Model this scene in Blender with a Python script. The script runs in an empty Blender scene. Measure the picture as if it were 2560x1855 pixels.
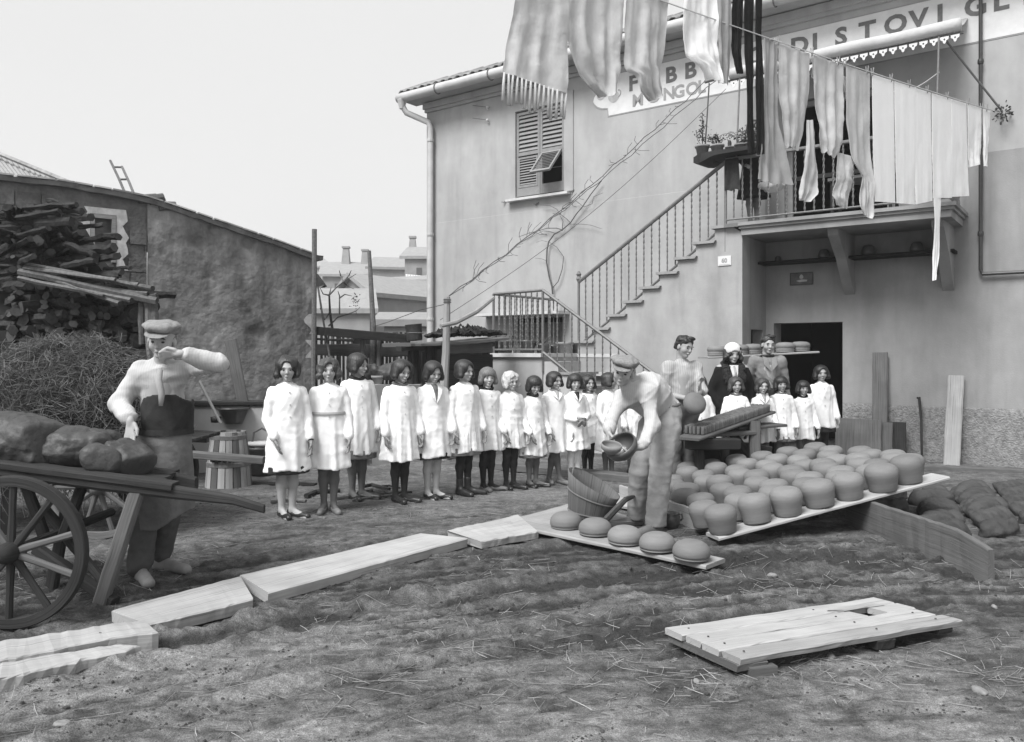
import bpy, bmesh, math, random
import numpy as np
from mathutils import Vector, Matrix

# ------------------------------------------------------------------ camera, sky, sun, exposure
S = bpy.context.scene
COL = S.collection
R = math.radians
cam_d = bpy.data.cameras.new('camera')
cam = bpy.data.objects.new('camera', cam_d); COL.objects.link(cam)
cam.location = (0, 0, 1.52); cam.rotation_euler = (R(90), 0, 0)
cam_d.sensor_width = 36; cam_d.lens = 36*2000/2560
cam_d.shift_y = -47.5/2560
cam_d.clip_start = .05; cam_d.clip_end = 2000
cam_d.dof.use_dof = False
S.camera = cam

SUN_EL, SUN_AZ = 53, 219        # azimuth the light comes from: behind the camera, to its left
W = bpy.data.worlds.new('World'); S.world = W; W.use_nodes = True
wn = W.node_tree.nodes; wl = W.node_tree.links
for n in list(wn): wn.remove(n)
wo = wn.new('ShaderNodeOutputWorld'); bg = wn.new('ShaderNodeBackground')
sk = wn.new('ShaderNodeTexSky'); sk.sky_type = 'NISHITA'; sk.sun_disc = False
sk.sun_elevation = R(SUN_EL); sk.sun_rotation = R(SUN_AZ)
sk.dust_density = 6; sk.air_density = 1.5; sk.ozone_density = 0; sk.altitude = 50
bw = wn.new('ShaderNodeRGBToBW'); mx = wn.new('ShaderNodeMix'); mx.data_type = 'FLOAT'
mx.inputs[0].default_value = .72           # how much of the sky is an even cloud layer
mx.inputs[3].default_value = 7.0
wl.new(sk.outputs[0], bw.inputs[0]); wl.new(bw.outputs[0], mx.inputs[2])
# soft cloud mottling over the whole dome
tc = wn.new('ShaderNodeTexCoord'); nz = wn.new('ShaderNodeTexNoise'); nz.inputs['Scale'].default_value = 1.1
nz.inputs['Detail'].default_value = 4; mr = wn.new('ShaderNodeMapRange')
mr.inputs[3].default_value = .93; mr.inputs[4].default_value = 1.07
ml = wn.new('ShaderNodeMath'); ml.operation = 'MULTIPLY'
wl.new(tc.outputs['Generated'], nz.inputs['Vector']); wl.new(nz.outputs[0], mr.inputs[0])
wl.new(mx.outputs[0], ml.inputs[0]); wl.new(mr.outputs[0], ml.inputs[1])
wl.new(ml.outputs[0], bg.inputs['Color']); bg.inputs['Strength'].default_value = .068
wl.new(bg.outputs[0], wo.inputs['Surface'])

sd = bpy.data.lights.new('sun', 'SUN'); sd.energy = 2.5; sd.angle = R(26); sd.color = (1, 1, 1)
sun = bpy.data.objects.new('sun', sd); COL.objects.link(sun)
_a = R(SUN_AZ); _e = R(SUN_EL)
sdir = Vector((math.sin(_a)*math.cos(_e), math.cos(_a)*math.cos(_e), math.sin(_e)))
sun.rotation_euler = (-sdir).to_track_quat('-Z', 'Y').to_euler()
sun.location = (-3, -3, 12)
S.view_settings.view_transform = 'Standard'; S.view_settings.look = 'None'
S.view_settings.gamma = 1; S.view_settings.use_curve_mapping = False
S.view_settings.exposure = 1.08
S.cycles.max_bounces = 5; S.cycles.diffuse_bounces = 3; S.cycles.glossy_bounces = 2
S.cycles.volume_bounces = 1; S.cycles.transparent_max_bounces = 4

# ------------------------------------------------------------------ numbers
rnd = random.Random(7)
F = 2000.; HZ = 880.; CH = 1.52
def P(px, py, Y): return np.array([(px-1280)/F*Y, Y, CH+(HZ-py)/F*Y])
def GR(px, py, z=0.):
    Y = (CH-z)*F/(py-HZ); return np.array([(px-1280)/F*Y, Y, z])
# the factory front: s runs along it to the right, d comes out of it, z is up
FA = np.array([.802, -.5973]); FN = np.array([-.5973, -.802]); F0 = np.array([4.88, 11.8])
def W3(s, d, z): q = F0+FA*s+FN*d; return np.array([q[0], q[1], z])
def fs(px, d=0.):
    x = (px-1280)/F
    return -(F0[0]+FN[0]*d-x*(F0[1]+FN[1]*d))/(FA[0]-x*FA[1])
def fz(px, py, d=0.):
    s = fs(px, d); Y = F0[1]+FA[1]*s+FN[1]*d
    return CH+(HZ-py)/F*Y
def FP(px, py, d=0.): return W3(fs(px, d), d, fz(px, py, d))

_tab = np.random.RandomState(3).rand(256, 256)
def vn2(x, y, seed=0):
    x = np.asarray(x, float)+seed*17.3; y = np.asarray(y, float)+seed*9.1
    xi = np.floor(x).astype(int); yi = np.floor(y).astype(int); fx = x-xi; fy = y-yi
    fx = fx*fx*(3-2*fx); fy = fy*fy*(3-2*fy)
    a = _tab[xi & 255, yi & 255]; b = _tab[(xi+1) & 255, yi & 255]
    c = _tab[xi & 255, (yi+1) & 255]; d = _tab[(xi+1) & 255, (yi+1) & 255]
    return (a*(1-fx)+b*fx)*(1-fy)+(c*(1-fx)+d*fx)*fy-.5
def fbm2(x, y, o=4, seed=0):
    r = 0; a = 1
    for k in range(o): r = r+a*vn2(x*2**k, y*2**k, seed+k*3); a *= .5
    return r

# ------------------------------------------------------------------ materials (all greys: the photograph is black and white)
MATS = {}
def mat(name, v, rough=.85, var=.2, scale=6., bump=.3, bscale=40., bdist=.004, wood=0, spec=.3, stain=0., coord='Object', stripes=None, dark=0., sss=0, lines=0, vs=(1,1,1)):
    m = bpy.data.materials.new(name); m.use_nodes = True; nt = m.node_tree; N = nt.nodes; L = nt.links
    b = N['Principled BSDF']; b.inputs['Roughness'].default_value = rough
    b.inputs['Specular IOR Level'].default_value = spec
    t = N.new('ShaderNodeTexCoord'); mp = N.new('ShaderNodeMapping')
    if wood: L.new(t.outputs['UV'], mp.inputs[0]); mp.inputs['Scale'].default_value = (1.1, 42, 1)
    else: L.new(t.outputs[coord], mp.inputs[0]); mp.inputs['Scale'].default_value = vs
    n1 = N.new('ShaderNodeTexNoise'); n1.inputs['Scale'].default_value = 1.6 if wood else scale
    n1.inputs['Detail'].default_value = 8; n1.inputs['Roughness'].default_value = .62
    L.new(mp.outputs[0], n1.inputs['Vector'])
    r1 = N.new('ShaderNodeMapRange'); r1.inputs[1].default_value = .3; r1.inputs[2].default_value = .7
    r1.inputs[3].default_value = v*(1-var); r1.inputs[4].default_value = v*(1+var)
    L.new(n1.outputs[0], r1.inputs[0]); out = r1.outputs[0]
    def mul(a, bsock):
        q = N.new('ShaderNodeMath'); q.operation = 'MULTIPLY'; L.new(a, q.inputs[0]); L.new(bsock, q.inputs[1]); return q.outputs[0]
    if wood:      # broad weathering patches and dark cracks along the grain
        n3 = N.new('ShaderNodeTexNoise'); n3.inputs['Scale'].default_value = 3.; L.new(t.outputs['UV'], n3.inputs['Vector']); n3.inputs['Detail'].default_value = 5
        r3 = N.new('ShaderNodeMapRange'); r3.inputs[1].default_value = .3; r3.inputs[2].default_value = .7; r3.inputs[3].default_value = .82; r3.inputs[4].default_value = 1.14
        L.new(n3.outputs[0], r3.inputs[0]); out = mul(out, r3.outputs[0])
        n4 = N.new('ShaderNodeTexNoise'); mp4 = N.new('ShaderNodeMapping'); mp4.inputs['Scale'].default_value = (1.1, 60, 1)
        L.new(t.outputs['UV'], mp4.inputs[0]); L.new(mp4.outputs[0], n4.inputs['Vector']); n4.inputs['Scale'].default_value = 1.; n4.inputs['Detail'].default_value = 3
        r4 = N.new('ShaderNodeMapRange'); r4.inputs[1].default_value = .60; r4.inputs[2].default_value = .68; r4.inputs[3].default_value = 1.; r4.inputs[4].default_value = .6
        L.new(n4.outputs[0], r4.inputs[0]); out = mul(out, r4.outputs[0])
    if stain:     # long rain stains and blotches
        mp2 = N.new('ShaderNodeMapping'); mp2.inputs['Scale'].default_value = (1., 1., .28); L.new(t.outputs['Object'], mp2.inputs[0])
        n2 = N.new('ShaderNodeTexNoise'); n2.inputs['Scale'].default_value = 1.7; n2.inputs['Detail'].default_value = 7; n2.inputs['Roughness'].default_value = .6
        L.new(mp2.outputs[0], n2.inputs['Vector'])
        r2 = N.new('ShaderNodeMapRange'); r2.inputs[1].default_value = .35; r2.inputs[2].default_value = .65; r2.inputs[3].default_value = 1-stain; r2.inputs[4].default_value = 1+stain*.6
        L.new(n2.outputs[0], r2.inputs[0]); out = mul(out, r2.outputs[0])
        mp5 = N.new('ShaderNodeMapping'); mp5.inputs['Scale'].default_value = (5., 5., .35); L.new(t.outputs['Object'], mp5.inputs[0])
        n5 = N.new('ShaderNodeTexNoise'); n5.inputs['Scale'].default_value = 1.; n5.inputs['Detail'].default_value = 5; L.new(mp5.outputs[0], n5.inputs['Vector'])
        r5 = N.new('ShaderNodeMapRange'); r5.inputs[1].default_value = .55; r5.inputs[2].default_value = .75; r5.inputs[3].default_value = 1.; r5.inputs[4].default_value = 1-stain*.7
        L.new(n5.outputs[0], r5.inputs[0]); out = mul(out, r5.outputs[0])
    if dark:      # dark specks and pits
        n6 = N.new('ShaderNodeTexNoise'); n6.inputs['Scale'].default_value = 3.2; n6.inputs['Detail'].default_value = 6; L.new(t.outputs['Object'], n6.inputs['Vector'])
        r6 = N.new('ShaderNodeMapRange'); r6.inputs[1].default_value = .58; r6.inputs[2].default_value = .68; r6.inputs[3].default_value = 1.; r6.inputs[4].default_value = 1-dark
        L.new(n6.outputs[0], r6.inputs[0]); out = mul(out, r6.outputs[0])
    if stripes:   # woven stripes, in local x
        wv = N.new('ShaderNodeTexWave'); wv.bands_direction = 'X'; wv.inputs['Scale'].default_value = stripes[0]; wv.inputs['Distortion'].default_value = 1.5
        L.new(t.outputs['Object'], wv.inputs['Vector'])
        r7 = N.new('ShaderNodeMapRange'); r7.inputs[1].default_value = .5; r7.inputs[2].default_value = .8; r7.inputs[3].default_value = 1.; r7.inputs[4].default_value = stripes[1]
        L.new(wv.outputs[0], r7.inputs[0]); out = mul(out, r7.outputs[0])
    if wood or name.startswith('clay') or name in ('smock', 'terracotta', 'shed_stone', 'tile', 'twig'):     # each board or pot has a tone of its own
        oi = N.new('ShaderNodeObjectInfo'); r9 = N.new('ShaderNodeMapRange'); r9.inputs[3].default_value = .96 if name == 'smock' else .82; r9.inputs[4].default_value = 1.03 if name == 'smock' else 1.16; L.new(oi.outputs['Random'], r9.inputs[0]); out = mul(out, r9.outputs[0])
    L.new(out, b.inputs['Base Color'])
    if bump:
        bn = N.new('ShaderNodeTexNoise'); bn.inputs['Scale'].default_value = bscale if not wood else 2.; bn.inputs['Detail'].default_value = 6
        L.new(mp.outputs[0], bn.inputs['Vector'])
        bp = N.new('ShaderNodeBump'); bp.inputs['Strength'].default_value = bump; bp.inputs['Distance'].default_value = bdist
        L.new(bn.outputs[0], bp.inputs['Height']); L.new(bp.outputs[0], b.inputs['Normal'])
    if name in ('linen', 'linen_mid', 'sheet', 'smock'):     # thin cloth lets some light through
        tr = N.new('ShaderNodeBsdfTranslucent'); ms = N.new('ShaderNodeMixShader'); ms.inputs[0].default_value = .1 if name == 'smock' else (.45 if name == 'sheet' else .35); L.new(out, tr.inputs['Color']); L.new(b.outputs[0], ms.inputs[1]); L.new(tr.outputs[0], ms.inputs[2]); L.new(ms.outputs[0], N['Material Output'].inputs['Surface'])
    MATS[name] = m; return m

mat('wood_light', .31, wood=1, var=.16, bump=.35, bdist=.006)
mat('wood_mid', .11, wood=1, spec=.2, var=.26, bump=.6, bdist=.006)
mat('wood_dark', .032, wood=1, spec=.15, var=.35, bump=.6, bdist=.006)
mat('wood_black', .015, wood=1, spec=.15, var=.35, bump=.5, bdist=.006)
mat('bark', .02, var=.7, scale=14, bump=1., bscale=38, bdist=.012)
mat('log_end', .05, var=.35, scale=30, bump=.4)
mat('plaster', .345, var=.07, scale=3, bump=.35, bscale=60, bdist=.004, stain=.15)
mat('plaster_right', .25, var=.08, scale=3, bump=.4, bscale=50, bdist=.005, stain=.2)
mat('plaster_low', .385, var=.07, scale=3, bump=.4, bscale=50, bdist=.005, stain=.14)
mat('plaster_stair', .32, var=.08, scale=4, bump=.4, bscale=50, bdist=.005, stain=.2)
mat('plinth_stucco', .20, var=.4, scale=20, bump=1., bscale=45, bdist=.02, stain=.2)
mat('shed_plaster', .25, var=.38, scale=3.2, bump=1., bscale=9, bdist=.03, stain=.6, dark=.5)
mat('shed_stone', .13, var=.35, scale=7, bump=1., bscale=20, bdist=.02, stain=.3)
mat('old_render', .5, var=.3, scale=8, bump=.5)
mat('stone_pale', .5, var=.12, scale=8, bump=.2)
mat('tread', .27, var=.15, scale=8, bump=.2)
mat('tile', .2, var=.4, scale=5, bump=.5)
mat('gutter', .42, var=.12, scale=5, bump=.1, rough=.6, spec=.4)
mat('soffit', .12, var=.2, scale=4)
mat('paint_white', .6, var=.08, scale=6, bump=.15)
mat('sign_grey', .28, var=.1, scale=9, bump=.1)
mat('sign_pale', .40, var=.15, scale=9, bump=.1)
mat('sign_dark', .13, var=.25, scale=12, bump=.1)
mat('shutter', .22, var=.12, scale=9, bump=.15, rough=.6)
mat('iron', .13, var=.25, scale=25, bump=.3, rough=.55, spec=.5)
mat('iron_dark', .03, var=.3, scale=25, bump=.3, rough=.5, spec=.5)
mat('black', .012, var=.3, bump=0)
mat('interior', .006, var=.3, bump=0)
mat('clay', .16, rough=.7, var=.10, scale=7, bump=.35, bscale=9, bdist=.004, spec=.35, vs=(1, 1, 7))
mat('clay_cup', .13, rough=.8, var=.1, scale=20, bump=.1)
mat('clay_raw', .038, rough=.6, var=.3, scale=7, bump=.7, bscale=16, bdist=.02, spec=.5)
mat('clay_dark', .05, rough=.35, var=.3, scale=9, bump=.2, spec=.6)
mat('clay_loaf', .05, rough=.8, var=.3, scale=8, bump=.8, bscale=30, bdist=.012)
mat('terracotta', .22, rough=.85, var=.25, scale=9, bump=.2)
mat('leaf', .06, var=.4, scale=20, bump=.1)
mat('straw', .28, var=.5, scale=9, bump=0)
mat('straw_heap', .105, var=.5, scale=9, bump=0)
mat('straw_dark', .07, var=.6, scale=9, bump=0)
mat('straw_core', .03, var=.6, scale=30, bump=1., bscale=60, bdist=.03)
mat('twig', .1, var=.4, scale=30, bump=.3)
mat('rope', .5, var=.2, scale=60, bump=.3)
mat('smock', .88, rough=.95, var=.035, scale=10, bump=.35, bscale=26, bdist=.006, spec=.1)
mat('sheet', .93, rough=.95, var=.02, scale=6, bump=.2, bscale=30, bdist=.004, spec=.1)
mat('linen', .62, rough=.95, var=.1, scale=5, bump=.5, bscale=24, bdist=.008, spec=.1)
mat('linen_mid', .42, rough=.95, var=.16, scale=5, bump=.5, bscale=24, bdist=.008, spec=.1)
mat('linen_dark', .17, rough=.95, var=.2, scale=8, bump=.4, spec=.1)
mat('cloth_black', .014, rough=.95, var=.4, scale=8, bump=.3, spec=.1)
mat('cloth_dark', .035, rough=.95, var=.35, scale=10, bump=.4, spec=.1)
mat('cloth_grey', .12, rough=.95, var=.25, scale=12, bump=.4, spec=.1)
mat('shirt', .43, rough=.95, var=.08, scale=9, bump=.5, bscale=22, bdist=.01, spec=.1, stripes=(19, .92))
mat('shirt_striped', .42, rough=.95, var=.14, scale=9, bump=.4, bscale=22, bdist=.008, spec=.1, stripes=(13, .82))
mat('jacket', .2, rough=.9, var=.1, scale=9, bump=.5, bscale=22, bdist=.008, spec=.15)
mat('trousers_pale', .27, rough=.95, var=.16, scale=7, bump=.6, bscale=20, bdist=.012, spec=.1)
mat('trousers', .085, rough=.95, var=.25, scale=7, bump=.6, bscale=20, bdist=.012, spec=.1)
mat('apron_dark', .03, rough=.9, var=.3, scale=7, bump=.5, bscale=20, bdist=.01, spec=.15)
mat('apron', .13, rough=.9, var=.35, scale=6, bump=.7, bscale=16, bdist=.014, spec=.15)
mat('cap', .19, rough=.95, var=.3, scale=60, bump=.5, bscale=90)
mat('cap_pale', .2, rough=.95, var=.2, scale=40, bump=.5, bscale=90)
mat('skin', .33, rough=.6, var=.06, scale=14, bump=.1, bscale=60, bdist=.002, spec=.35)
mat('skin_hand', .2, rough=.6, var=.1, scale=14, bump=.1, bscale=60, bdist=.002, spec=.3)
mat('skin_dark', .17, rough=.6, var=.12, scale=14, bump=.2, bscale=60, bdist=.002, spec=.35)
mat('skin_pale', .40, rough=.6, var=.05, scale=14, bump=.1, bscale=60, bdist=.002, spec=.35)
mat('hair_black', .018, rough=.45, var=.5, scale=30, bump=.6, bscale=70, bdist=.006, spec=.5, vs=(3, 3, .6))
mat('hair_brown', .045, rough=.5, var=.5, scale=30, bump=.6, bscale=70, bdist=.006, spec=.5, vs=(3, 3, .6))
mat('hair_mid', .12, rough=.5, var=.5, scale=30, bump=.6, bscale=70, bdist=.006, spec=.5, vs=(3, 3, .6))
mat('hair_blonde', .42, rough=.5, var=.3, scale=30, bump=.6, bscale=70, bdist=.006, spec=.4, vs=(3, 3, .6))
mat('fur', .02, rough=1, var=.7, scale=40, bump=1., bscale=60, bdist=.02)
mat('feature', .035, rough=.5, var=.2, bump=0)
mat('lip', .2, rough=.5, var=.2, bump=0)
mat('stocking_pale', .34, rough=.9, var=.1, bump=.2)
mat('stocking_white', .7, rough=.9, var=.06, bump=.2)
mat('stocking_grey', .11, rough=.9, var=.15, bump=.2)
mat('stocking_dark', .02, rough=.9, var=.2, bump=.2)
mat('shoe', .018, rough=.4, var=.3, bump=.1, spec=.5)
mat('shoe_grey', .13, rough=.6, var=.3, bump=.1, spec=.4)
mat('mud_foot', .2, rough=.9, var=.3, bump=.4)
mat('enamel', .4, rough=.4, var=.3, scale=14, bump=.1, spec=.5)
mat('far_wall', .24, var=.18, scale=1.2, bump=.1, coord='Object')
mat('far_roof', .25, var=.12, scale=4, bump=.2, bscale=8)
mat('far_window', .08, var=.2, bump=0)
mat('pebble', .2, var=.3, scale=20)

# ------------------------------------------------------------------ mesh building
KSC = False
def KS(p, k=1.17): return np.array([p[0]*k, p[1]*k, CH-(CH-p[2])*k])
class MB:
    def __init__(s): s.v = []; s.f = []; s.uv = []; s.mi = []; s.m = 0; s.hasuv = False
    def face(s, idx, uv=None):
        s.f.append(tuple(idx)); s.uv.append(uv); s.mi.append(s.m)
        if uv: s.hasuv = True
    def add(s, pts): n = len(s.v); s.v.extend([tuple(map(float, p)) for p in pts]); return n
    def poly(s, pts): n = s.add(pts); s.face(range(n, n+len(pts))); return s
    def box(s, c, size, X=(1,0,0), Z=(0,0,1)):
        X = np.array(X, float); X /= np.linalg.norm(X); Z = np.array(Z, float); Z -= X*(Z@X); Z /= np.linalg.norm(Z); Y = np.cross(Z, X)
        c = np.array(c, float); h = np.array(size)/2
        secs = []
        for sx in (-1, 1):
            secs.append([c+X*h[0]*sx+Y*h[1]*a+Z*h[2]*b for a, b in ((-1,-1),(1,-1),(1,1),(-1,1))])
        return s.loft(secs)
    def loft(s, secs, caps=True, closed=True):
        n = len(secs[0]); base = s.add([p for sec in secs for p in sec])
        u = [0.]
        for i in range(1, len(secs)): u.append(u[-1]+float(np.linalg.norm(np.array(secs[i][0])-np.array(secs[i-1][0]))))
        q = [0.]; s0 = secs[len(secs)//2]
        for k in range(n): q.append(q[-1]+float(np.linalg.norm(np.array(s0[(k+1) % n])-np.array(s0[k]))))
        off = (base*.37) % 7
        for i in range(len(secs)-1):
            for k in range(n if closed else n-1):
                a = base+i*n+k; b = base+i*n+(k+1) % n
                s.face((a, b, b+n, a+n), ((u[i]+off, q[k]+off), (u[i]+off, q[k+1]+off), (u[i+1]+off, q[k+1]+off), (u[i+1]+off, q[k]+off)))
        if caps:
            for i, rev in ((0, True), (len(secs)-1, False)):
                ids = [base+i*n+k for k in range(n)]
                if rev: ids = ids[::-1]
                s.face(ids, tuple((float(k)*.01+off, q[k]+off) for k in (range(n-1, -1, -1) if rev else range(n))))
        return s
    def tube(s, pts, r, n=6, caps=True):
        pts = [np.array(p, float) for p in pts]; m = len(pts)
        rr = r if hasattr(r, '__len__') else [r]*m
        secs = []; up = None
        for i, p in enumerate(pts):
            t = pts[min(i+1, m-1)]-pts[max(i-1, 0)]; t = t/(np.linalg.norm(t)+1e-9)
            if up is None: up = np.array([0, 0, 1.]) if abs(t[2]) < .9 else np.array([1., 0, 0])
            a = np.cross(up, t); a /= np.linalg.norm(a)+1e-9; b = np.cross(t, a); up = b
            secs.append([p+(a*math.cos(2*math.pi*k/n)+b*math.sin(2*math.pi*k/n))*rr[i] for k in range(n)])
        return s.loft(secs, caps)
    def lathe(s, prof, c=(0,0,0), n=24, M=None, sx=1, sy=1):
        secs = []
        for r, z in prof:
            secs.append([np.array([math.cos(2*math.pi*k/n)*r*sx, math.sin(2*math.pi*k/n)*r*sy, z]) for k in range(n)])
        if M is not None: secs = [[np.array(M @ Vector(p)) for p in q] for q in secs]
        secs = [[p+np.array(c) for p in q] for q in secs]
        return s.loft(secs)
    def grid(s, V):     # V: (n,m,3)
        n, m = V.shape[:2]; base = s.add(V.reshape(-1, 3))
        for i in range(n-1):
            for j in range(m-1):
                a = base+i*m+j; s.face((a, a+1, a+m+1, a+m))
        return s
    def build(s, name, material, parent=None, smooth=False, loc=None, local=False):
        me = bpy.data.meshes.new(name)
        if KSC: s.v = [tuple(KS(p)) for p in s.v]
        V = s.v
        if parent is not None and loc is None: loc = None
        org = np.zeros(3)
        if not local:
            o = parent
            while o is not None: org += np.array(o.location); o = o.parent
        if loc is not None: org = org+np.array(loc)
        V = [tuple(np.array(p)-org) for p in s.v]
        me.from_pydata(V, [], s.f)
        for mm in (material if isinstance(material, (list, tuple)) else [material]): me.materials.append(MATS[mm] if isinstance(mm, str) else mm)
        if s.hasuv:
            uvl = me.uv_layers.new(name='UVMap'); flat = []
            for f, u in zip(s.f, s.uv): flat.extend(u if u else [(0., 0.)]*len(f))
            uvl.data.foreach_set('uv', np.array(flat, 'f').ravel())
        if any(s.mi): me.polygons.foreach_set('material_index', s.mi)
        if smooth: me.polygons.foreach_set('use_smooth', [True]*len(me.polygons))
        me.update()
        o = bpy.data.objects.new(name, me); COL.objects.link(o)
        if loc is not None: o.location = tuple(loc)
        if parent is not None: o.parent = parent
        return o

def tag(o, label=None, cat=None, group=None, kind=None):
    if label: o['label'] = label
    if cat: o['category'] = cat
    if group: o['group'] = group
    if kind: o['kind'] = kind
    return o
def thing(name, label, cat, loc=(0,0,0), group=None, rz=0):
    o = bpy.data.objects.new(name, None); COL.objects.link(o); o.empty_display_size = .1
    o.location = tuple(map(float, loc)); o.rotation_euler = (0, 0, rz)
    return tag(o, label, cat, group)
def dup(o, loc=None, rot=None, label=None, parent=None, scale=None):
    c = o.copy(); COL.objects.link(c)
    if parent is not None: c.parent = parent
    if loc is not None: c.location = tuple(loc)
    if rot is not None: c.rotation_euler = rot
    if scale is not None: c.scale = scale
    if label: c['label'] = label
    for ch in list(o.children): dup(ch, parent=c)
    return c

def plank_secs(p0, p1, w, th, up=(0,0,1), jit=.004, seed=0, taper=(1, 1), ch=None, warp=0., cut=(0, 0), n=None):
    """sections of a worn board; p0,p1 centre line of its TOP face."""
    rr = np.random.RandomState(seed+1); p0 = np.array(p0, float); p1 = np.array(p1, float)
    X = p1-p0; Lg = np.linalg.norm(X); X /= Lg; Z = np.array(up, float); Z -= X*(Z@X); Z /= np.linalg.norm(Z); Y = np.cross(Z, X)
    n = n or max(3, int(Lg/.09)); c = ch if ch is not None else min(.35*th, .012)
    jl = np.cumsum(rr.randn(n)*jit*.5); jr = np.cumsum(rr.randn(n)*jit*.5); jl -= jl.mean(); jr -= jr.mean()
    secs = []
    for i in range(n):
        t = i/(n-1); h = w/2*(taper[0]*(1-t)+taper[1]*t); e = rr.randn(8)*jit*.3
        wz = warp*math.sin(math.pi*t)
        a, b = -h+jl[i]+e[0], h+jr[i]+e[1]
        prof = [(a+c, 0), (b-c, 0), (b, -c), (b, -th+c*.4), (b-c*.4, -th), (a+c*.4, -th), (a, -th+c*.4), (a, -c)]
        row = []
        for y, z in prof:
            k = 0
            if i == 0: k = cut[0]*y
            if i == n-1: k = cut[1]*y
            row.append(p0+X*(Lg*t+k)+Y*y+Z*(z+wz+rr.randn()*jit*.15))
        secs.append(row[::-1])
    return secs
def plank(name, p0, p1, w, th, material='wood_mid', parent=None, **k):
    m = MB(); m.loft(plank_secs(p0, p1, w, th, **k)); return m.build(name, material, parent)

# ------------------------------------------------------------------ smooth solids: distance fields turned into one continuous skin
def smin(a, b, k):
    h = np.clip(.5+.5*(b-a)/k, 0, 1); return b*(1-h)+a*h-k*h*(1-h)
def smax(a, b, k): return -smin(-a, -b, k)
def axis(a, b, h, fine=()):
    out = [a]
    while out[-1] < b:
        st = h
        for lo, hi, f in fine:
            if lo <= out[-1] <= hi: st = f
        out.append(out[-1]+st)
    return np.array(out)
class SDF:
    def __init__(s, lo, hi, h, zfine=()):
        hx, hy, hz = h if hasattr(h, '__len__') else (h, h, h)
        s.xs = axis(lo[0], hi[0], hx); s.ys = axis(lo[1], hi[1], hy); s.zs = axis(lo[2], hi[2], hz, zfine)
        s.D = np.full((len(s.xs), len(s.ys), len(s.zs)), .5); s.I = np.zeros(s.D.shape, np.int8)
        s.h = max(hx, hy, hz)
    def sub(s, lo, hi, pad):
        sl = []
        for ax, a, b in zip((s.xs, s.ys, s.zs), lo, hi):
            i = max(0, int(np.searchsorted(ax, a-pad))-1); j = min(len(ax), int(np.searchsorted(ax, b+pad))+1); sl.append(slice(i, max(j, i+1)))
        sl = tuple(sl); X, Y, Z = np.meshgrid(s.xs[sl[0]], s.ys[sl[1]], s.zs[sl[2]], indexing='ij', sparse=True); return sl, X, Y, Z
    def put(s, sl, d, k, mid, op='u'):
        c = s.D[sl]
        if op == 'u':
            s.I[sl] = np.where(d < c, mid, s.I[sl]); s.D[sl] = smin(c, d, k) if k > 0 else np.minimum(c, d)
        elif op == 's': s.D[sl] = smax(c, -d, k) if k > 0 else np.maximum(c, -d)
        elif op == 'i': s.D[sl] = smax(c, d, k) if k > 0 else np.maximum(c, d)
    def cap(s, a, b, r1, r2=None, k=.01, m=0, op='u', fy=1., fx=1.):
        r2 = r1 if r2 is None else r2; a = np.array(a, float); b = np.array(b, float)
        R_ = max(r1, r2)/min(fy, fx, 1.); sl, X, Y, Z = s.sub(np.minimum(a, b)-R_, np.maximum(a, b)+R_, .03+k)
        d = b-a; dd = d@d+1e-12; px, py, pz = X-a[0], Y-a[1], Z-a[2]
        t = np.clip((px*d[0]+py*d[1]+pz*d[2])/dd, 0, 1)
        q = np.sqrt(((px-t*d[0])*fx)**2+((py-t*d[1])*fy)**2+(pz-t*d[2])**2)-(r1+(r2-r1)*t)
        s.put(sl, q, k, m, op); return s
    def ell(s, c, r, k=.01, m=0, op='u', M=None):
        r = np.array(r, float); R_ = r.max(); c = np.array(c, float); sl, X, Y, Z = s.sub(c-R_, c+R_, .03+k)
        x, y, z = X-c[0], Y-c[1], Z-c[2]
        if M is not None: x, y, z = (M[0][i]*x+M[1][i]*y+M[2][i]*z for i in range(3))
        q0 = np.sqrt((x/r[0])**2+(y/r[1])**2+(z/r[2])**2); q1 = np.sqrt((x/r[0]**2)**2+(y/r[1]**2)**2+(z/r[2]**2)**2)
        s.put(sl, q0*(q0-1)/(q1+1e-9), k, m, op); return s
    def chain(s, pts, rs, k=.01, m=0, **kw):
        for i in range(len(pts)-1): s.cap(pts[i], pts[i+1], rs[i], rs[i+1], k, m, **kw)
        return s
    def fn(s, f, k=0, m=0, op='u'):
        X, Y, Z = np.meshgrid(s.xs, s.ys, s.zs, indexing='ij', sparse=True)
        s.put((slice(None),)*3, f(X, Y, Z), k, m, op); return s
    def wrinkle(s, amp, sc, seed=0, stretch=(1, 1, 1)):
        rr = np.random.RandomState(seed); X, Y, Z = np.meshgrid(s.xs, s.ys, s.zs, indexing='ij', sparse=True); w = 0
        for i in range(6):
            v = rr.randn(3)*np.array(stretch); v = v/np.linalg.norm(v)*sc*(.6+rr.rand()*1.3); v2 = rr.randn(3)*sc*.5
            w = w+np.sin(X*v[0]+Y*v[1]+Z*v[2]+rr.rand()*6+1.6*np.sin(X*v2[0]+Y*v2[1]+Z*v2[2]))
        s.D = s.D+w*amp/2.4; return s
    def crease(s, amp, sc, seed=0, stretch=(1, 1, 1)):
        rr = np.random.RandomState(seed); X, Y, Z = np.meshgrid(s.xs, s.ys, s.zs, indexing='ij', sparse=True); w = 0
        for i in range(4):
            v = rr.randn(3)*np.array(stretch); v = v/np.linalg.norm(v)*sc*(.6+rr.rand()); v2 = rr.randn(3)*sc*.45; v3 = rr.randn(3)*sc*.25; q = X*v[0]+Y*v[1]+Z*v[2]+rr.rand()*6+1.8*np.sin(X*v2[0]+Y*v2[1]+Z*v2[2]); w = w+(1-2*np.sqrt(np.abs(np.sin(q))))*(.5+.5*np.sin(X*v3[0]+Y*v3[1]+Z*v3[2]+i))
        s.D = s.D-w*amp/1.6; return s
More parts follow.
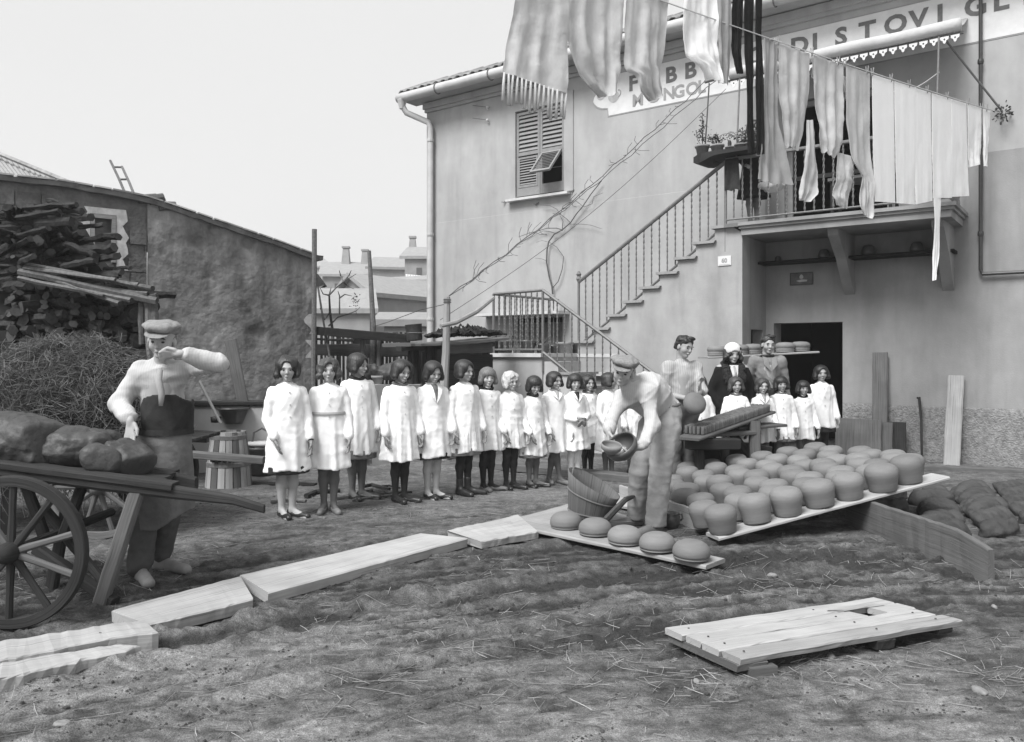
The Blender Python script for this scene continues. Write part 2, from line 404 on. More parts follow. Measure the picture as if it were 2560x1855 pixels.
    def mesh(s):
        D = s.D; D = D.copy(); D[0] = D[-1] = .1; D[:, 0] = D[:, -1] = .1; D[:, :, 0] = D[:, :, -1] = .1
        neg = D < 0; nx, ny, nz = D.shape
        cnt = np.zeros((nx-1, ny-1, nz-1), np.int8)
        for a in (0, 1):
            for b in (0, 1):
                for c in (0, 1): cnt += neg[a:nx-1+a, b:ny-1+b, c:nz-1+c]
        act = (cnt > 0) & (cnt < 8); ci = np.argwhere(act); idx = -np.ones(act.shape, np.int64); idx[act] = np.arange(len(ci))
        acc = np.zeros((len(ci), 3)); num = np.zeros(len(ci)); i, j, k = ci.T
        for ax in range(3):
            for a in (0, 1):
                for b in (0, 1):
                    o0 = [0, 0, 0]; oth = [q for q in range(3) if q != ax]; o0[oth[0]] = a; o0[oth[1]] = b; o1 = list(o0); o1[ax] = 1
                    d0 = D[i+o0[0], j+o0[1], k+o0[2]]; d1 = D[i+o1[0], j+o1[1], k+o1[2]]
                    c = (d0 < 0) != (d1 < 0); t = np.where(c, d0/(d0-d1+1e-12), 0)
                    p = np.empty((len(ci), 3)); base = (i, j, k); axs = (s.xs, s.ys, s.zs)
                    for q in range(3):
                        c0 = axs[q][base[q]+o0[q]]
                        p[:, q] = c0+(axs[q][base[q]+1]-axs[q][base[q]])*t if q == ax else c0
                    acc[c] += p[c]; num[c] += 1
        V = acc/num[:, None]; faces = []
        for ax in range(3):
            o = [q for q in range(3) if q != ax]
            sl0 = [slice(1, n-1) for n in D.shape]; sl0[ax] = slice(0, D.shape[ax]-1); sl1 = list(sl0); sl1[ax] = slice(1, D.shape[ax])
            a = neg[tuple(sl0)]; b = neg[tuple(sl1)]; e = np.argwhere(a != b); w = a[tuple(e.T)]
            e = e+1; e[:, ax] -= 1
            def cell(du, dv):
                q = e.copy(); q[:, o[0]] -= du; q[:, o[1]] -= dv; return idx[tuple(q.T)]
            quad = np.stack([cell(1, 1), cell(0, 1), cell(0, 0), cell(1, 0)], 1)
            flip = w if ax != 1 else ~w
            quad[~flip] = quad[~flip][:, ::-1]; faces.append(quad)
        Fq = np.concatenate(faces); Fq = Fq[(Fq >= 0).all(1)]
        ids = s.I[i, j, k]; return V, Fq, ids[Fq[:, 0]]
    def build(s, name, mats, parent=None, local=True, loc=None):
        V, Fq, mi = s.mesh(); me = bpy.data.meshes.new(name)
        if not local and parent is not None: V = V-np.array(parent.location)
        if loc is not None: V = V-np.array(loc)
        me.vertices.add(len(V)); me.vertices.foreach_set('co', V.astype('f').ravel())
        me.loops.add(len(Fq)*4); me.loops.foreach_set('vertex_index', Fq.astype('i').ravel())
        me.polygons.add(len(Fq)); me.polygons.foreach_set('loop_start', np.arange(0, len(Fq)*4, 4, dtype='i'))
        mats = mats if isinstance(mats, (list, tuple)) else [mats]
        for mm in mats: me.materials.append(MATS[mm])
        me.polygons.foreach_set('material_index', np.clip(mi, 0, len(mats)-1).astype('i'))
        me.polygons.foreach_set('use_smooth', np.ones(len(Fq), bool)); me.update(calc_edges=True); me.validate()
        o = bpy.data.objects.new(name, me); COL.objects.link(o)
        if parent is not None: o.parent = parent
        if loc is not None: o.location = tuple(loc)
        return o
# ================================================================== ground
def make_ground():
    xs = np.arange(-7.6, 8.2, .0215); ys = [2.55]
    while ys[-1] < 14.2: ys.append(ys[-1]+max(.013, .0042*ys[-1]))
    ys = np.array(ys); X, Y = np.meshgrid(xs, ys, indexing='ij')
    # cart ruts: long streaks that fan from lower left to right, swinging level on the right
    ang = .62-.13*np.clip(X+1.5, -1, 4); ca, sa = np.cos(ang), np.sin(ang)
    a = X*.80+Y*.6; b = -X*.50+Y*.86+.055*(X+1)**2
    b2 = b+.05*fbm2(a*.8, b*.8, 3, 4)
    rut = np.zeros_like(X)
    near = np.clip((7.8-Y)/2.5, 0, 1)
    streak = fbm2(a*.55, b2*9., 4, 1)
    for c, wd, dp in ((3.55, .05, .03), (3.78, .04, .022), (4.45, .07, .045), (4.72, .05, .03), (5.3, .05, .03), (5.9, .06, .026), (2.75, .05, .02), (6.6, .08, .02)):
        q = (b2-c)/wd; br = np.clip(.55+1.4*fbm2(a*1.1+c*3, b*.7, 3, 8), 0, 1)
        rut += -dp*np.exp(-q*q)*br+dp*.75*np.exp(-((np.abs(q)-2.1)/.9)**2)*br*(1+1.5*fbm2(a*7, b*14, 3, 5))
    wet = np.zeros_like(X)  # dark laid along the rut lines, standing in for their shade
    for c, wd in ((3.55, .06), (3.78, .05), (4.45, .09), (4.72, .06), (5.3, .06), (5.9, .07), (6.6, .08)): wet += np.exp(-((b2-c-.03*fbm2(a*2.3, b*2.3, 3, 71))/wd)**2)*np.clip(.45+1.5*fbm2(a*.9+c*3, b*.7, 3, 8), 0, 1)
    band = np.exp(-((Y-5.2-.12*X)/1.4)**2)
    lump = np.clip(fbm2(X*9, Y*13, 4, 11)-.1, 0, 1)*(band+.1)*.035+np.clip(fbm2(X*26, Y*34, 3, 31)-.22, 0, 1)*(band+.3)*.05
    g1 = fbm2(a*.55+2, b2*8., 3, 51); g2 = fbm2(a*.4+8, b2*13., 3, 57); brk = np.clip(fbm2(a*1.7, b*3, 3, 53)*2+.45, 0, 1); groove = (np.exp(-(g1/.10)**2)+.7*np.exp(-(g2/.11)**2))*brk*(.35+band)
    rid = -.022*groove-.012*np.abs(streak)*band+.012*np.clip(fbm2(X*5, Y*7, 4, 61), -.3, .6)+.009*fbm2(X*1.1, Y*1.1, 3, 2)
    fine = fbm2(X*24, Y*24, 3, 6)*.006*(.6+near)
    Z = rut+lump+rid+fine+.006
    e = np.minimum(np.minimum(X-xs[0], xs[-1]-X), np.minimum(Y-ys[0], ys[-1]-Y)); t = np.clip(e/.35, 0, 1)
    Z = Z*t-(1-t)*.09
    damp_shade = np.clip(.34+.25*fbm2(a*.6+3, b*5., 5, 41)*(.4+band)+.5*groove+.55*wet+.25*fbm2(X*.7, Y*.9, 3, 43)+.5*(fbm2(X*13, Y*19, 4, 45))+.12*band+np.clip(rut*-5, -.2, .2)*0, 0, 1)  # damp earth patches plus shade painted into ruts and grooves
    V = np.stack([X, Y, Z], -1).reshape(-1, 3); n, m = X.shape
    i, j = np.meshgrid(np.arange(n-1), np.arange(m-1), indexing='ij'); q = (i*m+j).ravel()
    Fq = np.stack([q, q+m, q+m+1, q+1], 1)
    me = bpy.data.meshes.new('yard_mud'); me.vertices.add(len(V)); me.vertices.foreach_set('co', V.astype('f').ravel())
    me.loops.add(len(Fq)*4); me.loops.foreach_set('vertex_index', Fq.astype('i').ravel())
    me.polygons.add(len(Fq)); me.polygons.foreach_set('loop_start', np.arange(0, len(Fq)*4, 4, dtype='i'))
    me.polygons.foreach_set('use_smooth', np.ones(len(Fq), bool)); me.update(calc_edges=True)
    at_ = me.attributes.new('damp_shade', 'FLOAT', 'POINT'); at_.data.foreach_set('value', damp_shade.astype('f').ravel())
    # mud: pale dried sand against dark damp earth, streaked along the ruts, whose shade is painted in
    m_ = bpy.data.materials.new('mud'); m_.use_nodes = True; N = m_.node_tree.nodes; L = m_.node_tree.links; b_ = N['Principled BSDF']
    b_.inputs['Roughness'].default_value = .8; b_.inputs['Specular IOR Level'].default_value = .35
    t_ = N.new('ShaderNodeTexCoord'); mp = N.new('ShaderNodeMapping'); mp.inputs['Rotation'].default_value = (0, 0, -.45); mp.inputs['Scale'].default_value = (.5, 3.2, 1)
    L.new(t_.outputs['Object'], mp.inputs[0])
    def noise(sc, src, det=8, ro=.6):
        q = N.new('ShaderNodeTexNoise'); q.inputs['Scale'].default_value = sc; q.inputs['Detail'].default_value = det; q.inputs['Roughness'].default_value = ro; L.new(src, q.inputs['Vector']); return q.outputs[0]
    def mrange(src, a, b2, c, d):
        q = N.new('ShaderNodeMapRange'); q.inputs[1].default_value = a; q.inputs[2].default_value = b2; q.inputs[3].default_value = c; q.inputs[4].default_value = d; L.new(src, q.inputs[0]); return q.outputs[0]
    def mul(x, y):
        q = N.new('ShaderNodeMath'); q.operation = 'MULTIPLY'; L.new(x, q.inputs[0]); L.new(y, q.inputs[1]); return q.outputs[0]
    o = t_.outputs['Object']
    c0 = mrange(noise(.9, o, 6), .38, .62, .08, .14)
    c1 = mrange(noise(2.2, mp.outputs[0], 10, .75), .35, .65, .75, 1.2)
    c2 = mrange(noise(22, o, 8, .75), .35, .65, .6, 1.35)
    c3 = mrange(noise(170, o, 4, .7), .38, .62, .6, 1.4)
    # sandy apron nearest the camera is paler; the yard towards the house is darker, damp earth
    sp = N.new('ShaderNodeSeparateXYZ'); L.new(o, sp.inputs[0]); c4 = mrange(sp.outputs[1], 3.0, 5.6, 1.5, .92)
    mpb = N.new('ShaderNodeMapping'); mpb.inputs['Rotation'].default_value = (0, 0, -.5); mpb.inputs['Scale'].default_value = (1.1, 15, 1); L.new(o, mpb.inputs[0])
    c2 = mul(c2, mrange(noise(70, o, 4, .7), .58, .66, 1., .5)); c1 = mul(c1, mrange(noise(1.7, mpb.outputs[0], 9, .7), .55, .62, 1., .62)); c2 = mul(c2, mrange(noise(48, o, 3, .6), .60, .68, 1., 1.35))
    at2 = N.new('ShaderNodeAttribute'); at2.attribute_name = 'damp_shade'; c5 = mrange(at2.outputs['Fac'], .12, .9, 1.5, .3)
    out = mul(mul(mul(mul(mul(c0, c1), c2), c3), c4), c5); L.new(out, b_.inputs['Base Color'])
    bp = N.new('ShaderNodeBump'); bp.inputs['Strength'].default_value = 1.; bp.inputs['Distance'].default_value = .02
    ad = N.new('ShaderNodeMath'); ad.operation = 'ADD'; L.new(noise(42, o, 10, .75), ad.inputs[0]); L.new(noise(5, mp.outputs[0], 8, .7), ad.inputs[1]); L.new(ad.outputs[0], bp.inputs['Height'])
    L.new(bp.outputs[0], b_.inputs['Normal']); MATS['mud'] = m_
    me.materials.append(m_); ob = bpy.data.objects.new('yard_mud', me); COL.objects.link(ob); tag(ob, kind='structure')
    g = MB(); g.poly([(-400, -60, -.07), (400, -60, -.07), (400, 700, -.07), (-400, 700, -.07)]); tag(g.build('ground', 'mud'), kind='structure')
    return X, Y, Z
GX, GY, GZ = make_ground()
def gz(x, y):
    i = int(np.clip(np.searchsorted(GX[:, 0], x), 0, GX.shape[0]-1)); j = int(np.clip(np.searchsorted(GY[0], y), 0, GX.shape[1]-1)); return float(GZ[i, j])

def scatter_straw():
    m = MB(); rr = random.Random(5)
    for i in range(4200):
        Y = 2.9+rr.random()**1.6*5.5; X = rr.uniform(-.72, .72)*Y
        cl = fbm2(X*1.3, Y*1.3, 3, 21)
        if cl < -.12+rr.random()*.25: continue
        a = rr.gauss(.4, .9); L = rr.uniform(.02, .13)*(1 if rr.random() < .85 else 2.2); z = gz(X, Y)+.006
        bend = rr.uniform(-.18, .18); pts = []
        for k in range(4):
            t = k/3; pts.append((X+math.cos(a+bend*t)*L*t, Y+math.sin(a+bend*t)*L*t, 0))
        z0_, z1_ = gz(*pts[0][:2])+.005, gz(*pts[-1][:2])+.005+.01*rr.random(); zm_ = max(gz(*pts[1][:2]), gz(*pts[2][:2]))+.004
        lift = max(0, zm_-(z0_+z1_)/2); pts = [(x, y, z0_+(z1_-z0_)*k/3+lift) for k, (x, y, _) in enumerate(pts)]
        m.tube(pts, rr.uniform(.0007, .0017), 3, caps=False)
    o = m.build('loose_straw', 'straw'); tag(o, 'broken straws strewn over the muddy yard', 'straw', kind='stuff')
    m = MB()
    for i in range(26000):
        Y = 2.9+rr.random()**1.4*6.5; X = rr.uniform(-.7, .7)*Y; r = rr.uniform(.002, .007)*(1 if rr.random() < .93 else 2.); a_ = X*.80+Y*.6; b_ = -X*.50+Y*.86+.055*(X+1)**2
        g_ = abs(float(fbm2(a_*.55+2, b_*8., 3, 51))); g2_ = float(fbm2(a_*1.1, b_*2.2, 3, 77))
        if g_ > .05+.04*rr.random() and rr.random() > .04: continue
        if g2_ < -.12 and rr.random() > .1: continue
        z = gz(X, Y)
        m.lathe([(r, -r*.2), (r*.8*rr.uniform(.7, 1.2), r*.45), (r*.25, r*.75)], (X, Y, z), 5, sx=rr.uniform(.7, 1.6))
    o = m.build('mud_crumbs', 'mud_dark'); tag(o, 'crumbs of dark earth scattered over the yard', 'earth', kind='stuff')
    for i, (px, py, r, lb) in enumerate(((1932, 1445, .035, 'pale flat stone lying in the mud between the five domed pots and the patched board'), (2076, 1648, .03, 'small pale stone just below the front edge of the patched board'), (2452, 1735, .035, 'pale round stone in the sand at the lower right'), (158, 1822, .04, 'pale stone in the mud at the lower left corner'), (1740, 1710, .025, 'small stone among straws below the left corner of the patched board'), (2485, 1525, .025, 'small pale stone right of the patched board'))):
        q = GR(px, py); m = MB(); s_ = SDF((-.07, -.07, -.05), (.07, .07, .05), .007); s_.ell((0, 0, 0), (r, r*.7, r*.5)); s_.wrinkle(.006, 60, i)
        o = s_.build('stone', 'pebble'); o.location = (q[0], q[1], gz(q[0], q[1])+.006); o.rotation_euler = (0, 0, i); tag(o, lb, 'stone', 'stones lying in the yard')
mat('mud_dark', .05, var=.5, scale=6, bump=0)
scatter_straw()

# ================================================================== the factory front
def wall_face(s0, s1, z0, z1, holes, d, depth, m):
    """front sheet with openings and their reveals, built as one mesh"""
    ss = sorted({s0, s1, *[h[0] for h in holes], *[h[1] for h in holes]}); zs = sorted({z0, z1, *[h[2] for h in holes], *[h[3] for h in holes]})
    ss = [a for a in ss if s0 <= a <= s1]; zs = [a for a in zs if z0 <= a <= z1]
    for i in range(len(ss)-1):
        for j in range(len(zs)-1):
            cs, cz = (ss[i]+ss[i+1])/2, (zs[j]+zs[j+1])/2
            if any(h[0] < cs < h[1] and h[2] < cz < h[3] for h in holes): continue
            m.poly([W3(ss[i], d, zs[j]), W3(ss[i+1], d, zs[j]), W3(ss[i+1], d, zs[j+1]), W3(ss[i], d, zs[j+1])])
    for a, b, c, e in holes:
        c = max(c, z0); e2 = min(e, z1)
        if e2 <= c: continue
        m.poly([W3(a, d, c), W3(a, d, e2), W3(a, d-depth, e2), W3(a, d-depth, c)])
        m.poly([W3(b, d, e2), W3(b, d, c), W3(b, d-depth, c), W3(b, d-depth, e2)])
        if e2 == e: m.poly([W3(a, d, e), W3(b, d, e), W3(b, d-depth, e), W3(a, d-depth, e)])
        if c > z0 or z0 > 0: m.poly([W3(b, d, c), W3(a, d, c), W3(a, d-depth, c), W3(b, d-depth, c)])
def fbox(m, s0, s1, d0, d1, z0, z1):
    m.loft([[W3(s, d0, z0), W3(s, d1, z0), W3(s, d1, z1), W3(s, d0, z1)] for s in (s0, s1)]); return m
SL, SR, EV = -8.31, 5.2, 6.78
B = thing('pottery_factory', 'two storey plastered factory house with painted sign, outside stair and balcony', 'building', W3(-2, 0, 0))
win1 = (fs(1290), fs(1411), 4.46, 6.12)
door = (fs(1935), fs(2107), -.1, 1.965)
bdoor = (fs(1962), fs(2235), 3.42, 5.35)
store = (fs(1283), fs(1407), 1.5, fz(1340, 793))
holes = [win1, bdoor]; STR = 4.19
m = MB(); wall_face(SL, SR, STR, EV+.1, holes, 0, .3, m)
# left gable wall and back of the house
m.poly([W3(SL, 0, STR), W3(SL, 0, EV+.1), W3(SL, -4, EV+1.9), W3(SL, -8, EV+.1), W3(SL, -8, -.1), W3(SL, 0, -.1)])
m.poly([W3(SR, 0, -.1), W3(SR, -8, -.1), W3(SR, -8, EV+.1), W3(SR, -4, EV+1.9), W3(SR, 0, EV+.1)])
m.poly([W3(SL, -8, -.1), W3(SL, -8, EV+.1), W3(SR, -8, EV+.1), W3(SR, -8, -.1)])
m.build('upper_wall', 'plaster', B)
m = MB(); wall_face(SL, -1.15, -.1, STR, [store], .004, .35, m)
m.poly([W3(SL, .004, STR), W3(-1.15, .004, STR), W3(-1.15, 0, STR+.004), W3(SL, 0, STR+.004)])
m.build('lower_wall', 'plaster', B)
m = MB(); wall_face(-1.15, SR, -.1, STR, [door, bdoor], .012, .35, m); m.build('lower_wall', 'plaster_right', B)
# rough plinth to the right of the door
m = MB(); Vg = []
ss = np.arange(door[1]+.01, SR, .05); zz = np.linspace(-.08, .77, 18)
for s in ss: Vg.append([W3(s, .03+.012*vn2(s*9, z*9)+(.0 if z < .74 else -.012), z+(.012*vn2(s*6, 3) if z > .7 else 0)) for z in zz])
m.grid(np.array(Vg)); fbox(m, door[1]+.01, SR, .0, .018, -.08, .765); m.build('plinth', 'plinth_stucco', B, smooth=True)
# dark rooms behind the openings
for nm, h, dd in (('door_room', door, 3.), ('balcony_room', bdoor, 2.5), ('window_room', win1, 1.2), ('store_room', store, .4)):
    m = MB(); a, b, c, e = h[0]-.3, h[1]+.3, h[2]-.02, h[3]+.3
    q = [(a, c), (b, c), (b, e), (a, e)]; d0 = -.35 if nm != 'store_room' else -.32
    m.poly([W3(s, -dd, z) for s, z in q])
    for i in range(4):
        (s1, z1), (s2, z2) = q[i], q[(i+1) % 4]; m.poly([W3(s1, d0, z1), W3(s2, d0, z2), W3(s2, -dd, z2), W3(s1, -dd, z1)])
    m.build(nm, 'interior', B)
# roof, tiles, cornice and gutter
m = MB(); 
for a, b in ((0, 1), (1, 2)):
    dz = [(.42, EV+.02), (-4, EV+2.05), (-8.4, EV+.02)]
    (d0, z0), (d1, z1) = dz[a], dz[b]
    m.loft([[W3(s, d0, z0), W3(s, d1, z1), W3(s, d1, z1+.1), W3(s, d0, z0+.1)] for s in (SL-.32, SR)])
roof = m.build('roof', 'tile', B)
m = MB(); fbox(m, SL-.02, SR, .0, .05, EV-.26, EV-.20); fbox(m, SL-.03, SR, .0, .10, EV-.20, EV-.08); fbox(m, SL-.3, SR, .0, .40, EV-.06, EV-.0); m.build('cornice', 'plaster', B)
tm = None
for i in range(int((SR-SL+.3)/.19)):
    s = SL-.28+i*.19; m = MB(); secs = []
    for k, (d, z) in enumerate(((.47, EV+.10), (.2, EV+.235), (-.3, EV+.48))):
        secs.append([W3(s+.085*math.cos(t), d, z+.065*math.sin(t)) for t in np.linspace(0, math.pi, 6)]+[W3(s+.065*math.cos(t), d, z+.045*math.sin(t)) for t in np.linspace(math.pi, 0, 6)])
    if tm is None: m.loft(secs); tm = m.build('roof_tile', 'tile', roof, smooth=True); tm_s = s
    else:
        o = tm.copy(); COL.objects.link(o); o.parent = roof; o.location = W3(s, 0, 0)-W3(tm_s, 0, 0)+np.array([0, 0, rnd.uniform(-.012, .012)])
m = MB(); secs = []
for s in np.arange(SL-.38, SR, .4):
    secs.append([W3(s, .46+.095*math.cos(t), EV-.0+.095*math.sin(t)+.003*math.sin(s*9)) for t in np.linspace(0, 2*math.pi, 13)[:-1]])
m.loft(secs); g_ = m.build('gutter', 'gutter', B, smooth=True)
for i in range(9):
    m = MB(); s = -7.6+i*1.35; m.tube([W3(s, .46+.11*math.cos(t), EV+.11*math.sin(t)) for t in np.linspace(0, 6.28, 12)], .011, 5); m.build('gutter_bracket', 'iron', g_)
# downpipe at the left corner
sp = fs(1076, .1); m = MB()
m.tube([W3(SL-.27, .46, EV-.08), W3(SL-.27, .46, EV-.16), W3(SL-.22, .38, EV-.3), W3(sp-.04, .12, EV-.5), W3(sp, .1, EV-.62), W3(sp, .1, 4.1), W3(sp, .1, 1.5), W3(sp, .1, .1)], .062, 12)
dp = m.build('downpipe', 'gutter', B, smooth=True)
m = MB(); m.lathe([(.055, -.14), (.085, -.02), (.1, .03), (.1, .05)], W3(SL-.27, .46, EV-.09), 12); m.build('pipe_hopper', 'gutter', dp)
for z in (5.9, 3.95, 2.2): m = MB(); m.lathe([(.072, -.03), (.075, 0), (.072, .03)], W3(sp, .1, z), 12); m.build('pipe_collar', 'gutter', dp)

# --- shuttered window
w = thing('shuttered_window', 'tall louvred shutters with one lower flap propped open, above the vine', 'window', W3(win1[0], 0, 4.46)); w.pop('category'); w.pop('label'); w.parent = None
bpy.data.objects.remove(w)
def louvre(m_parent, s0, s1, z0, z1, d, n, M=None, rim=.05):
    fr = MB()
    def T(s, dd, z):
        p = W3(s, dd, z); return p if M is None else M(p)
    def bx(a, b, c, e, d0=d-.02, d1=d+.02): fr.loft([[T(s, d0, c), T(s, d1, c), T(s, d1, e), T(s, d0, e)] for s in (a, b)])
    bx(s0, s0+rim, z0, z1); bx(s1-rim, s1, z0, z1); bx(s0+rim, s1-rim, z0, z0+rim*1.3); bx(s0+rim, s1-rim, z1-rim, z1)
    f = fr.build('shutter_frame', 'shutter', m_parent)
    a, b = z0+rim*1.3, z1-rim
    for i in range(n):
        z = a+(b-a)*(i+.5)/n; h = (b-a)/n*.52; q = MB()
        q.loft([[T(s, d-.02, z+h*.8), T(s, d-.014, z+h), T(s, d+.02, z-h*.5), T(s, d+.014, z-h*.7)] for s in (s0+rim, s1-rim)])
        q.build('slat', 'shutter', f)
    return f
sm_ = (win1[0]+win1[1])/2; zm = 5.27
m = MB(); fbox(m, win1[0]-.2, win1[0]-.002, .0, .022, 4.47, 6.3); fbox(m, win1[1]+.002, win1[1]+.2, .0, .022, 4.47, 6.3); fbox(m, win1[0]-.2, win1[1]+.2, .0, .024, 6.13, 6.3)
m.build('window_surround', 'plaster', B)
m = MB(); fbox(m, win1[0]-.16, win1[1]+.14, -.05, .13, 4.405, 4.45); m.build('window_sill', 'stone_pale', B)
louvre(B, win1[0]+.01, sm_-.004, zm, 6.1, -.03, 9); louvre(B, sm_+.004, win1[1]-.01, zm, 6.1, -.03, 9)
louvre(B, win1[0]+.05, sm_-.05, 4.66, zm-.03, -.025, 10, rim=.035)
m = MB()
for a, b, c, e in ((win1[0]+.01, sm_-.004, 4.5, 4.655), (sm_+.004, win1[1]-.01, 4.5, 4.68), (win1[0]+.01, win1[0]+.048, 4.655, zm), (sm_-.048, sm_-.004, 4.655, zm), (sm_+.004, sm_+.05, 4.68, zm), (win1[1]-.06, win1[1]-.01, 4.68, zm)): fbox(m, a, b, -.052, -.012, c, e)
m.build('shutter_stile', 'shutter', B)
hz_ = zm-.02
def tilt(p):      # the right lower flap swung outwards about its top edge
    q = np.array(p[:2])-F0; s = q@FA; d = q@FN; z = p[2]; a = R(42); r = hz_-z; dd = d+.02
    return W3(s, -.0+r*math.sin(a)+dd*math.cos(a), hz_-r*math.cos(a)+dd*math.sin(a))
louvre(B, sm_+.05, win1[1]-.06, 4.66, hz_, -.02, 10, M=tilt, rim=.035)
m = MB(); m.tube([tilt(W3(sm_+.3, 0, 4.7)), W3(win1[1]-.08, -.02, 4.95)], .006, 5); m.build('flap_stay', 'iron', B)
for px, py in ((1260, 505), (1340, 510), (1428, 478)):
    m = MB(); c = FP(px, py, .03); m.tube([c+[0, 0, -.03], c, c+[.05, 0, .03], c+[.07, 0, -.02]], .009, 5); m.tube([c-[.05, 0, 0], c+[.05, 0, 0]], .008, 5); m.build('shutter_hook', 'iron', B)
for py in (268, 300):
    m = MB(); c = FP(1218, py, .05); m.tube([FP(1218, py, 0), c, c+[0, 0, -.04], c+[.03, 0, -.05]], .008, 5); m.lathe([(.02, -.02), (.028, 0), (.02, .02)], c, 8); m.build('insulator', 'paint_white', B)
    m = MB(); m.tube([c, c+(FP(1195, py-3, .05)-c)*1.6], .004, 4); m.build('cable', 'iron_dark', B)

# --- painted sign
SZ0 = 5.68; SZ1 = 6.42
m = MB(); s0 = fs(1520); prof = [(s0, SZ0)]
for k in range(9):
    t = -math.pi/2-math.pi*k/8; prof.append((s0-.02+.30*math.cos(t)*1., (SZ0+.34)+.20*math.sin(t)))
prof += [(s0, SZ1), (SR, SZ1), (SR, SZ0)]
def offset_poly(prof, e):
    c = np.mean(prof, 0); out = []
    n = len(prof)
    for i in range(n):
        p = np.array(prof[i]); a = np.array(prof[i-1]); b = np.array(prof[(i+1) % n]); t = b-a; t = t/np.linalg.norm(t); out.append(tuple(p+np.array([t[1], -t[0]])*e))
    return out
def sign_plate(prof, d0, d1, material, name, parent):
    m = MB(); a = m.add([W3(s, d0, z) for s, z in prof]); b = m.add([W3(s, d1, z) for s, z in prof]); n = len(prof)
    m.face(range(b, b+n))
    for i in range(n): m.face((a+i, a+(i+1) % n, b+(i+1) % n, b+i))
    return m.build(name, material, parent)
area = sum(prof[i-1][0]*prof[i][1]-prof[i][0]*prof[i-1][1] for i in range(len(prof)))
if area < 0: prof = prof[::-1]
sign_plate(prof, 0, .006, 'sign_grey', 'sign_border', B)
prof2 = [(s+(.022 if s < s0+.05 else 0), z+(.018 if z < SZ0+.3 else -.018)) for s, z in prof]
sg = sign_plate(prof2, 0, .010, 'paint_white', 'sign_board', B)
# soft painted pots at the sign's left end
for px, py, r in ((1535, 242, .10), (1503, 240, .075)):
    c = (fs(px), fz(px, py)); m = MB(); m.poly([W3(c[0]+r*math.cos(t)*(1+.12*math.cos(2*t)), .014, c[1]+r*1.05*math.sin(t)) for t in np.linspace(0, 2*math.pi, 20)[:-1]]); m.build('painted_pot', 'sign_pale', sg)
    m = MB(); m.tube([W3(c[0]+r*.9+.05*math.sin(t), .014, c[1]+r*.45+.06*math.cos(t)) for t in np.linspace(0, 3.1, 8)], .010, 4); m.build('painted_handle', 'sign_pale', sg)
def letters(txt, s_list, z0, h, material, d, bold=.0, sx=1., name='letter'):
    for ch, s in zip(txt, s_list):
        cu = bpy.data.curves.new('letter_curve', 'FONT'); cu.body = ch; cu.size = h/.72; cu.extrude = .003; cu.offset = bold; cu.resolution_u = 3
        o = bpy.data.objects.new('tmp', cu); COL.objects.link(o); dg = bpy.context.evaluated_depsgraph_get(); me = bpy.data.meshes.new_from_object(o.evaluated_get(dg))
        bpy.data.objects.remove(o); lo = bpy.data.objects.new(name, me); me.name = name; me.materials.clear(); me.materials.append(MATS[material]); COL.objects.link(lo)
        X = Vector((FA[0], FA[1], 0)); Nn = Vector((FN[0], FN[1], 0)); M = Matrix.Translation(Vector(W3(s, d, z0))-Vector(B.location)) @ Matrix((X, Vector((0, 0, 1)), Nn)).transposed().to_4x4() @ Matrix.Diagonal((sx, 1, 1, 1))
        w_ = [v.co.copy() for v in me.vertices]
        for v, c in zip(me.vertices, w_): v.co = M @ c
        lo.parent = sg
p1 = [fs(1568)+.335*i for i in range(8)]; p1[2] = fs(1664); p1[3] = fs(1712)
st = (p1[3]-p1[2]); p1 = [p1[2]+st*(i-2) for i in range(8)]
letters('FABBRICA', p1, 6.06, .255, 'sign_dark', .013, bold=.012, sx=1.05)
sD = fs(1976); letters('DI', [sD, fs(2030)], 6.06, .255, 'sign_dark', .013, bold=.012, sx=1.05)
sS = fs(2088); stp = fs(2148)-sS; letters('STOVIGLIE', [sS+stp*i for i in range(9)], 6.06, .255, 'sign_dark', .013, bold=.012, sx=1.05)
q1 = [fs(1581), fs(1620), fs(1658), fs(1684), fs(1715), fs(1745), fs(1772)]
letters('MONGOL', q1, 5.775, .205, 'sign_grey', .013, bold=.008)

# --- outside stair
STP = []
s_a, z_a, s_b, z_b = -3.91, 1.67, -1.40, 3.40
nst = 9; rise = (3.39-1.5)/nst; run = (s_b-s_a)/(nst-.6)
st_prof = [(-3.95, -.1)]; sc = -3.95; zc = 1.5; treads = []
for i in range(nst):
    treads.append((sc, zc+rise)); st_prof += [(sc, zc), (sc, zc+rise-.05)] if i else [(sc, zc+rise-.05)]
    zc += rise; nx = sc+run
    st_prof.append((nx, zc-.05)); sc = nx
zc_top = zc
# wall of the stair: plain face whose top follows just under the treads
pts = [(-3.95, -.1), (-1.14, -.1), (-1.14, 3.26)]
for i in range(nst-1, -1, -1):
    s_, z_ = treads[i]; pts += [(min(s_+run, -1.14), z_-.045), (s_, z_-.045)] if i == nst-1 else [(s_+run, z_-.045), (s_, z_-.045)]
def prism(prof, d0, d1, name, material, parent):
    m = MB(); n = len(prof); a = m.add([W3(s, d0, z) for s, z in prof]); b = m.add([W3(s, d1, z) for s, z in prof])
    m.face(list(range(a, a+n))[::-1]); m.face(range(b, b+n))
    for i in range(n): m.face((a+i, a+(i+1) % n, b+(i+1) % n, b+i))
    return m.build(name, material, parent)
stw = prism(pts, .72, 1.02, 'stair_wall', 'plaster_stair', B)
m = MB()       # solid mass of the flight behind its face, hollow below at the right end
m2 = [(s, z-.002) for s, z in pts[3:]]; prism([(-3.95, -.1), (-2.1, -.1), (-2.1, 2.6), (-1.2, 3.2)]+m2[1:], .013, .72, 'stair_core', 'plaster_low', B)
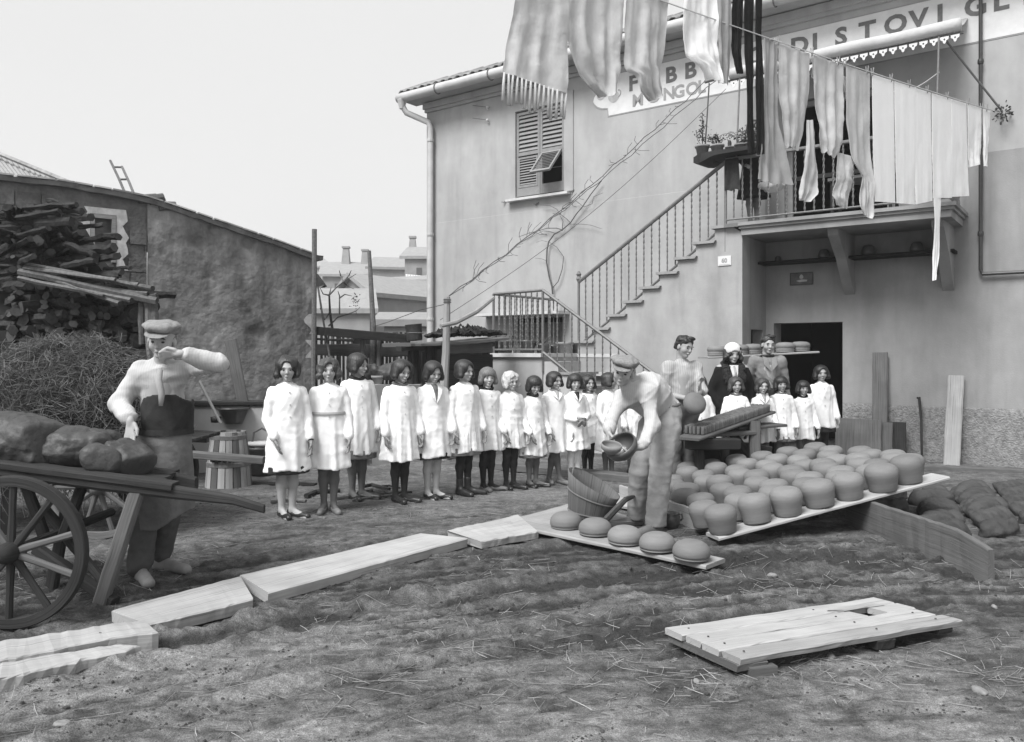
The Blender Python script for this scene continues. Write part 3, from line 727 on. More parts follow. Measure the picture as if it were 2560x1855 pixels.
# right end of the stair wall with a dark hollow under the flight
m = MB(); h0, h1, hz1 = .16, .66, 1.86
for d0, d1, z0, z1 in ((.013, h0, -.1, 3.26), (h1, .72, -.1, 3.26), (h0, h1, hz1, 3.26)): fbox(m, -1.3, -1.142, d0, d1, z0, z1)
m.build('stair_end_wall', 'plaster_right', B)
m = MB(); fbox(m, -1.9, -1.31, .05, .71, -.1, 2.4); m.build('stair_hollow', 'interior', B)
for s_, z_ in treads:
    m = MB(); m.loft([[W3(s, .013, z_-.04), W3(s+(.0 if k == 0 else .0), 1.075, z_-.04), W3(s+(-.0 if k == 0 else .03), 1.075, z_), W3(s, .013, z_)] for k, s in ((0, s_-.045), (1, s_+run+.0))]); m.build('stair_tread', 'tread', B)
# balusters: twisted square iron
def twist_pts(p0, p1, n=9):
    return [np.array(p0)+(np.array(p1)-np.array(p0))*i/n for i in range(n+1)]
def baluster(p0, p1, parent, r=.012, name='baluster', material='iron'):
    m = MB(); L = p1[2]-p0[2]; n = max(6, int(L/.045)); secs = []
    for i in range(n+1):
        t = i/n; p = np.array(p0)+(np.array(p1)-np.array(p0))*t; rr_ = r*(1.35 if (i % 2) else .8); ph = i*.8
        secs.append([p+np.array([math.cos(ph+k*math.pi/2)*rr_, math.sin(ph+k*math.pi/2)*rr_, 0]) for k in range(4)])
    m.loft(secs); return m.build(name, material, parent)
hr0 = W3(-3.95, 1.0, 2.69+.0); hr1 = W3(-1.40, 1.0, 4.33)
RA = thing('stair_railing', 'twisted iron railing climbing the upper flight of the outside stair', 'railing', W3(-3.95, 1, 1.5))
m = MB(); m.tube([hr0, hr1], .032, 8); m.build('handrail', 'iron', RA)
m = MB(); m.tube([W3(-3.95, 1., 1.63), W3(-1.40, 1., 3.39)], .02, 6); m.build('bottom_bar', 'iron', RA)
nb = 19
for i in range(1, nb):
    t = i/nb; s = -3.95+2.55*t; baluster(W3(s, 1., 1.64+1.76*t), W3(s, 1., 2.66+1.64*t), RA)
for s, z0, z1 in ((-3.95, 1.5, 2.78), (-1.40, 3.0, 4.33)):
    m = MB(); m.tube([W3(s, 1., z0), W3(s, 1., z1)], .022, 8)
    if s < -3: m.lathe([(.02, -.1), (.045, -.04), (.03, 0), (.045, .04), (.012, .09)], W3(s, 1., z1), 10)
    m.build('newel_post', 'iron', RA)
# lower landing and lower flight
s0L, s1L = -4.95, -3.97
m = MB(); fbox(m, s0L, s1L, 1.03, 2.05, -.1, 1.44); fbox(m, s0L, -3.96, .013, 1.03, -.1, 1.43); m.build('landing_block', 'plaster_stair', B)
m = MB(); fbox(m, s0L-.02, s1L+.01, 1.031, 2.10, 1.44, 1.50); fbox(m, s0L-.02, -3.2, .99, 1.029, 1.432, 1.49); fbox(m, s0L-.02, -3.955, .014, .99, 1.431, 1.489); m.build('landing_slab', 'stone_pale', B)
m = MB(); fbox(m, s1L+.012, -3.0, 1.025, 1.10, 1.13, 1.19); m.build('landing_ledge', 'stone_pale', B)
lp = [(s1L+.003, -.1), (-2.0, -.1)]; sc, zc = -2.0, 0.
lt = []; nl = 7; rl = 1.44/nl; ru = (1.97)/nl
for i in range(nl): lt.append((-2.0-ru*i, rl*(i+1)*.98))
for s_, z_ in lt: lp += [(s_, z_-.04), (s_-ru, z_-.04)]
lp[-1] = (s1L+.003, lp[-1][1])
lp = [(s, min(z, 1.4)) for s, z in lp]
prism(lp, 1.35, 2.02, 'lower_stair_wall', 'plaster_low', B)
for s_, z_ in lt[:-1]: m = MB(); fbox(m, s_-ru+.005, s_+.04, 1.34, 2.05, z_-.038, z_); m.build('stair_tread', 'tread', B)
RL = thing('landing_railing', 'twisted iron railing around the lower landing and down the lower flight', 'railing', W3(s0L, 2.03, 1.5))
Lc = [W3(s0L, .1, 2.47), W3(s0L, 2.03, 2.47), W3(s1L, 2.03, 2.49), W3(-1.95, 2.03, 1.15)]
m = MB(); m.tube(Lc[0:2], .024, 6); m.tube(Lc[1:3], .026, 6); m.tube(Lc[2:4], .026, 6); m.build('handrail', 'iron', RL)
m = MB(); m.tube([W3(s0L, .1, 1.56), W3(s0L, 2.03, 1.56), W3(s1L, 2.03, 1.56)], .015, 6); m.tube([W3(s1L, 2.03, 1.52), W3(-1.95, 2.03, .17)], .022, 6); m.build('bottom_bar', 'iron', RL)
for i in range(1, 9): baluster(W3(s0L+.98*i/9, 2.03, 1.56), W3(s0L+.98*i/9, 2.03, 2.46), RL)
for i in range(1, 12): baluster(W3(s0L, .1+1.93*i/12, 1.56), W3(s0L, .1+1.93*i/12, 2.46), RL)
for i in range(1, 15): t = i/15; baluster(W3(s1L+2.02*t, 2.03, 1.53-1.35*t), W3(s1L+2.02*t, 2.03, 2.47-1.33*t), RL)
for s, d, z0, z1 in ((s0L, 2.03, 1.5, 2.47), (s1L, 2.03, 1.2, 2.49), (-1.95, 2.03, 0, 1.15)): m = MB(); m.tube([W3(s, d, z0), W3(s, d, z1)], .022, 7); m.build('newel_post', 'iron', RL)
# ledge and grilled store window behind the landing
m = MB(); fbox(m, fs(1187, .35), fs(1398, .35), .013, .38, fz(1290, 783, .38)-.03, fz(1290, 783, .38)+.02); m.build('window_canopy', 'stone_pale', B)
for i in range(5): m = MB(); s = store[0]+(store[1]-store[0])*(i+.5)/5; m.tube([W3(s, -.05, 1.5), W3(s, -.05, store[3])], .01, 5); m.build('window_bar', 'iron', B)
m = MB(); fbox(m, store[0]+.03, store[1]-.03, -.1, -.07, 1.5, store[3]-.1); m.build('window_net', 'cloth_grey', B)

# --- balcony
BS0, BS1, BD = -1.15, 1.56, 1.05
m = MB()
for z0, z1, e in ((3.22, 3.31, 0), (3.312, 3.35, .03), (3.352, 3.40, .06)): fbox(m, BS0-(.0 if e == 0 else .02), BS1+e, .013, BD+e, z0, z1)
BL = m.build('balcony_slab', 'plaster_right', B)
m = MB(); fbox(m, fs(1815, 1.02), BS0-.022, .2, 1.1, 3.345, 3.398); m.build('stair_head_slab', 'iron', B)
def bracket(s):
    pr = [(.013, 3.219), (.92, 3.219), (.9, 3.13), (.5, 2.85), (.12, 2.45), (.013, 2.36)]; m = MB(); n = len(pr)
    a = m.add([W3(s-.07, d, z) for d, z in pr]); b = m.add([W3(s+.07, d, z) for d, z in pr]); m.face(list(range(a, a+n))); m.face(list(range(b, b+n))[::-1])
    for i in range(n): m.face((a+i, b+i, b+(i+1) % n, a+(i+1) % n))
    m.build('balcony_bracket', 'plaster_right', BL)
bracket(fs(2125, .0)+.0); bracket(fs(2372, .0)); 
RB = thing('balcony_railing', 'iron railing of the balcony behind the hanging laundry', 'railing', W3(BS0, .98, 3.4))
m = MB(); m.tube([W3(-1.4, 1., 4.36), W3(BS1-.03, 1., 4.36), W3(BS1-.03, .05, 4.36)], .028, 7); m.build('handrail', 'iron', RB)
m = MB(); m.tube([W3(-1.4, 1., 3.47), W3(BS1-.03, 1., 3.47), W3(BS1-.03, .05, 3.47)], .014, 6); m.build('bottom_bar', 'iron', RB)
for i in range(1, 23): s = -1.4+(BS1-.03+1.4)*i/23; baluster(W3(s, 1., 3.47), W3(s, 1., 4.35), RB, material='iron')
for i in range(0, 8): d = .98-.93*i/8; baluster(W3(BS1-.03, d, 3.47), W3(BS1-.03, d, 4.35), RB)
# wicker-dark mesh panel at the right of the balcony
m = MB()
for i in range(7): m.tube([W3(.9+.02*i, .1, 3.5+.12*i), W3(BS1-.1, .1, 3.5+.12*i)], .008, 4)
m.build('lattice', 'iron_dark', RB)
# balcony door leaves
m = MB(); fbox(m, bdoor[0]+.02, bdoor[0]+.1, -.12, -.06, 3.42, 5.33); fbox(m, bdoor[1]-.1, bdoor[1]-.02, -.12, -.06, 3.42, 5.33); fbox(m, bdoor[0]+.1, bdoor[1]-.1, -.12, -.06, 5.25, 5.33); m.build('door_frame', 'shutter', B)
# awning: canvas from the wall to a rolled bar with scalloped edge
AS0, AS1 = fs(1826, .9), fs(2402, .9)
azl, azr = fz(1826, 198, .9), fz(2398, 88, .9); az = (azl+azr)/2
AW = thing('awning', 'pale rolled canvas awning with scalloped white edge over the balcony', 'awning', W3(AS0, .0, az))
m = MB(); Vg = [[W3(s, .9*(1-t)+.02, az+.1+.38*t-.05*math.sin(math.pi*t)) for t in np.linspace(0, 1, 6)] for s in np.linspace(AS0+.03, AS1-.03, 22)]
Vg = np.array(Vg); m.grid(Vg); m.grid(Vg[::-1]+[0, 0, .008]); m.build('canvas', 'linen_mid', AW, smooth=True)
m = MB(); m.loft([[W3(s, .9+.085*math.cos(t), az+.10+.085*math.sin(t)+.006*math.sin(s*5)) for t in np.linspace(0, 2*math.pi, 13)[:-1]] for s in np.linspace(AS0, AS1, 26)]); m.build('roll', 'linen', AW, smooth=True)
m = MB(); fbox(m, AS0-.03, AS1+.03, .885, .915, az-.015, az+.014); m.build('front_bar', 'iron_dark', AW)
nsc = int((AS1-AS0)/.118); scm = None
for i in range(nsc):
    s = AS0+(AS1-AS0)*(i+.5)/nsc; hw = (AS1-AS0)/nsc*.42
    pr = [(-hw, 0), (-hw*.9, -.035), (-hw*.4, -.05), (-hw*.3, -.075), (0, -.09), (hw*.3, -.075), (hw*.4, -.05), (hw*.9, -.035), (hw, 0)]
    m = MB(); n = len(pr); a = m.add([W3(s+x, .918, az-.016+z) for x, z in pr]); b = m.add([W3(s+x, .924, az-.016+z) for x, z in pr]); m.face(list(range(a, a+n))[::-1]); m.face(range(b, b+n))
    for k in range(n): m.face((a+k, a+(k+1) % n, b+(k+1) % n, b+k))
    m.build('scallop', 'sheet', AW)
    m = MB(); m.lathe([(.0001, 0), (.011, 0), (.011, .003)], (0, 0, 0), 7, M=Matrix.Translation(Vector(W3(s, .925, az-.05))) @ Matrix((Vector((FA[0], FA[1], 0)), Vector((0, 0, 1)), Vector((FN[0], FN[1], 0)))).transposed().to_4x4()); m.build('scallop_hole', 'iron_dark', AW)
for s in (fs(2348, .9), AS0+.15):
    m = MB(); m.tube([W3(s, .92, az), W3(s-.02, 1.0, 4.36)], .013, 6); m.build('awning_stay', 'iron', AW)
m = MB(); m.tube([FP(2337, 66, .85), FP(2505, 278, .03)], .014, 6); m.build('awning_rod', 'iron', AW)
# lamp under the awning
lm = thing('balcony_lamp', 'round pale lamp shade hanging under the awning', 'lamp', FP(2127, 157, .5)); c = FP(2127, 157, .5)
m = MB(); m.lathe([(.02, .05), (.05, .03), (.09, -.02), (.085, -.022), (.04, .02)], c, 20); m.build('lamp_shade', 'paint_white', lm)
m = MB(); m.tube([c+[0, 0, .04], c+[0, 0, .25]], .005, 5); m.build('lamp_cord', 'iron_dark', lm)
# small ledge with plants by the stair head
LZ = fz(1800, 385, 1.0)
ls0, ls1 = fs(1737, 1.), fs(1892, 1.)
LG = thing('plant_ledge', 'curved wooden ledge at the stair head carrying potted plants', 'shelf', W3(ls0, 1, LZ))
zt = 4.46; m = MB(); n = 14; secs = []
for i in range(n+1):
    t = i/n; s = ls0+(ls1-ls0)*t; th = .07+.075*math.sin(min(1, t*2.2)*math.pi)*.6+.03*(t < .35); th = .06+.08*math.exp(-((t-.18)/.16)**2); w_ = .05+.2*min(1, t*5)
    secs.append([W3(s, 1.+w_, zt), W3(s, 1.-w_, zt), W3(s, 1.-w_, zt-th), W3(s, 1.+w_, zt-th)])
m.loft(secs); m.build('ledge_board', 'wood_dark', LG)
m = MB(); m.tube([W3(ls0+.3, 1., zt-.1), W3(ls0+.45, 1., zt-.17), W3(-1.4, 1., zt-.13)], .014, 6); m.build('ledge_iron', 'iron_dark', LG)
# shelf under the balcony
sh0, sh1 = fs(1880, .15), fs(2386, .3)
zs_ = fz(2130, 640, .3)
SH = thing('wall_shelf', 'long dark wooden shelf fixed to the wall beneath the balcony', 'shelf', W3(sh0, 0, zs_))
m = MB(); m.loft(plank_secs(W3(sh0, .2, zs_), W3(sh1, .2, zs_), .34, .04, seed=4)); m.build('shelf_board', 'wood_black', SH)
for s in (sh0+.1, sh1-.25, (sh0+sh1)/2): m = MB(); m.tube([W3(s, .013, zs_-.045), W3(s, .34, zs_-.045)], .014, 5); m.tube([W3(s, .02, zs_-.3), W3(s, .3, zs_-.05)], .012, 5); m.build('shelf_bracket', 'iron_dark', SH)
for i, (px, wd, lb) in enumerate(((1945, .055, 'small dark pot at the left end of the shelf under the balcony'), (2060, .09, 'dark rounded pot on the shelf left of the balcony bracket'), (2172, .10, 'dark tapered pot on the shelf between the two balcony brackets'), (2292, .095, 'dark squat pot at the right end of the shelf under the balcony'))):
    c = W3(fs(px, .2), .2, zs_+.002); m = MB(); h = wd*1.5
    m.lathe([(wd, 0), (wd*.98, h*.3), (wd*.8, h*.8), (wd*.55, h), (.001, h*1.02)], c, 18); tag(m.build('shelf_pot', 'clay_dark', smooth=True, loc=c), lb, 'pot', 'pots on the shelf under the balcony')
# house number and plaque
NP = thing('house_number_plate', 'white enamel house number plate on the stair wall reading 60', 'sign', FP(1812, 652, 1.03)); c = FP(1812, 652, 1.03)
sc_, zc_ = fs(1812, 1.02), fz(1812, 652, 1.02)
m = MB(); fbox(m, sc_-.1, sc_+.1, 1.02, 1.034, zc_-.07, zc_+.07); fbox(m, sc_-.085, sc_+.085, 1.034, 1.038, zc_-.055, zc_+.055); m.build('number_plate', 'paint_white', NP)
B_keep, sg_keep = B, sg
def text_on(txt, s, d, z, h, material, parent, bold=0., name='lettering', sp=1.0):
    cu = bpy.data.curves.new('t', 'FONT'); cu.body = txt; cu.size = h/.72; cu.extrude = .002; cu.offset = bold; cu.align_x = 'CENTER'; cu.align_y = 'CENTER'; cu.resolution_u = 3; cu.space_character = sp
    o = bpy.data.objects.new('tmp', cu); COL.objects.link(o); dg = bpy.context.evaluated_depsgraph_get(); me = bpy.data.meshes.new_from_object(o.evaluated_get(dg)); bpy.data.objects.remove(o)
    me.name = name; me.materials.clear(); me.materials.append(MATS[material]); lo = bpy.data.objects.new(name, me); COL.objects.link(lo)
    org = Vector((0, 0, 0)); q = parent
    while q is not None: org += q.location; q = q.parent
    M = Matrix.Translation(Vector(W3(s, d, z))-org) @ Matrix((Vector((FA[0], FA[1], 0)), Vector((0, 0, 1)), Vector((FN[0], FN[1], 0)))).transposed().to_4x4()
    for v in me.vertices: v.co = M @ v.co
    lo.parent = parent; return lo
text_on('60', sc_, 1.04, zc_, .062, 'sign_grey', NP, bold=.003)
PL = thing('wall_plaque', 'small dark rectangular plaque with a pale emblem above the doorway', 'sign', FP(2005, 697, .02)); sc2, zc2 = fs(2005), fz(2005, 697)
m = MB(); fbox(m, sc2-.17, sc2+.17, .012, .03, zc2-.095, zc2+.095); m.build('plaque_board', 'cloth_grey', PL)
m = MB()
for a, b, c_, e in ((-.17, .17, .083, .095), (-.17, .17, -.095, -.083), (-.17, -.158, -.083, .083), (.158, .17, -.083, .083)): fbox(m, sc2+a, sc2+b, .03, .036, zc2+c_, zc2+e)
m.build('plaque_rim', 'iron_dark', PL)
m = MB(); m.poly([W3(sc2+.03*math.cos(t)*(1-.3*math.sin(t)), .032, zc2+.03+.035*math.sin(t)) for t in np.linspace(0, 6.28, 9)[:-1]]); m.poly([W3(sc2+x, .032, zc2+z) for x, z in ((-.08, -.03), (-.03, -.05), (.08, -.045), (.09, -.02), (0, -.012))]); m.build('plaque_emblem', 'sign_pale', PL)
# drainpipe at the right
rp = fs(2452, .05); m = MB(); m.tube([W3(rp, .07, EV), W3(rp, .07, 2.62), W3(rp+.02, .07, 2.56), W3(SR, .07, 2.56)], .024, 8); q_ = m.build('iron_pipe', 'iron_dark', B)
for z in (3.1, 4.25, 5.4): m = MB(); m.lathe([(.035, -.03), (.038, 0), (.035, .03)], W3(rp, .07, z), 10); m.build('pipe_collar', 'iron_dark', q_)
# bushy tuft where the wire is fixed
m = MB(); c = FP(2508, 282, .12)
for i in range(60): v = np.random.RandomState(i).randn(3)*.06; m.box(c+v, (.03, .02, .003), X=v+[.01, 0, 0], Z=(rnd.random(), rnd.random(), 1))
tag(m.build('wall_tuft', 'leaf', loc=c), 'dark tuft where the washing line meets the wall at right', 'plant', kind='stuff')
# flag-pole like bar and thin rod by the sign
VP = thing('vine_support', 'thin rod with crossbar rising from the plant ledge to hold vine wires', 'pole', W3(fs(1763, .95), .95, 4.45))
p_a = W3(fs(1761, .95), .95, 4.45); p_b = P(1773, 208, p_a[1]); cr0 = P(1762, 205, p_a[1]); cr1 = P(1790, 197, p_a[1])
m = MB(); m.tube([p_a, p_b], .011, 6); m.build('rod', 'twig', VP); m = MB(); m.tube([cr0, cr1], .026, 8); m.build('crossbar', 'iron', VP)

# ================================================================== left shed with rough plaster
def SW(px, py):   # point on the shed's wall plane
    a = np.array([(785-1280)/F*12.5, 12.5]); b = np.array([(0-1280)/F*10., 10.]); x = (px-1280)/F; dx = b-a
    t = (x*a[1]-a[0])/(dx[0]-x*dx[1]); q = a+dx*t; return np.array([q[0], q[1], CH+(HZ-py)/F*q[1]])
_sa = SW(785, 880); _sb = SW(0, 880); SD = (_sa-_sb)/np.linalg.norm(_sa-_sb); SN = np.array([SD[1], -SD[0], 0.])   # SN faces the yard
SHD = thing('plastered_shed', 'dark shed with crumbling plastered wall and sloping roof on the left', 'building', SW(500, 1150))
top = [(785, 645), (700, 614), (600, 580), (520, 553), (435, 524), (370, 503), (340, 496), (253, 480), (150, 462), (47, 452), (-200, 425)]
tz = sorted([(float((SW(px, py)-_sb)@SD), SW(px, py)[2]) for px, py in top])
ts = np.array([a for a, b in tz]); zs2 = np.array([b for a, b in tz])
def SP(t, z, d=0.): q = _sb+SD*t+SN*d; return np.array([q[0], q[1], z])
stx = float((SW(368, 700)-_sb)@SD); wt0, wt1 = float((SW(232, 600)-_sb)@SD), float((SW(283, 600)-_sb)@SD)
wz0, wz1 = SW(260, 655)[2], SW(260, 543)[2]
m = MB(); tt = np.arange(stx, ts[-1]+.001, (ts[-1]-stx)/120); V = []
for t in tt:
    zt_ = float(np.interp(t, ts, zs2)); col = []
    for k in range(61):
        z = -.1+(zt_+.1)*k/60; lump = .05*fbm2(t*2.2, z*2.2, 4, 3)+.05*np.clip(fbm2(t*1.3, z*1.3, 3, 9)-.1, 0, 1); hole = -.09*float(np.clip(fbm2(t*2.4+5, z*3.1, 2, 14)-.42, 0, .3)/.3)
        col.append(SP(t, z, lump+hole))
    V.append(col)
m.grid(np.array(V)); m.build('plaster_face', 'shed_plaster', SHD, smooth=True)
# pale remnant of whitewash at the corner
m = MB()
for py0, py1, w_ in ((785, 835, 12), (850, 895, 10)):
    pr = [(778, py0), (775, py1)]; V = []
    for i in range(8):
        py = py0+(py1-py0)*i/7; a = 781; b = a-w_*(1.2+.8*math.sin(i*.9+py0)); V.append([SW(a, py)+SN*.03, SW(b, py)+SN*.035])
    m.grid(np.array(V)[::-1])
m.build('whitewash_patch', 'old_render', SHD)
# block-built part at left: every block is a piece of its own
m = MB(); m.loft([[SP(t, -.1, -.02), SP(t, -.1, -.3), SP(t, float(np.interp(t, ts, zs2)), -.3), SP(t, float(np.interp(t, ts, zs2)), -.02)] for t in np.linspace(-1.5, wt0, 8)])
m.loft([[SP(t, -.1, -.02), SP(t, -.1, -.3), SP(t, float(np.interp(t, ts, zs2)), -.3), SP(t, float(np.interp(t, ts, zs2)), -.02)] for t in np.linspace(wt1, stx, 5)])
m.loft([[SP(t, -.1, -.02), SP(t, -.1, -.3), SP(t, wz0, -.3), SP(t, wz0, -.02)] for t in (wt0+.001, wt1-.001)]); m.loft([[SP(t, wz1, -.02), SP(t, wz1, -.3), SP(t, float(np.interp(t, ts, zs2)), -.3), SP(t, float(np.interp(t, ts, zs2)), -.02)] for t in (wt0+.001, wt1-.001)])
bk = m.build('block_wall', 'shed_stone', SHD)
rr = np.random.RandomState(4); z = -.05; row = 0
while z < 3.6:
    t = -.6+(.2 if row % 2 else 0); hh = .19
    while t < stx-.02:
        L = .28+rr.rand()*.14; t1 = min(t+L, stx-.005); zt_ = float(np.interp((t+t1)/2, ts, zs2))-.1
        inwin = t1 > wt0-.12 and t < wt1+.10 and z+hh > wz0-.06 and z < wz1+.09
        if z+hh < zt_ and not inwin and z > 1.4:
            q = MB(); e = rr.rand(4)*.012; q.loft([[SP(a, z+.006+e[0], -.03), SP(a, z+.006, .006+e[1]), SP(a, z+hh-.008, .006+e[2]), SP(a, z+hh-.008+e[3]*.2, -.03)] for a in (t+.006, t1-.006)]); q.build('block', 'shed_stone', bk)
        t = t1+.001
    z += hh; row += 1
m = MB()      # crumbling render band round the window and its wooden frame
for a, b, c, e, o in ((wt0-.10, wt0-.035, wz0-.05, wz1+.12, 0), (wt1+.036, wt1+.16, wz0-.1, wz1+.12, 1), (wt0-.035, wt1+.036, wz1+.036, wz1+.12, 2)):
    V = []
    for i in range(12):
        zz_ = c+(e-c)*i/11; j = .03*math.sin(i*2.1+o)+.02*math.sin(i*5.3); V.append([SP(a+(j if o == 0 else 0), zz_, .02), SP((a+b)/2, zz_, .024), SP(b+(j if o == 1 else 0), zz_, .02)])
    m.grid(np.array(V)[:, ::1])
m.build('window_render', 'old_render', SHD)
m = MB()
for a, b, c, e in ((wt0-.03, wt0+.02, wz0, wz1+.03), (wt1-.02, wt1+.03, wz0, wz1+.03), (wt0+.02, wt1-.02, wz1-.02, wz1+.03)): m.loft([[SP(t, c, -.05), SP(t, c, .03), SP(t, e, .03), SP(t, e, -.05)] for t in (a, b)])
m.build('window_frame', 'wood_light', SHD)
m = MB(); m.loft([[SP(t, wz0, -.1), SP(t, wz0, -.08), SP(t, wz1, -.08), SP(t, wz1, -.1)] for t in (wt0, wt1)]); m.build('window_pane', 'cloth_grey', SHD)
# roof slabs along the rake
m = MB(); tt = np.linspace(-1.5, ts[-1]+.12, 70)
m.loft([[SP(t, float(np.interp(t, ts, zs2))-.03+.012*vn2(t*7, 1), -4), SP(t, float(np.interp(t, ts, zs2))-.03+.012*vn2(t*7, 1), .07+.03*vn2(t*5, 4)), SP(t, float(np.interp(t, ts, zs2))+.035+.014*vn2(t*6, 2), .09+.04*vn2(t*5, 4)), SP(t, float(np.interp(t, ts, zs2))+.03, -4)] for t in tt]); rf = m.build('shed_roof', 'tile', SHD)
for i in range(30):
    t = ts[-1]-.02-i*.22-.03*rr.rand(); z_ = float(np.interp(t-.1, ts, zs2)); m = MB(); m.loft([[SP(a, float(np.interp(a, ts, zs2))+.037, -.3), SP(a, float(np.interp(a, ts, zs2))+.037, .11+.02*rr.rand()), SP(a, float(np.interp(a, ts, zs2))+.06, .11), SP(a, float(np.interp(a, ts, zs2))+.06, -.3)] for a in (t-.2, t)]); m.build('slate', 'tile', rf)
m = MB(); a_, b_ = SP(ts[-1], 0), SP(ts[-1], 0)   # right side and back walls
m.loft([[SP(ts[-1]-.25, -.1, -4), SP(ts[-1]-.0, -.1, -4), SP(ts[-1]-.0, zs2[-1]-.03, -4), SP(ts[-1]-.25, zs2[-1]-.03, -4)], [SP(ts[-1]-.25, -.1, -.04), SP(ts[-1], -.1, -.04), SP(ts[-1], zs2[-1]-.03, -.04), SP(ts[-1]-.25, zs2[-1]-.03, -.04)]])
m.build('side_wall', 'shed_plaster', SHD)
# corrugated roof of the building behind, top left
m = MB(); V = []
for i in range(40):
    u = i/39; V.append([P(175-190*u, 457-10*u, 15)+[0, 0, .03*(i % 2)], P(175-260*u, 457-100*u, 18)+[0, 0, .03*(i % 2)]])
m.grid(np.array(V)[::-1]); V2 = np.array(V)-[0, 0, .06]; m.grid(V2)
RR = thing('corrugated_roof', 'pale corrugated roof rising behind the shed at upper left', 'building', P(60, 457, 15)); m.build('roof_sheet', 'far_roof', RR); 
m = MB(); m.loft([[P(-90, 470, 15.2), P(170, 470, 15.2), P(170, 1085, 15.2), P(-90, 1085, 15.2)], [P(-90, 470, 17), P(170, 470, 17), P(170, 1085, 17), P(-90, 1085, 17)]]); m.build('wall', 'far_wall', RR)
m = MB(); m.tube([P(178, 458, 14.9), P(47, 404, 16.5), P(-80, 352, 18)], .05, 5); m.build('ridge', 'tile', RR)
# ladder and sticks lying on the shed roof
LD = thing('ladder', 'wooden ladder leaning up over the shed roof against the sky', 'ladder', P(320, 500, 13))
l0, l1 = P(276, 402, 14.5), P(318, 497, 13.); r0, r1 = P(305, 417, 14.3), P(339, 497, 13.)
for a, b in ((l0, l1), (r0, r1)): m = MB(); m.tube([a, (a+b)/2+[0.01, 0, 0], b+(b-a)*.3], .024, 6); m.build('rail', 'twig', LD)
for py in (419, 451, 483): 
    m = MB(); tl = (py-402)/95; tr = (py-1-417)/80; m.tube([l0+(l1-l0)*tl, r0+(r1-r0)*tr], .018, 5); m.build('rung', 'twig', LD)
for i, (x0, y0, x1, y1, th, lb) in enumerate(((345, 500, 390, 493, .05, 'short pole lying along the shed roof just right of the ladder'), (370, 503, 408, 494, .06, 'thick pale log end at the top of the pile on the shed roof'), (385, 508, 412, 503, .045, 'thin stick under the pale log on the shed roof'), (405, 517, 438, 514, .055, 'pale log lowest on the shed roof, right of the others'), (396, 521, 436, 521, .04, 'short dark stick under the lowest pale log on the shed roof'))):
    a, b = SW(x0, y0)+SN*.02, SW(x1, y1)+SN*.02; m = MB(); m.tube([a, (a+b)/2+[0, 0, .01], b], th, 8); tag(m.build('roof_log', 'wood_mid', loc=a), lb, 'log', 'logs on the shed roof')
# tall poles
def pole(pts, r, lb, material='twig', name='pole'):
    m = MB(); m.tube(pts, r, 8); return tag(m.build(name, material, loc=pts[-1]), lb, 'pole')
pole([P(786, 573, 12.1), P(786, 700, 12.1), P(784, 900, 12.1), P(783, 1130, 12.1)], .038, 'tall thin squared pole at the right corner of the plastered shed')
pole([P(923, 627, 12.4), P(928, 720, 12.35), P(933, 815, 12.3), P(931, 900, 12.3), P(930, 1120, 12.3)], [.028, .036, .042, .045, .045], 'tall leaning pole rising behind the fence')
pole([P(1118, 742, 11.2), P(1117, 800, 11.2), P(1115, 880, 11.2), P(1110, 960, 11.2), P(1110, 1150, 11.2)], [.042, .05, .055, .06, .06], 'pale wooden post wound with wire beside the lean-to roof', 'wood_light')
pole([P(1102, 815, 11.0), P(1140, 806, 11.2), P(1190, 780, 11.7), P(1233, 745, 12.6)], [.028, .034, .036, .034], 'curved pale branch running from the post to the landing railing', 'wood_light')
m = MB()
for k, py in enumerate((748, 752, 756)): c = P(1118, py, 11.2); m.tube([c+[.052*math.cos(t), .052*math.sin(t), 0] for t in np.linspace(0, 6.28, 10)], .007, 4)
tag(m.build('wire_binding', 'iron', loc=P(1118, 752, 11.2)), 'turns of wire bound round the top of the pale post', 'wire')

# ================================================================== lean-to, fence, beam
LT = thing('lean_to', 'low lean-to shed with sagging roof of slabs and rubble', 'shed', P(1120, 860, 11.6))
m = MB(); m.loft(plank_secs(P(990, 858, 11.4), P(1228, 843, 12.3), .95, .05, up=(0, 0, 1), jit=.02, seed=3, warp=-.02, n=22)); m.build('lean_to_roof', 'wood_mid', LT)
m = MB(); m.loft(plank_secs(P(995, 866, 11.1), P(1235, 855, 12.6), .12, .07, jit=.01, seed=5)); m.build('roof_beam', 'wood_dark', LT)
for px, Y in ((1028, 11.3), (1040, 11.5), (1072, 11.4), (1085, 11.5), (1212, 12.4)): m = MB(); m.tube([P(px, 866, Y), P(px+2, 1150, Y)], .045, 7); m.build('post', 'wood_dark', LT)
m = MB(); m.poly([P(1030, 866, 12.6), P(1245, 850, 13.6), P(1245, 1110, 13.6), P(1030, 1110, 12.6)][::-1]); m.build('inner_dark_sheet', 'black', LT)  # flat black sheet standing in for the shade inside the lean-to
for i, (y0, y1, a) in enumerate(((858, 884, 'wood_mid'), (887, 925, 'wood_dark'), (928, 965, 'wood_dark'), (968, 1010, 'wood_dark'), (1012, 1060, 'wood_dark'))):
    m = MB(); p0, p1 = P(1118, (y0+y1)/2, 11.5), P(1232, (y0+y1)/2-2, 12.2); hgt = (y1-y0)/F*11.7; m.loft(plank_secs(p0+[0, -.0, 0], p1, hgt, .03, up=(-.35, -1, 0), jit=.006, seed=i)); m.build('side_plank', a, LT)
rr = np.random.RandomState(9); m = MB()
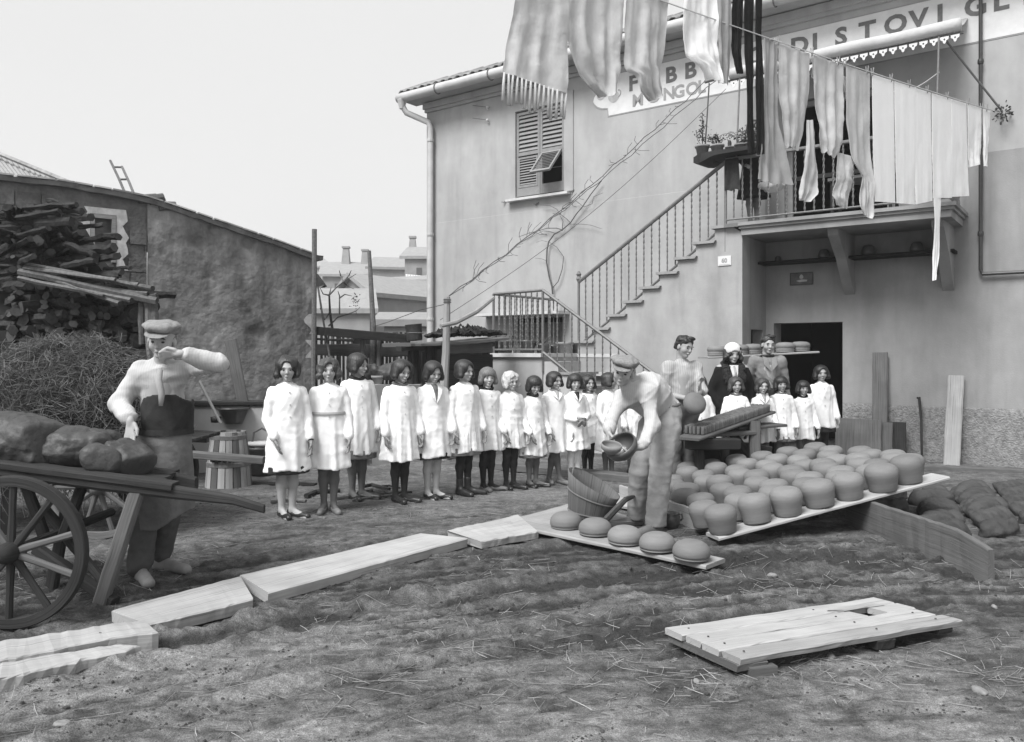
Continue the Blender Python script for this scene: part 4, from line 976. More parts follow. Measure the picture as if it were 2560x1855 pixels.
for i in range(170):
    t = rr.rand(); base = P(1056+172*t, 842-4*t, 11.1+1.1*t)+[0, rr.rand()*.5, 0]; L = .05+.25*rr.rand(); a = rr.randn()*.5
    m.tube([base+[0, 0, .01], base+[L*.5*math.cos(a), L*.2, .03+.15*rr.rand()*math.sin(t*3.1)], base+[L*math.cos(a), L*.3*math.sin(a), .02+.05*rr.rand()]], .008+.025*rr.rand(), 4)
tag(m.build('roof_rubble', 'bark', loc=P(1150, 840, 11.8)), 'bark and rubble heaped on the lean-to roof', 'rubble', kind='stuff')
BK = thing('tin_bucket', 'dark dented bucket standing tilted on the lean-to roof', 'bucket', P(1037, 852, 11.4)); m = MB(); c = P(1037, 852, 11.35)
M_ = Matrix.Rotation(R(-5), 4, 'Y'); m.lathe([(.105, 0), (.112, .02), (.115, .12), (.12, .22), (.125, .23), (.12, .235), (.11, .225), (.1, .03), (.001, .02)], c, 20, M=M_); m.build('bucket_body', 'iron_dark', BK, smooth=True)
m = MB(); m.tube([c+[.12*math.cos(t), .12*math.sin(t), .11] for t in np.linspace(0, 6.28, 20)], .006, 4); m.build('bucket_hoop', 'iron', BK)
FE = thing('yard_fence', 'rough fence of dark boards, pickets and a long top beam between shed and lean-to', 'fence', P(900, 1000, 12.6))
m = MB(); m.loft(plank_secs(P(787, 816, 12.2), P(1022, 836, 11.9), .14, .13, jit=.012, seed=2)); m.build('top_beam', 'wood_black', FE)
m = MB(); m.loft(plank_secs(P(783, 874, 12.5), P(1020, 878, 12.3), .19, .03, up=(0, -1, 0), jit=.01, seed=8)); m.build('rail_board', 'wood_dark', FE)
m = MB(); m.loft(plank_secs(P(787, 848, 12.6), P(884, 851, 12.5), .04, .03, up=(0, -1, 0), jit=.006, seed=8)); m.build('thin_rail', 'wood_dark', FE)
m = MB(); m.loft(plank_secs(P(882, 852, 12.6), P(955, 853, 12.4), .17, .03, up=(0, -1, 0), jit=.01, seed=18)); m.build('wide_board', 'wood_black', FE)
for i in range(25):
    px = 792+i*9.6+rnd.uniform(-2, 2); w_ = rnd.uniform(.025, .055); t0 = 833+rnd.uniform(-4, 5); 
    m = MB(); m.loft(plank_secs(P(px, t0, 12.65), P(px+rnd.uniform(-2, 2), 1110, 12.65), w_, .02, up=(0, -1, 0), jit=.003, seed=i, n=5)); m.build('picket', rnd.choice(['wood_mid', 'wood_dark', 'wood_dark']), FE)
for px, t0, w_ in ((907, 832, .05), (948, 836, .05), (1060, 880, .06)): m = MB(); m.tube([P(px, t0, 12.2), P(px-3, 1110, 12.2)], w_*.7, 7); m.build('fence_post', 'wood_mid', FE)
# slanting tool with dark blade by the shed corner
TL = thing('long_handled_shovel', 'long handled shovel with dark blade resting upright behind the fence', 'shovel', P(800, 690, 12.3)); m = MB(); m.tube([P(795, 718, 12.3), P(808, 800, 12.25), P(824, 890, 12.2), P(830, 1100, 12.2)], .016, 6); m.build('handle', 'twig', TL)
m = MB(); m.loft([[P(788, 685, 12.3), P(795, 685, 12.34), P(795, 720, 12.34), P(788, 720, 12.3)], [P(812, 712, 12.32), P(818, 716, 12.34), P(812, 719, 12.34), P(800, 720, 12.3)]]); m.build('blade', 'iron_dark', TL)
# masonry blocks and pots between fence and girls
m = MB()
LW = thing('low_wall', 'low plastered wall behind the girls with a rounded pale coping', 'wall', GR(960, 1150)); q0, q1 = P(930, 962, 10.6), P(1050, 962, 11.2)
m = MB(); m.loft([[q+[0, 0, 0], q+[0, .3, 0], q+[0, .3, -1.1], q+[0, 0, -1.1]] for q in (q0, q1)]); m.build('wall_block', 'plaster_low', LW)
for px, py, Y, r, h, mt, lb in ((940, 962, 10.7, .075, .12, 'terracotta', 'squat pot on the low wall between the third and fourth girls'), (985, 962, 10.9, .07, .10, 'clay_dark', 'dark pot on the low wall just left of the fourth girl')):
    c = P(px, py, Y)+[0, .12, 0]; m = MB(); m.lathe([(r*.8, 0), (r, h*.7), (r*1.15, h*.75), (r*1.15, h), (r*.9, h*.98), (.001, h*.7)], c, 16); tag(m.build('flower_pot', mt, smooth=True, loc=c), lb, 'pot')
HP = thing('clay_heap', 'heap of dark and pale broken clay on the low wall', 'heap', P(960, 930, 10.8)); s_ = SDF((-.4, -.15, -.1), (.4, .25, .3), .02)
s_.ell((-.2, 0, .02), (.14, .1, .13)); s_.ell((.02, .02, .0), (.2, .12, .13)); s_.ell((.22, 0, .06), (.16, .1, .16)); s_.wrinkle(.02, 22, 3); o = s_.build('heap', 'clay_raw', HP); o.location = (0, .1, -.03)

# ================================================================== houses beyond
def far_house(name, label, base, L, Wd, H, rise, rot, roofmat='far_roof', wins=(), chim=()):
    T = thing(name, label, 'house', base); c, s_ = math.cos(rot), math.sin(rot)
    def q(x, y, z): return np.array([base[0]+x*c-y*s_, base[1]+x*s_+y*c, base[2]+z])
    m = MB(); a, b = L/2, Wd/2
    A = [q(-a, -b, 0), q(a, -b, 0), q(a, b, 0), q(-a, b, 0)]; Bt = [q(-a, -b, H), q(a, -b, H), q(a, b, H), q(-a, b, H)]
    for i in range(4): m.poly([A[i], A[(i+1) % 4], Bt[(i+1) % 4], Bt[i]])
    r0, r1 = q(-a, 0, H+rise), q(a, 0, H+rise); m.poly([Bt[0], r0, Bt[3]][::-1] if 0 else [Bt[3], r0, Bt[0]][::-1]); m.poly([Bt[1], Bt[2], r1]); m.build('wall', 'far_wall', T)
    m = MB(); e = .35
    for sg_ in (-1, 1):
        k = rise/b
        m.loft([[q(x, sg_*(b+e), H-e*k+.05), q(x, 0, H+rise+.05), q(x, 0, H+rise+.2), q(x, sg_*(b+e), H-e*k+.2)] for x in (-a-.3, a+.3)])
    rf_ = m.build('roof', roofmat, T)
    for x, z, w_, h_ in wins: m = MB(); m.loft([[q(x-w_/2, -b-.02, z), q(x-w_/2, -b-.02, z+h_), q(x-w_/2, -b+.04, z+h_), q(x-w_/2, -b+.04, z)], [q(x+w_/2, -b-.02, z), q(x+w_/2, -b-.02, z+h_), q(x+w_/2, -b+.04, z+h_), q(x+w_/2, -b+.04, z)]]); m.build('window', 'far_window', T)
    for x, y, w_, h_ in chim:
        zc = H+rise*(1-abs(y)/b); m = MB()
        m.loft([[q(x-w_*(1-.35*t), y-w_*(1-.35*t), zc-.3+h_*t), q(x+w_*(1-.35*t), y-w_*(1-.35*t), zc-.3+h_*t), q(x+w_*(1-.35*t), y+w_*(1-.35*t), zc-.3+h_*t), q(x-w_*(1-.35*t), y+w_*(1-.35*t), zc-.3+h_*t)] for t in (0, .5, .75, 1.)]); m.build('chimney', 'far_wall', rf_)
    return T, q
def base_at(px, Y, z=-.1): return ((px-1280)/F*Y, Y, z)
def prism_house(name, label, R0, d, A0, k=1., z0=-.1, wins=(), chim=(), hip=0.):
    """R0 near ridge end, A0 near eave corner on the viewer's side, d ridge direction (x,y) times its length"""
    R0 = np.array(R0, float); A0 = np.array(A0, float); d = np.array([d[0], d[1], 0.])*k; B0 = np.array([2*R0[0]-A0[0], 2*R0[1]-A0[1], A0[2]]); T = thing(name, label, 'house', (A0[0], A0[1], 0)); dn = d/np.linalg.norm(d)
    g = lambda p: np.array([p[0], p[1], z0]); A1, B1, R1 = A0+d, B0+d, R0+d; m = MB()
    for p in ([g(A0), g(A1), A1, A0], [g(A1), g(B1), B1, A1], [g(B1), g(B0), B0, B1], [g(B0), g(A0), A0, B0], [A0, R0, B0], [A1, B1, R1]): m.poly(p)
    m.build('wall', 'far_wall', T); m = MB()
    for E in (A0, B0):
        o = (E-R0)*1.08; a = [R0+[0, 0, .04], R0+o+[0, 0, .04], R0+o+[0, 0, .22], R0+[0, 0, .22]]; m.loft([[p-dn*.3 for p in a], [p+d+dn*.3 for p in a]])
    rf_ = m.build('roof', 'far_roof', T)
    for t, zf, w, h in wins:
        c = A0+d*t; c[2] = zf; n = np.cross(dn, [0, 0, 1]); n = n if n[1] < 0 else -n; m = MB(); m.loft([[c+dn*(sx*w/2)+n*q_+[0, 0, z_] for q_, z_ in ((-.05, 0), (.04, 0), (.04, h), (-.05, h))] for sx in (-1, 1)]); m.build('window', 'far_window', T)
    for t, v, w, h in chim:
        c = R0+d*t+(A0-R0)*v; m = MB(); m.loft([[c+[a*w*(1-.4*u), b*w*(1-.4*u), -.4+h*u] for a, b in ((-1, -1), (1, -1), (1, 1), (-1, 1))] for u in (0, .45, .5, 1.)]); m.loft([[c+[a*w*.8, b*w*.8, h-.4+u] for a, b in ((-1, -1), (1, -1), (1, 1), (-1, 1))] for u in (.02, .15)]); m.build('chimney', 'far_wall', rf_)
prism_house('gabled_house', 'pale house with its gable end to the left, nearest behind the fence', P(880, 695, 34), (1.67, 2.5), P(934, 741, 32), 2.0)
prism_house('low_house', 'low house with a wide pale roof at left behind the bare tree', P(700, 735, 31), (3.4, 0), P(690, 782, 29), 1.)
prism_house('hill_house', 'long hazy house with two stepped chimneys on the slope', P(815, 662, 60), (5.6, .3), P(806, 690, 57), 1., z0=2, chim=((.27, .1, .34, 1.7), (.52, .1, .32, 1.5)), wins=((.2, 5.6, .5, .8),))
prism_house('tall_house', 'taller hazy house with one dark window beside the factory corner', P(1030, 626, 51), (7, -.4), P(1012, 647, 48.5), 1., z0=1, wins=((.125, 6.0, .32, .62), (.5, 6.0, .4, .62)), chim=((.0, -.1, .28, 1.1),))
prism_house('stepped_house', 'hazy house whose roof climbs between the long house and the tall one', P(945, 650, 58), (4.6, 1.), P(925, 672, 55.5), 1., z0=2)
prism_house('hedge_house', 'low hazy house under the white washing, its roof falling to the right', P(985, 703, 42), (4.2, -2.2), P(975, 712, 41), 1., z0=0)
prism_house('near_roof', 'small bright roof low beside the factory drainpipe', P(975, 800, 22), (2.2, .2), P(960, 818, 20.8), 1.)
prism_house('left_far_house', 'faint low gabled house at the far left edge of the hillside', P(800, 648, 84), (-5, .5), P(822, 668, 81), 1., z0=2)
m = MB(); rr = np.random.RandomState(2)      # the slope they stand on
V = [[(x, y, -.08+4.2*np.clip((y-38)/60, 0, 1)**1.2*(1+.3*vn2(x*.05, y*.05))) for x in np.linspace(-60, 30, 30)] for y in np.linspace(38, 140, 24)]
m.grid(np.array(V)[::-1]); tag(m.build('hillside', 'far_wall', smooth=True), kind='structure')
WL = thing('far_washing', 'row of white washing hung below the window of the taller hazy house', 'laundry', P(1030, 690, 48))
for i in range(8):
    px = 1014+i*6.4; m = MB(); m.loft([[P(px, 685+i*.6, 48), P(px+5.4, 685.5+i*.6, 48), P(px+5.4, 685.5+i*.6, 48.03), P(px, 685+i*.6, 48.03)], [P(px, 697+i*.6+(i % 3)*2, 48), P(px+5, 697+i*.6+(i % 2)*3, 48), P(px+5, 697+i*.6, 48.03), P(px, 697+i*.6, 48.03)]]); m.build('cloth', 'sheet', WL)
# bare branching trees behind the fence
def bare_tree(name, label, segs, r0):
    T = thing(name, label, 'tree', segs[0][0]); m = MB()
    for pts in segs[:1]: m.tube(pts, list(np.linspace(r0, r0*.5, len(pts))), 6)
    m.build('trunk', 'twig', T)
    for pts in segs[1:]:
        m = MB(); m.tube(pts, list(np.linspace(r0*.5, r0*.18, len(pts))), 5); m.build('branch', 'twig', T)
def px_path(l, Y): return [P(x, y, Y+.15*math.sin(i*1.7)) for i, (x, y) in enumerate(l)]
tr = [[(835, 1100), (832, 830), (825, 780), (823, 738)], [(823, 738), (840, 720), (858, 705), (890, 685)], [(823, 738), (808, 735), (800, 720)], [(858, 705), (852, 690), (848, 676)], [(823, 738), (828, 718)], [(858, 705), (870, 715), (884, 722)], [(822, 815), (845, 793), (870, 785), (890, 778), (900, 768)], [(849, 785), (849, 740), (845, 728)], [(849, 745), (862, 736), (880, 740)], [(858, 705), (873, 688), (878, 676)], [(825, 780), (812, 800), (800, 770)]]
bare_tree('bare_tree', 'leafless pruned tree with forked branches behind the fence', [px_path(l, 13.2) for l in tr], .03)
m = MB(); rr = np.random.RandomState(8)
for i in range(45): c = P(890+rr.randn()*5, 752+rr.randn()*12, 13.2); m.box(c, (.02, .015, .002), X=rr.randn(3), Z=rr.randn(3))
tag(m.build('dry_leaves', 'leaf', loc=P(890, 752, 13.2)), 'sparse dry leaves clinging to the thin branches behind the fence', 'leaves', kind='stuff')
# ================================================================== vine and wires on the facade
VI = thing('vine', 'bare climbing vine fanning across the factory wall above the landing', 'vine', W3(fs(1378), .1, 2.4))
sc_v = 2.934
def cv(l): return [(1000+x/sc_v, 400+y/sc_v) for x, y in l]
vs_ = [([(1120, 985), (1115, 930), (1095, 860), (1075, 750), (1078, 660), (1090, 600), (1130, 545), (1190, 512), (1250, 460), (1290, 400), (1340, 340), (1400, 250), (1480, 150)], .016),
 ([(1118, 940), (1160, 890), (1190, 800), (1200, 710), (1150, 640), (1090, 600)], .009), ([(1190, 512), (1150, 500), (1080, 500), (1030, 515), (950, 535), (870, 565)], .009),
 ([(1250, 460), (1220, 430), (1180, 400), (1120, 393)], .008), ([(1175, 400), (1150, 360), (1100, 335), (1030, 330)], .007), ([(1175, 400), (1195, 340), (1240, 310), (1290, 300)], .007),
 ([(1245, 470), (1330, 470), (1400, 478), (1480, 505)], .006), ([(1290, 300), (1350, 345), (1410, 320), (1420, 270), (1490, 240)], .006), ([(1075, 740), (1040, 725), (990, 720)], .005), ([(1190, 520), (1195, 450), (1175, 410)], .008), ([(1145, 540), (1100, 525), (1050, 520), (1000, 545), (930, 590)], .006), ([(1080, 600), (1040, 590), (1000, 605)], .004)]
for l, r in vs_: m = MB(); m.tube([FP(x, y, .07) for x, y in cv(l)], list(np.linspace(r, r*.55, len(l))), 5); m.build('stem', 'twig', VI)
WR = thing('climbing_wires', 'slanting wires with vine shoots from the post top to the sign rod', 'wire', P(1120, 745, 11.2))
wa = P(1122, 740, 11.2); wb = cr0
for k, (pb, off, r) in enumerate(((cr0, 0, .006), (cr1-[0, 0, .02], .03, .006), (P(1815, 222, 11.9), -.1, .004))):
    pa = wa+[0, 0, -.02*k] if k < 2 else P(1100, 800, 11.2); m = MB(); n = 24; pts = []
    for i in range(n+1): t = i/n; q = pa+(pb-pa)*t; q = q+[0, 0, -.12*math.sin(math.pi*t)+(.02*math.sin(i*2.2+k)*(k < 2))+off*math.sin(math.pi*t)]; pts.append(q)
    m.tube(pts, r, 4); m.build('wire', 'iron_dark' if k == 2 else 'twig', WR)
rr = np.random.RandomState(3)
for i in range(60):
    t = .05+.9*rr.rand(); q = wa+(wb-wa)*t+[0, 0, -.12*math.sin(math.pi*t)]; v = rr.randn(3)*[.08, .03, .1]; m = MB(); m.tube([q, q+v*.6, q+v+[.05, 0, .02]], .004, 3); m.build('shoot', 'twig', WR)
m = MB(); m.tube([P(1115, 760, 11.2), P(1050, 775, 12.), P(970, 805, 12.2), P(930, 818, 12.3)], .005, 4); m.build('wire', 'iron_dark', WR)
# roof-level haze-softening air
HAZE = MB(); HAZE.loft([[(-120, -6, -1.1), (-120, 145, -1.1), (-120, 145, 24), (-120, -6, 24)], [(120, -6, -1.1), (120, 145, -1.1), (120, 145, 24), (120, -6, 24)]])
hz = HAZE.build('haze', 'black'); hz.data.materials.clear(); hm = bpy.data.materials.new('haze'); hm.use_nodes = True; hn = hm.node_tree.nodes
for n in list(hn): hn.remove(n)
ho = hn.new('ShaderNodeOutputMaterial'); hv = hn.new('ShaderNodeVolumePrincipled'); hv.inputs['Density'].default_value = .0013; hv.inputs['Color'].default_value = (.95, .95, .95, 1); hv.inputs['Anisotropy'].default_value = .2
hm.node_tree.links.new(hv.outputs[0], ho.inputs['Volume']); hz.data.materials.append(hm); tag(hz, 'pale morning haze over the yard and the hillside houses', 'haze', kind='stuff')
# ================================================================== boards lying in the yard
def quad_board(name, label, top, th, material, seed=0, jit=.006, cat='plank', group=None, n=20, z=None):
    """board from the four corners of its top: near-left, far-left -> near-right, far-right (each x,y,z)"""
    nl, fl, nr, fr = [np.array(p, float) for p in top]; rr = np.random.RandomState(seed); secs = []
    jl = np.cumsum(rr.randn(n)*jit*.6); jr = np.cumsum(rr.randn(n)*jit*.6); jl -= jl.mean(); jr -= jr.mean()
    for i in range(n):
        t = i/(n-1); a = nl+(nr-nl)*t; b = fl+(fr-fl)*t; w = (b-a)/np.linalg.norm(b-a); e = rr.randn(6)*jit*.4; c = .008
        a = a+w*(jl[i]); b = b+w*(jr[i]); U = np.array([0, 0, 1.])
        ex = (nr-nl)/np.linalg.norm(nr-nl)*(rr.randn(4)*jit*(1.2 if i in (0, n-1) else 0))[:, None]
        secs.append([a+w*c+U*e[0]*.4+ex[0], b-w*c+U*e[1]*.4+ex[1], b-U*c+w*e[2], b-U*th-w*c, a-U*th+w*c, a-U*c-w*e[3]])
    m = MB(); m.loft(secs); return tag(m.build(name, material, loc=np.mean([nl, fr], 0)), label, cat, group)
zA = .075
A_nl, A_fl, A_nr, A_fr = GR(671, 1482, zA), GR(600, 1438, zA), GR(1169, 1345, zA), GR(1049, 1333, zA)
GP = 'row of thick boards laid across the mud'
quad_board('board', 'long thick pale board with sawn near end, longest of the row across the mud', [A_nl, A_fl, A_nr, A_fr], .07, 'wood_light', 3, .0022, group=GP, n=34)
quad_board('board', 'thick split board with a notched end, between the barrow leg and the longest board', [GR(372, 1562, zA), GR(278, 1525, zA), GR(632, 1497, zA), GR(598, 1440, zA)], .07, 'wood_light', 11, .0045, group=GP, n=22)
quad_board('board', 'weathered grey beam running out of frame below the barrow wheel', [GR(-60, 1660, .1), GR(-60, 1610, .1), GR(392, 1575, .09), GR(360, 1549, .09)], .09, 'wood_light', 21, .011, group=GP, n=26)
quad_board('board', 'rotten pointed plank nearest the camera at the lower left', [GR(-60, 1715, .08), GR(-60, 1668, .08), GR(352, 1612, .07), GR(300, 1606, .07)], .07, 'wood_light', 31, .012, group=GP, n=24)
quad_board('board', 'rough split board with ragged end between the longest board and the potter\'s platform', [GR(1209, 1354, .075), GR(1120, 1326, .075), GR(1345, 1326, .075), GR(1292, 1286, .075)], .06, 'wood_light', 41, .012, group=GP, n=16)
quad_board('board', 'wide pale platform board under the wooden tub', [GR(1415, 1316, .06), GR(1276, 1297, .06), GR(1600, 1300, .06), GR(1448, 1252, .06)], .035, 'wood_light', 51, .005, group='boards around the bending potter', n=14)
quad_board('board', 'wide pale platform board behind the tub, partly under the potter\'s feet', [GR(1452, 1250, .058), GR(1440, 1236, .058), GR(1645, 1275, .05), GR(1575, 1232, .05)], .03, 'wood_light', 52, .004, group='boards around the bending potter', n=8)
# board with the five domed pots
f0, f1 = GR(1283, 1300, .075), GR(1790, 1404, .06)
plk = MB(); plk.loft(plank_secs(f0, f1, .27, .03, seed=61, jit=.004)); tag(plk.build('board', 'wood_light', loc=f0), 'narrow pale board carrying five domed pots in front of the potter', 'plank', 'boards around the bending potter')
def dome_prof(r, h, lip=True):
    pr = [(.001, h)]
    for k in range(1, 9): t = k/9*math.pi/2; pr.append((r*math.sin(t)**.8, h*(.30+.70*math.cos(t)**.9)))
    pr += [(r, h*.26), (r*.985, h*.18), (r*.93, h*.12), (r*.92, h*.10), (r*.95, h*.085), (r*.95, h*.02), (r*.92, 0), (.001, 0)]
    return pr[::-1]
ordn = ['first', 'second', 'third', 'fourth', 'fifth', 'sixth', 'seventh', 'eighth', 'ninth']
for i, (px, pyb) in enumerate(((1415, 1331), (1488, 1349), (1562, 1371), (1643, 1389), (1728, 1411))):
    c = GR(px, pyb-7, .078); c[1] += .11; c[0] = (px-1280)/F*c[1]; m = MB(); m.lathe(dome_prof(.132, .125), (0, 0, 0), 40)
    c[2] = .078
    o = m.build('domed_pot', 'clay', smooth=True, local=True); o.location = c; o.rotation_euler = (R(rnd.uniform(-2, 2)), R(rnd.uniform(-2, 2)), i); tag(o, f'smooth upturned clay bowl, {ordn[i]} from the left of the five on the narrow board', 'pot', 'five upturned bowls on the narrow board')
# tub
c = GR(1470, 1304, .062); TB = thing('wooden_tub', 'worn staved tub with iron handles standing tilted in front of the potter', 'tub', c)
m = MB(); M_ = Matrix.Rotation(R(9), 4, 'Y') @ Matrix.Rotation(R(4), 4, 'X'); n = 40
def tubsec(r, z, hgt=0): 
    out = []
    for k in range(n):
        t = 2*math.pi*k/n; zz = z-hgt*.09*(math.cos(t)*.9-math.sin(t)*.3); out.append(np.array(M_ @ Vector((math.cos(t)*r*1.08, math.sin(t)*r*.92, zz)))+c+[0, 0, .03])
    return out
m.loft([tubsec(.001, 0), tubsec(.155, 0), tubsec(.163, .03), tubsec(.18, .12), tubsec(.2, .22, .6), tubsec(.222, .31, 1), tubsec(.212, .312, 1), tubsec(.19, .22, .6), tubsec(.165, .06), tubsec(.001, .05)])
tb = m.build('tub_body', 'wood_mid', TB, smooth=True)
for z, r in ((.055, .171), (.2, .2)): m = MB(); q = tubsec(r, z, .5 if z > .1 else 0); m.tube(q+[q[0]], .006, 5); m.build('hoop', 'iron', TB)
m = MB(); q = [np.array(M_ @ Vector(v))+c+[0, 0, .03] for v in ((-.2, -.05, .34), (-.2, -.05, .40), (-.19, .03, .41), (-.12, .06, .40), (-.12, .06, .35))]; m.tube(q, .008, 6); m.build('handle', 'iron', TB)
m = MB(); q = [np.array(M_ @ Vector(v))+c+[0, 0, .03] for v in ((.13, -.17, .06), (.2, -.16, .16), (.27, -.12, .24), (.33, -.05, .25), (.36, .0, .25))]; m.tube(q, [.03, .028, .024, .018, .012], 7); m.build('handle', 'iron_dark', TB)
m = MB(); m.loft([tubsec(.185, .2, .3)]*1+[tubsec(.001, .2, .3)], caps=False); m.build('slip', 'clay_raw', TB)
# small dark pot behind the potter
c = GR(1676, 1322); m = MB(); m.lathe([(.001, 0), (.055, 0), (.075, .03), (.085, .07), (.08, .11), (.068, .125), (.075, .14), (.065, .138), (.06, .12), (.001, .05)], (0, 0, 0), 24)
DK = thing('dark_pot', 'small dark handled cooking pot on the ground behind the potter\'s legs', 'pot', c); m.build('pot_body', 'clay_dark', DK, smooth=True, local=True)
for sg_ in (-1, 1): m = MB(); m.tube([(sg_*.066, 0, .13), (sg_*.1, 0, .125), (sg_*.105, 0, .09), (sg_*.084, 0, .07)], .009, 6); m.build('handle', 'clay_dark', DK, smooth=True, local=True)
# plank standing on edge left of the tray
def edge_plank(name, label, far, near, ztop_far, ztop_near, th, material, seed, n=24, bev=0., cat='plank', kink=None):
    far = np.array(far, float); near = np.array(near, float); X = near-far; L = np.linalg.norm(X); X /= L; Y = np.array([X[1], -X[0], 0]); rr = np.random.RandomState(seed); secs = []
    for i in range(n):
        t = i/(n-1); zt_ = ztop_far+(ztop_near-ztop_far)*t+rr.randn()*.002; zt_ -= bev*max(0, (t-.8)/.2)**1.2
        c = far+X*L*t; e = rr.randn(6)*.0022
        secs.append([c+Y*(th/2-.005)+[0, 0, zt_], c+Y*(th/2+e[0])+[0, 0, zt_-.008], c+Y*(th/2+e[1])+[0, 0, -.03], c-Y*(th/2+e[2])+[0, 0, -.03], c-Y*(th/2+e[3])+[0, 0, zt_-.008], c-Y*(th/2-.005)+[0, 0, zt_]])
    m = MB(); m.loft(secs); return tag(m.build(name, material, loc=far), label, cat, 'planks standing on edge')
edge_plank('edge_plank', 'pale whitewashed plank on edge between the potter and the pot boards', GR(1551, 1254), GR(1758, 1331), .17, .175, .03, 'wood_light', 2)
edge_plank('edge_plank', 'big weathered plank on edge propping the pot boards, worn at its near end', GR(2120, 1310), GR(2478, 1452), .27, .27, .045, 'wood_mid', 5, bev=.06, n=30)
edge_plank('edge_plank', 'low sandy plank along the wall behind the clay loaves', GR(2290, 1172), GR(2620, 1186), .05, .05, .1, 'wood_mid', 6)
# ------------------------------------------------------------------ the pot boards
P00, P60, P07, P67 = np.array([1.69, 6.4, .085]), np.array([3.44, 6.9, .40]), np.array([1.62, 8.68, .07]), np.array([3.36, 8.85, .32])
def tray(u, v):
    p = (P00*(1-u)+P60*u)*(1-v)+(P07*(1-u)+P67*u)*v; p = p.copy(); p[0] += .33*u*4*v*(1-v); p[1] -= .06*u*4*v*(1-v); return p
NR, NC = 9, 7
def pot_prof(r, h, sq):
    pr = [(.001, 0), (r*.80, 0), (r*.83, h*.04), (r*.86, h*.2), (r*.93, h*.42), (r*.985, h*.55), (r, h*.64), (r*.985, h*.73), (r*.94, h*.80), (r*.86, h*.87), (r*.74, h*.925), (r*.58, h*.96), (r*.4, h*.983), (r*.2, h*.996), (.001, h)]
    return pr
pm = []
for k in range(4): m = MB(); m.lathe(pot_prof(.133+.003*k, .228+.006*(k % 3), 0), (0, 0, 0), 36); pm.append(m)
protos = []
for j in range(NR):
    v = j/(NR-1); a, b = tray(-.05 if j else -.055, v), tray(1.04 if j else 1.22, v)
    if j == 0: b = tray(1.17, 0)
    a[2] -= .004; b[2] -= .004; d = (b-a)/np.linalg.norm(b-a); wv_ = .21
    m = MB(); m.loft(plank_secs(a, b, wv_, .028, seed=70+j, jit=.003)); tag(m.build('drying_board', 'wood_light' if j == 0 else 'wood_mid', loc=a), f'tilted drying board under the {["front", "second", "third", "fourth", "fifth", "sixth", "seventh", "eighth", "rearmost"][j]} row of tall pots', 'plank', 'tilted drying boards')
    for i in range(NC):
        u = i/(NC-1)+rnd.uniform(-.008, .008)+(.0 if j % 2 == 0 else -.035); p = tray(u, v); ang = math.atan2(d[2], math.hypot(d[0], d[1]))
        k = rnd.randrange(4)
        if len(protos) <= k or not any(q[0] == k for q in protos):
            o = pm[k].build('tall_pot', 'clay', smooth=True, local=True); protos.append((k, o.data))
        else: o = bpy.data.objects.new('tall_pot', [q[1] for q in protos if q[0] == k][0]); COL.objects.link(o)
        o.location = p+[0, rnd.uniform(-.012, .012), 0]; o.rotation_euler = (R(rnd.uniform(-2, 2)), -ang*.9+R(rnd.uniform(-2, 2)), rnd.uniform(-.25, .25)); sc_ = (.93 if j < 5 else .88)
        if j == 0: sc_ = .97
        o.scale = (sc_, sc_, sc_*rnd.uniform(.97, 1.05))
        rown = ['front row', 'second row', 'third row', 'fourth row', 'fifth row', 'sixth row', 'seventh row', 'eighth row', 'rear row'][j]
        tag(o, f'unfired upturned clay pot, {ordn[i]} from the left in the {rown} of the tilted boards', 'pot', 'upturned pots drying on the tilted boards')
# support under the high side
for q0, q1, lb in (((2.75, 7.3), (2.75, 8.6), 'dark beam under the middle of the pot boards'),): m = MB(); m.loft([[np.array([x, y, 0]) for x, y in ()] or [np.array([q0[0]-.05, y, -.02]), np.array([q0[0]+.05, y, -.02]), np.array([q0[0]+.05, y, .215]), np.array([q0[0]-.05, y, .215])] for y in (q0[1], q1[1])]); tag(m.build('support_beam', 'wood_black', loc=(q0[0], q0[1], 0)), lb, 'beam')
# ------------------------------------------------------------------ long board of little cups on the trestle
KSC = True
CA, CB = np.array([1.75, 7.25, .765]), np.array([2.72, 8.35, .90]); cd = (CB-CA)/np.linalg.norm(CB-CA); cw = np.array([-cd[1], cd[0], 0]); cw /= np.linalg.norm(cw)
m = MB(); m.loft(plank_secs(CA-cd*.16+cw*.10, CB+cd*.03+cw*.10, .25, .024, seed=90, jit=.003)); tag(m.build('cup_board', 'wood_mid', loc=KS(CA)), 'tilted board packed with rows of little cups', 'plank')
m = MB(); m.lathe([(.001, 0), (.0155, 0), (.017, .01), (.0175, .05), (.0165, .077), (.0135, .078), (.0135, .03), (.001, .028)], (0, 0, 0), 10); KSC = False; cup0 = m.build('little_cup', 'clay_cup', smooth=True, local=True); first = True
for r_ in range(5):
    for i in range(36):
        p = CA+cd*(.0405*i)+cw*(.022+.042*r_)+[0, 0, .002]; o = cup0 if first else bpy.data.objects.new('little_cup', cup0.data)
        if not first: COL.objects.link(o)
        first = False; o.scale = (1.17,)*3; o.location = KS(p+np.array([rnd.uniform(-.002, .002), rnd.uniform(-.002, .002), 0])); o.rotation_euler = (0, 0, rnd.random()*6); tag(o, 'little dark unfired cup, one of the close ranks on the tilted board', 'cup', 'ranks of little cups on the tilted board')
KSC = True; TS = thing('trestle_table', 'rough workbench and trestle with splayed legs under the cup board', 'table', KS((1.9, 7.9, .22)))
def T_(px, py, Y): return P(px, py, Y)
m = MB(); m.loft(plank_secs((1.45, 7.75, .745), (2.35, 8.15, .745), .55, .04, seed=91)); m.build('table_top', 'wood_mid', TS)
m = MB(); m.loft(plank_secs((1.60, 7.3, .733), (2.1, 7.42, .72), .10, .10, seed=92)); m.build('apron_rail', 'wood_dark', TS)
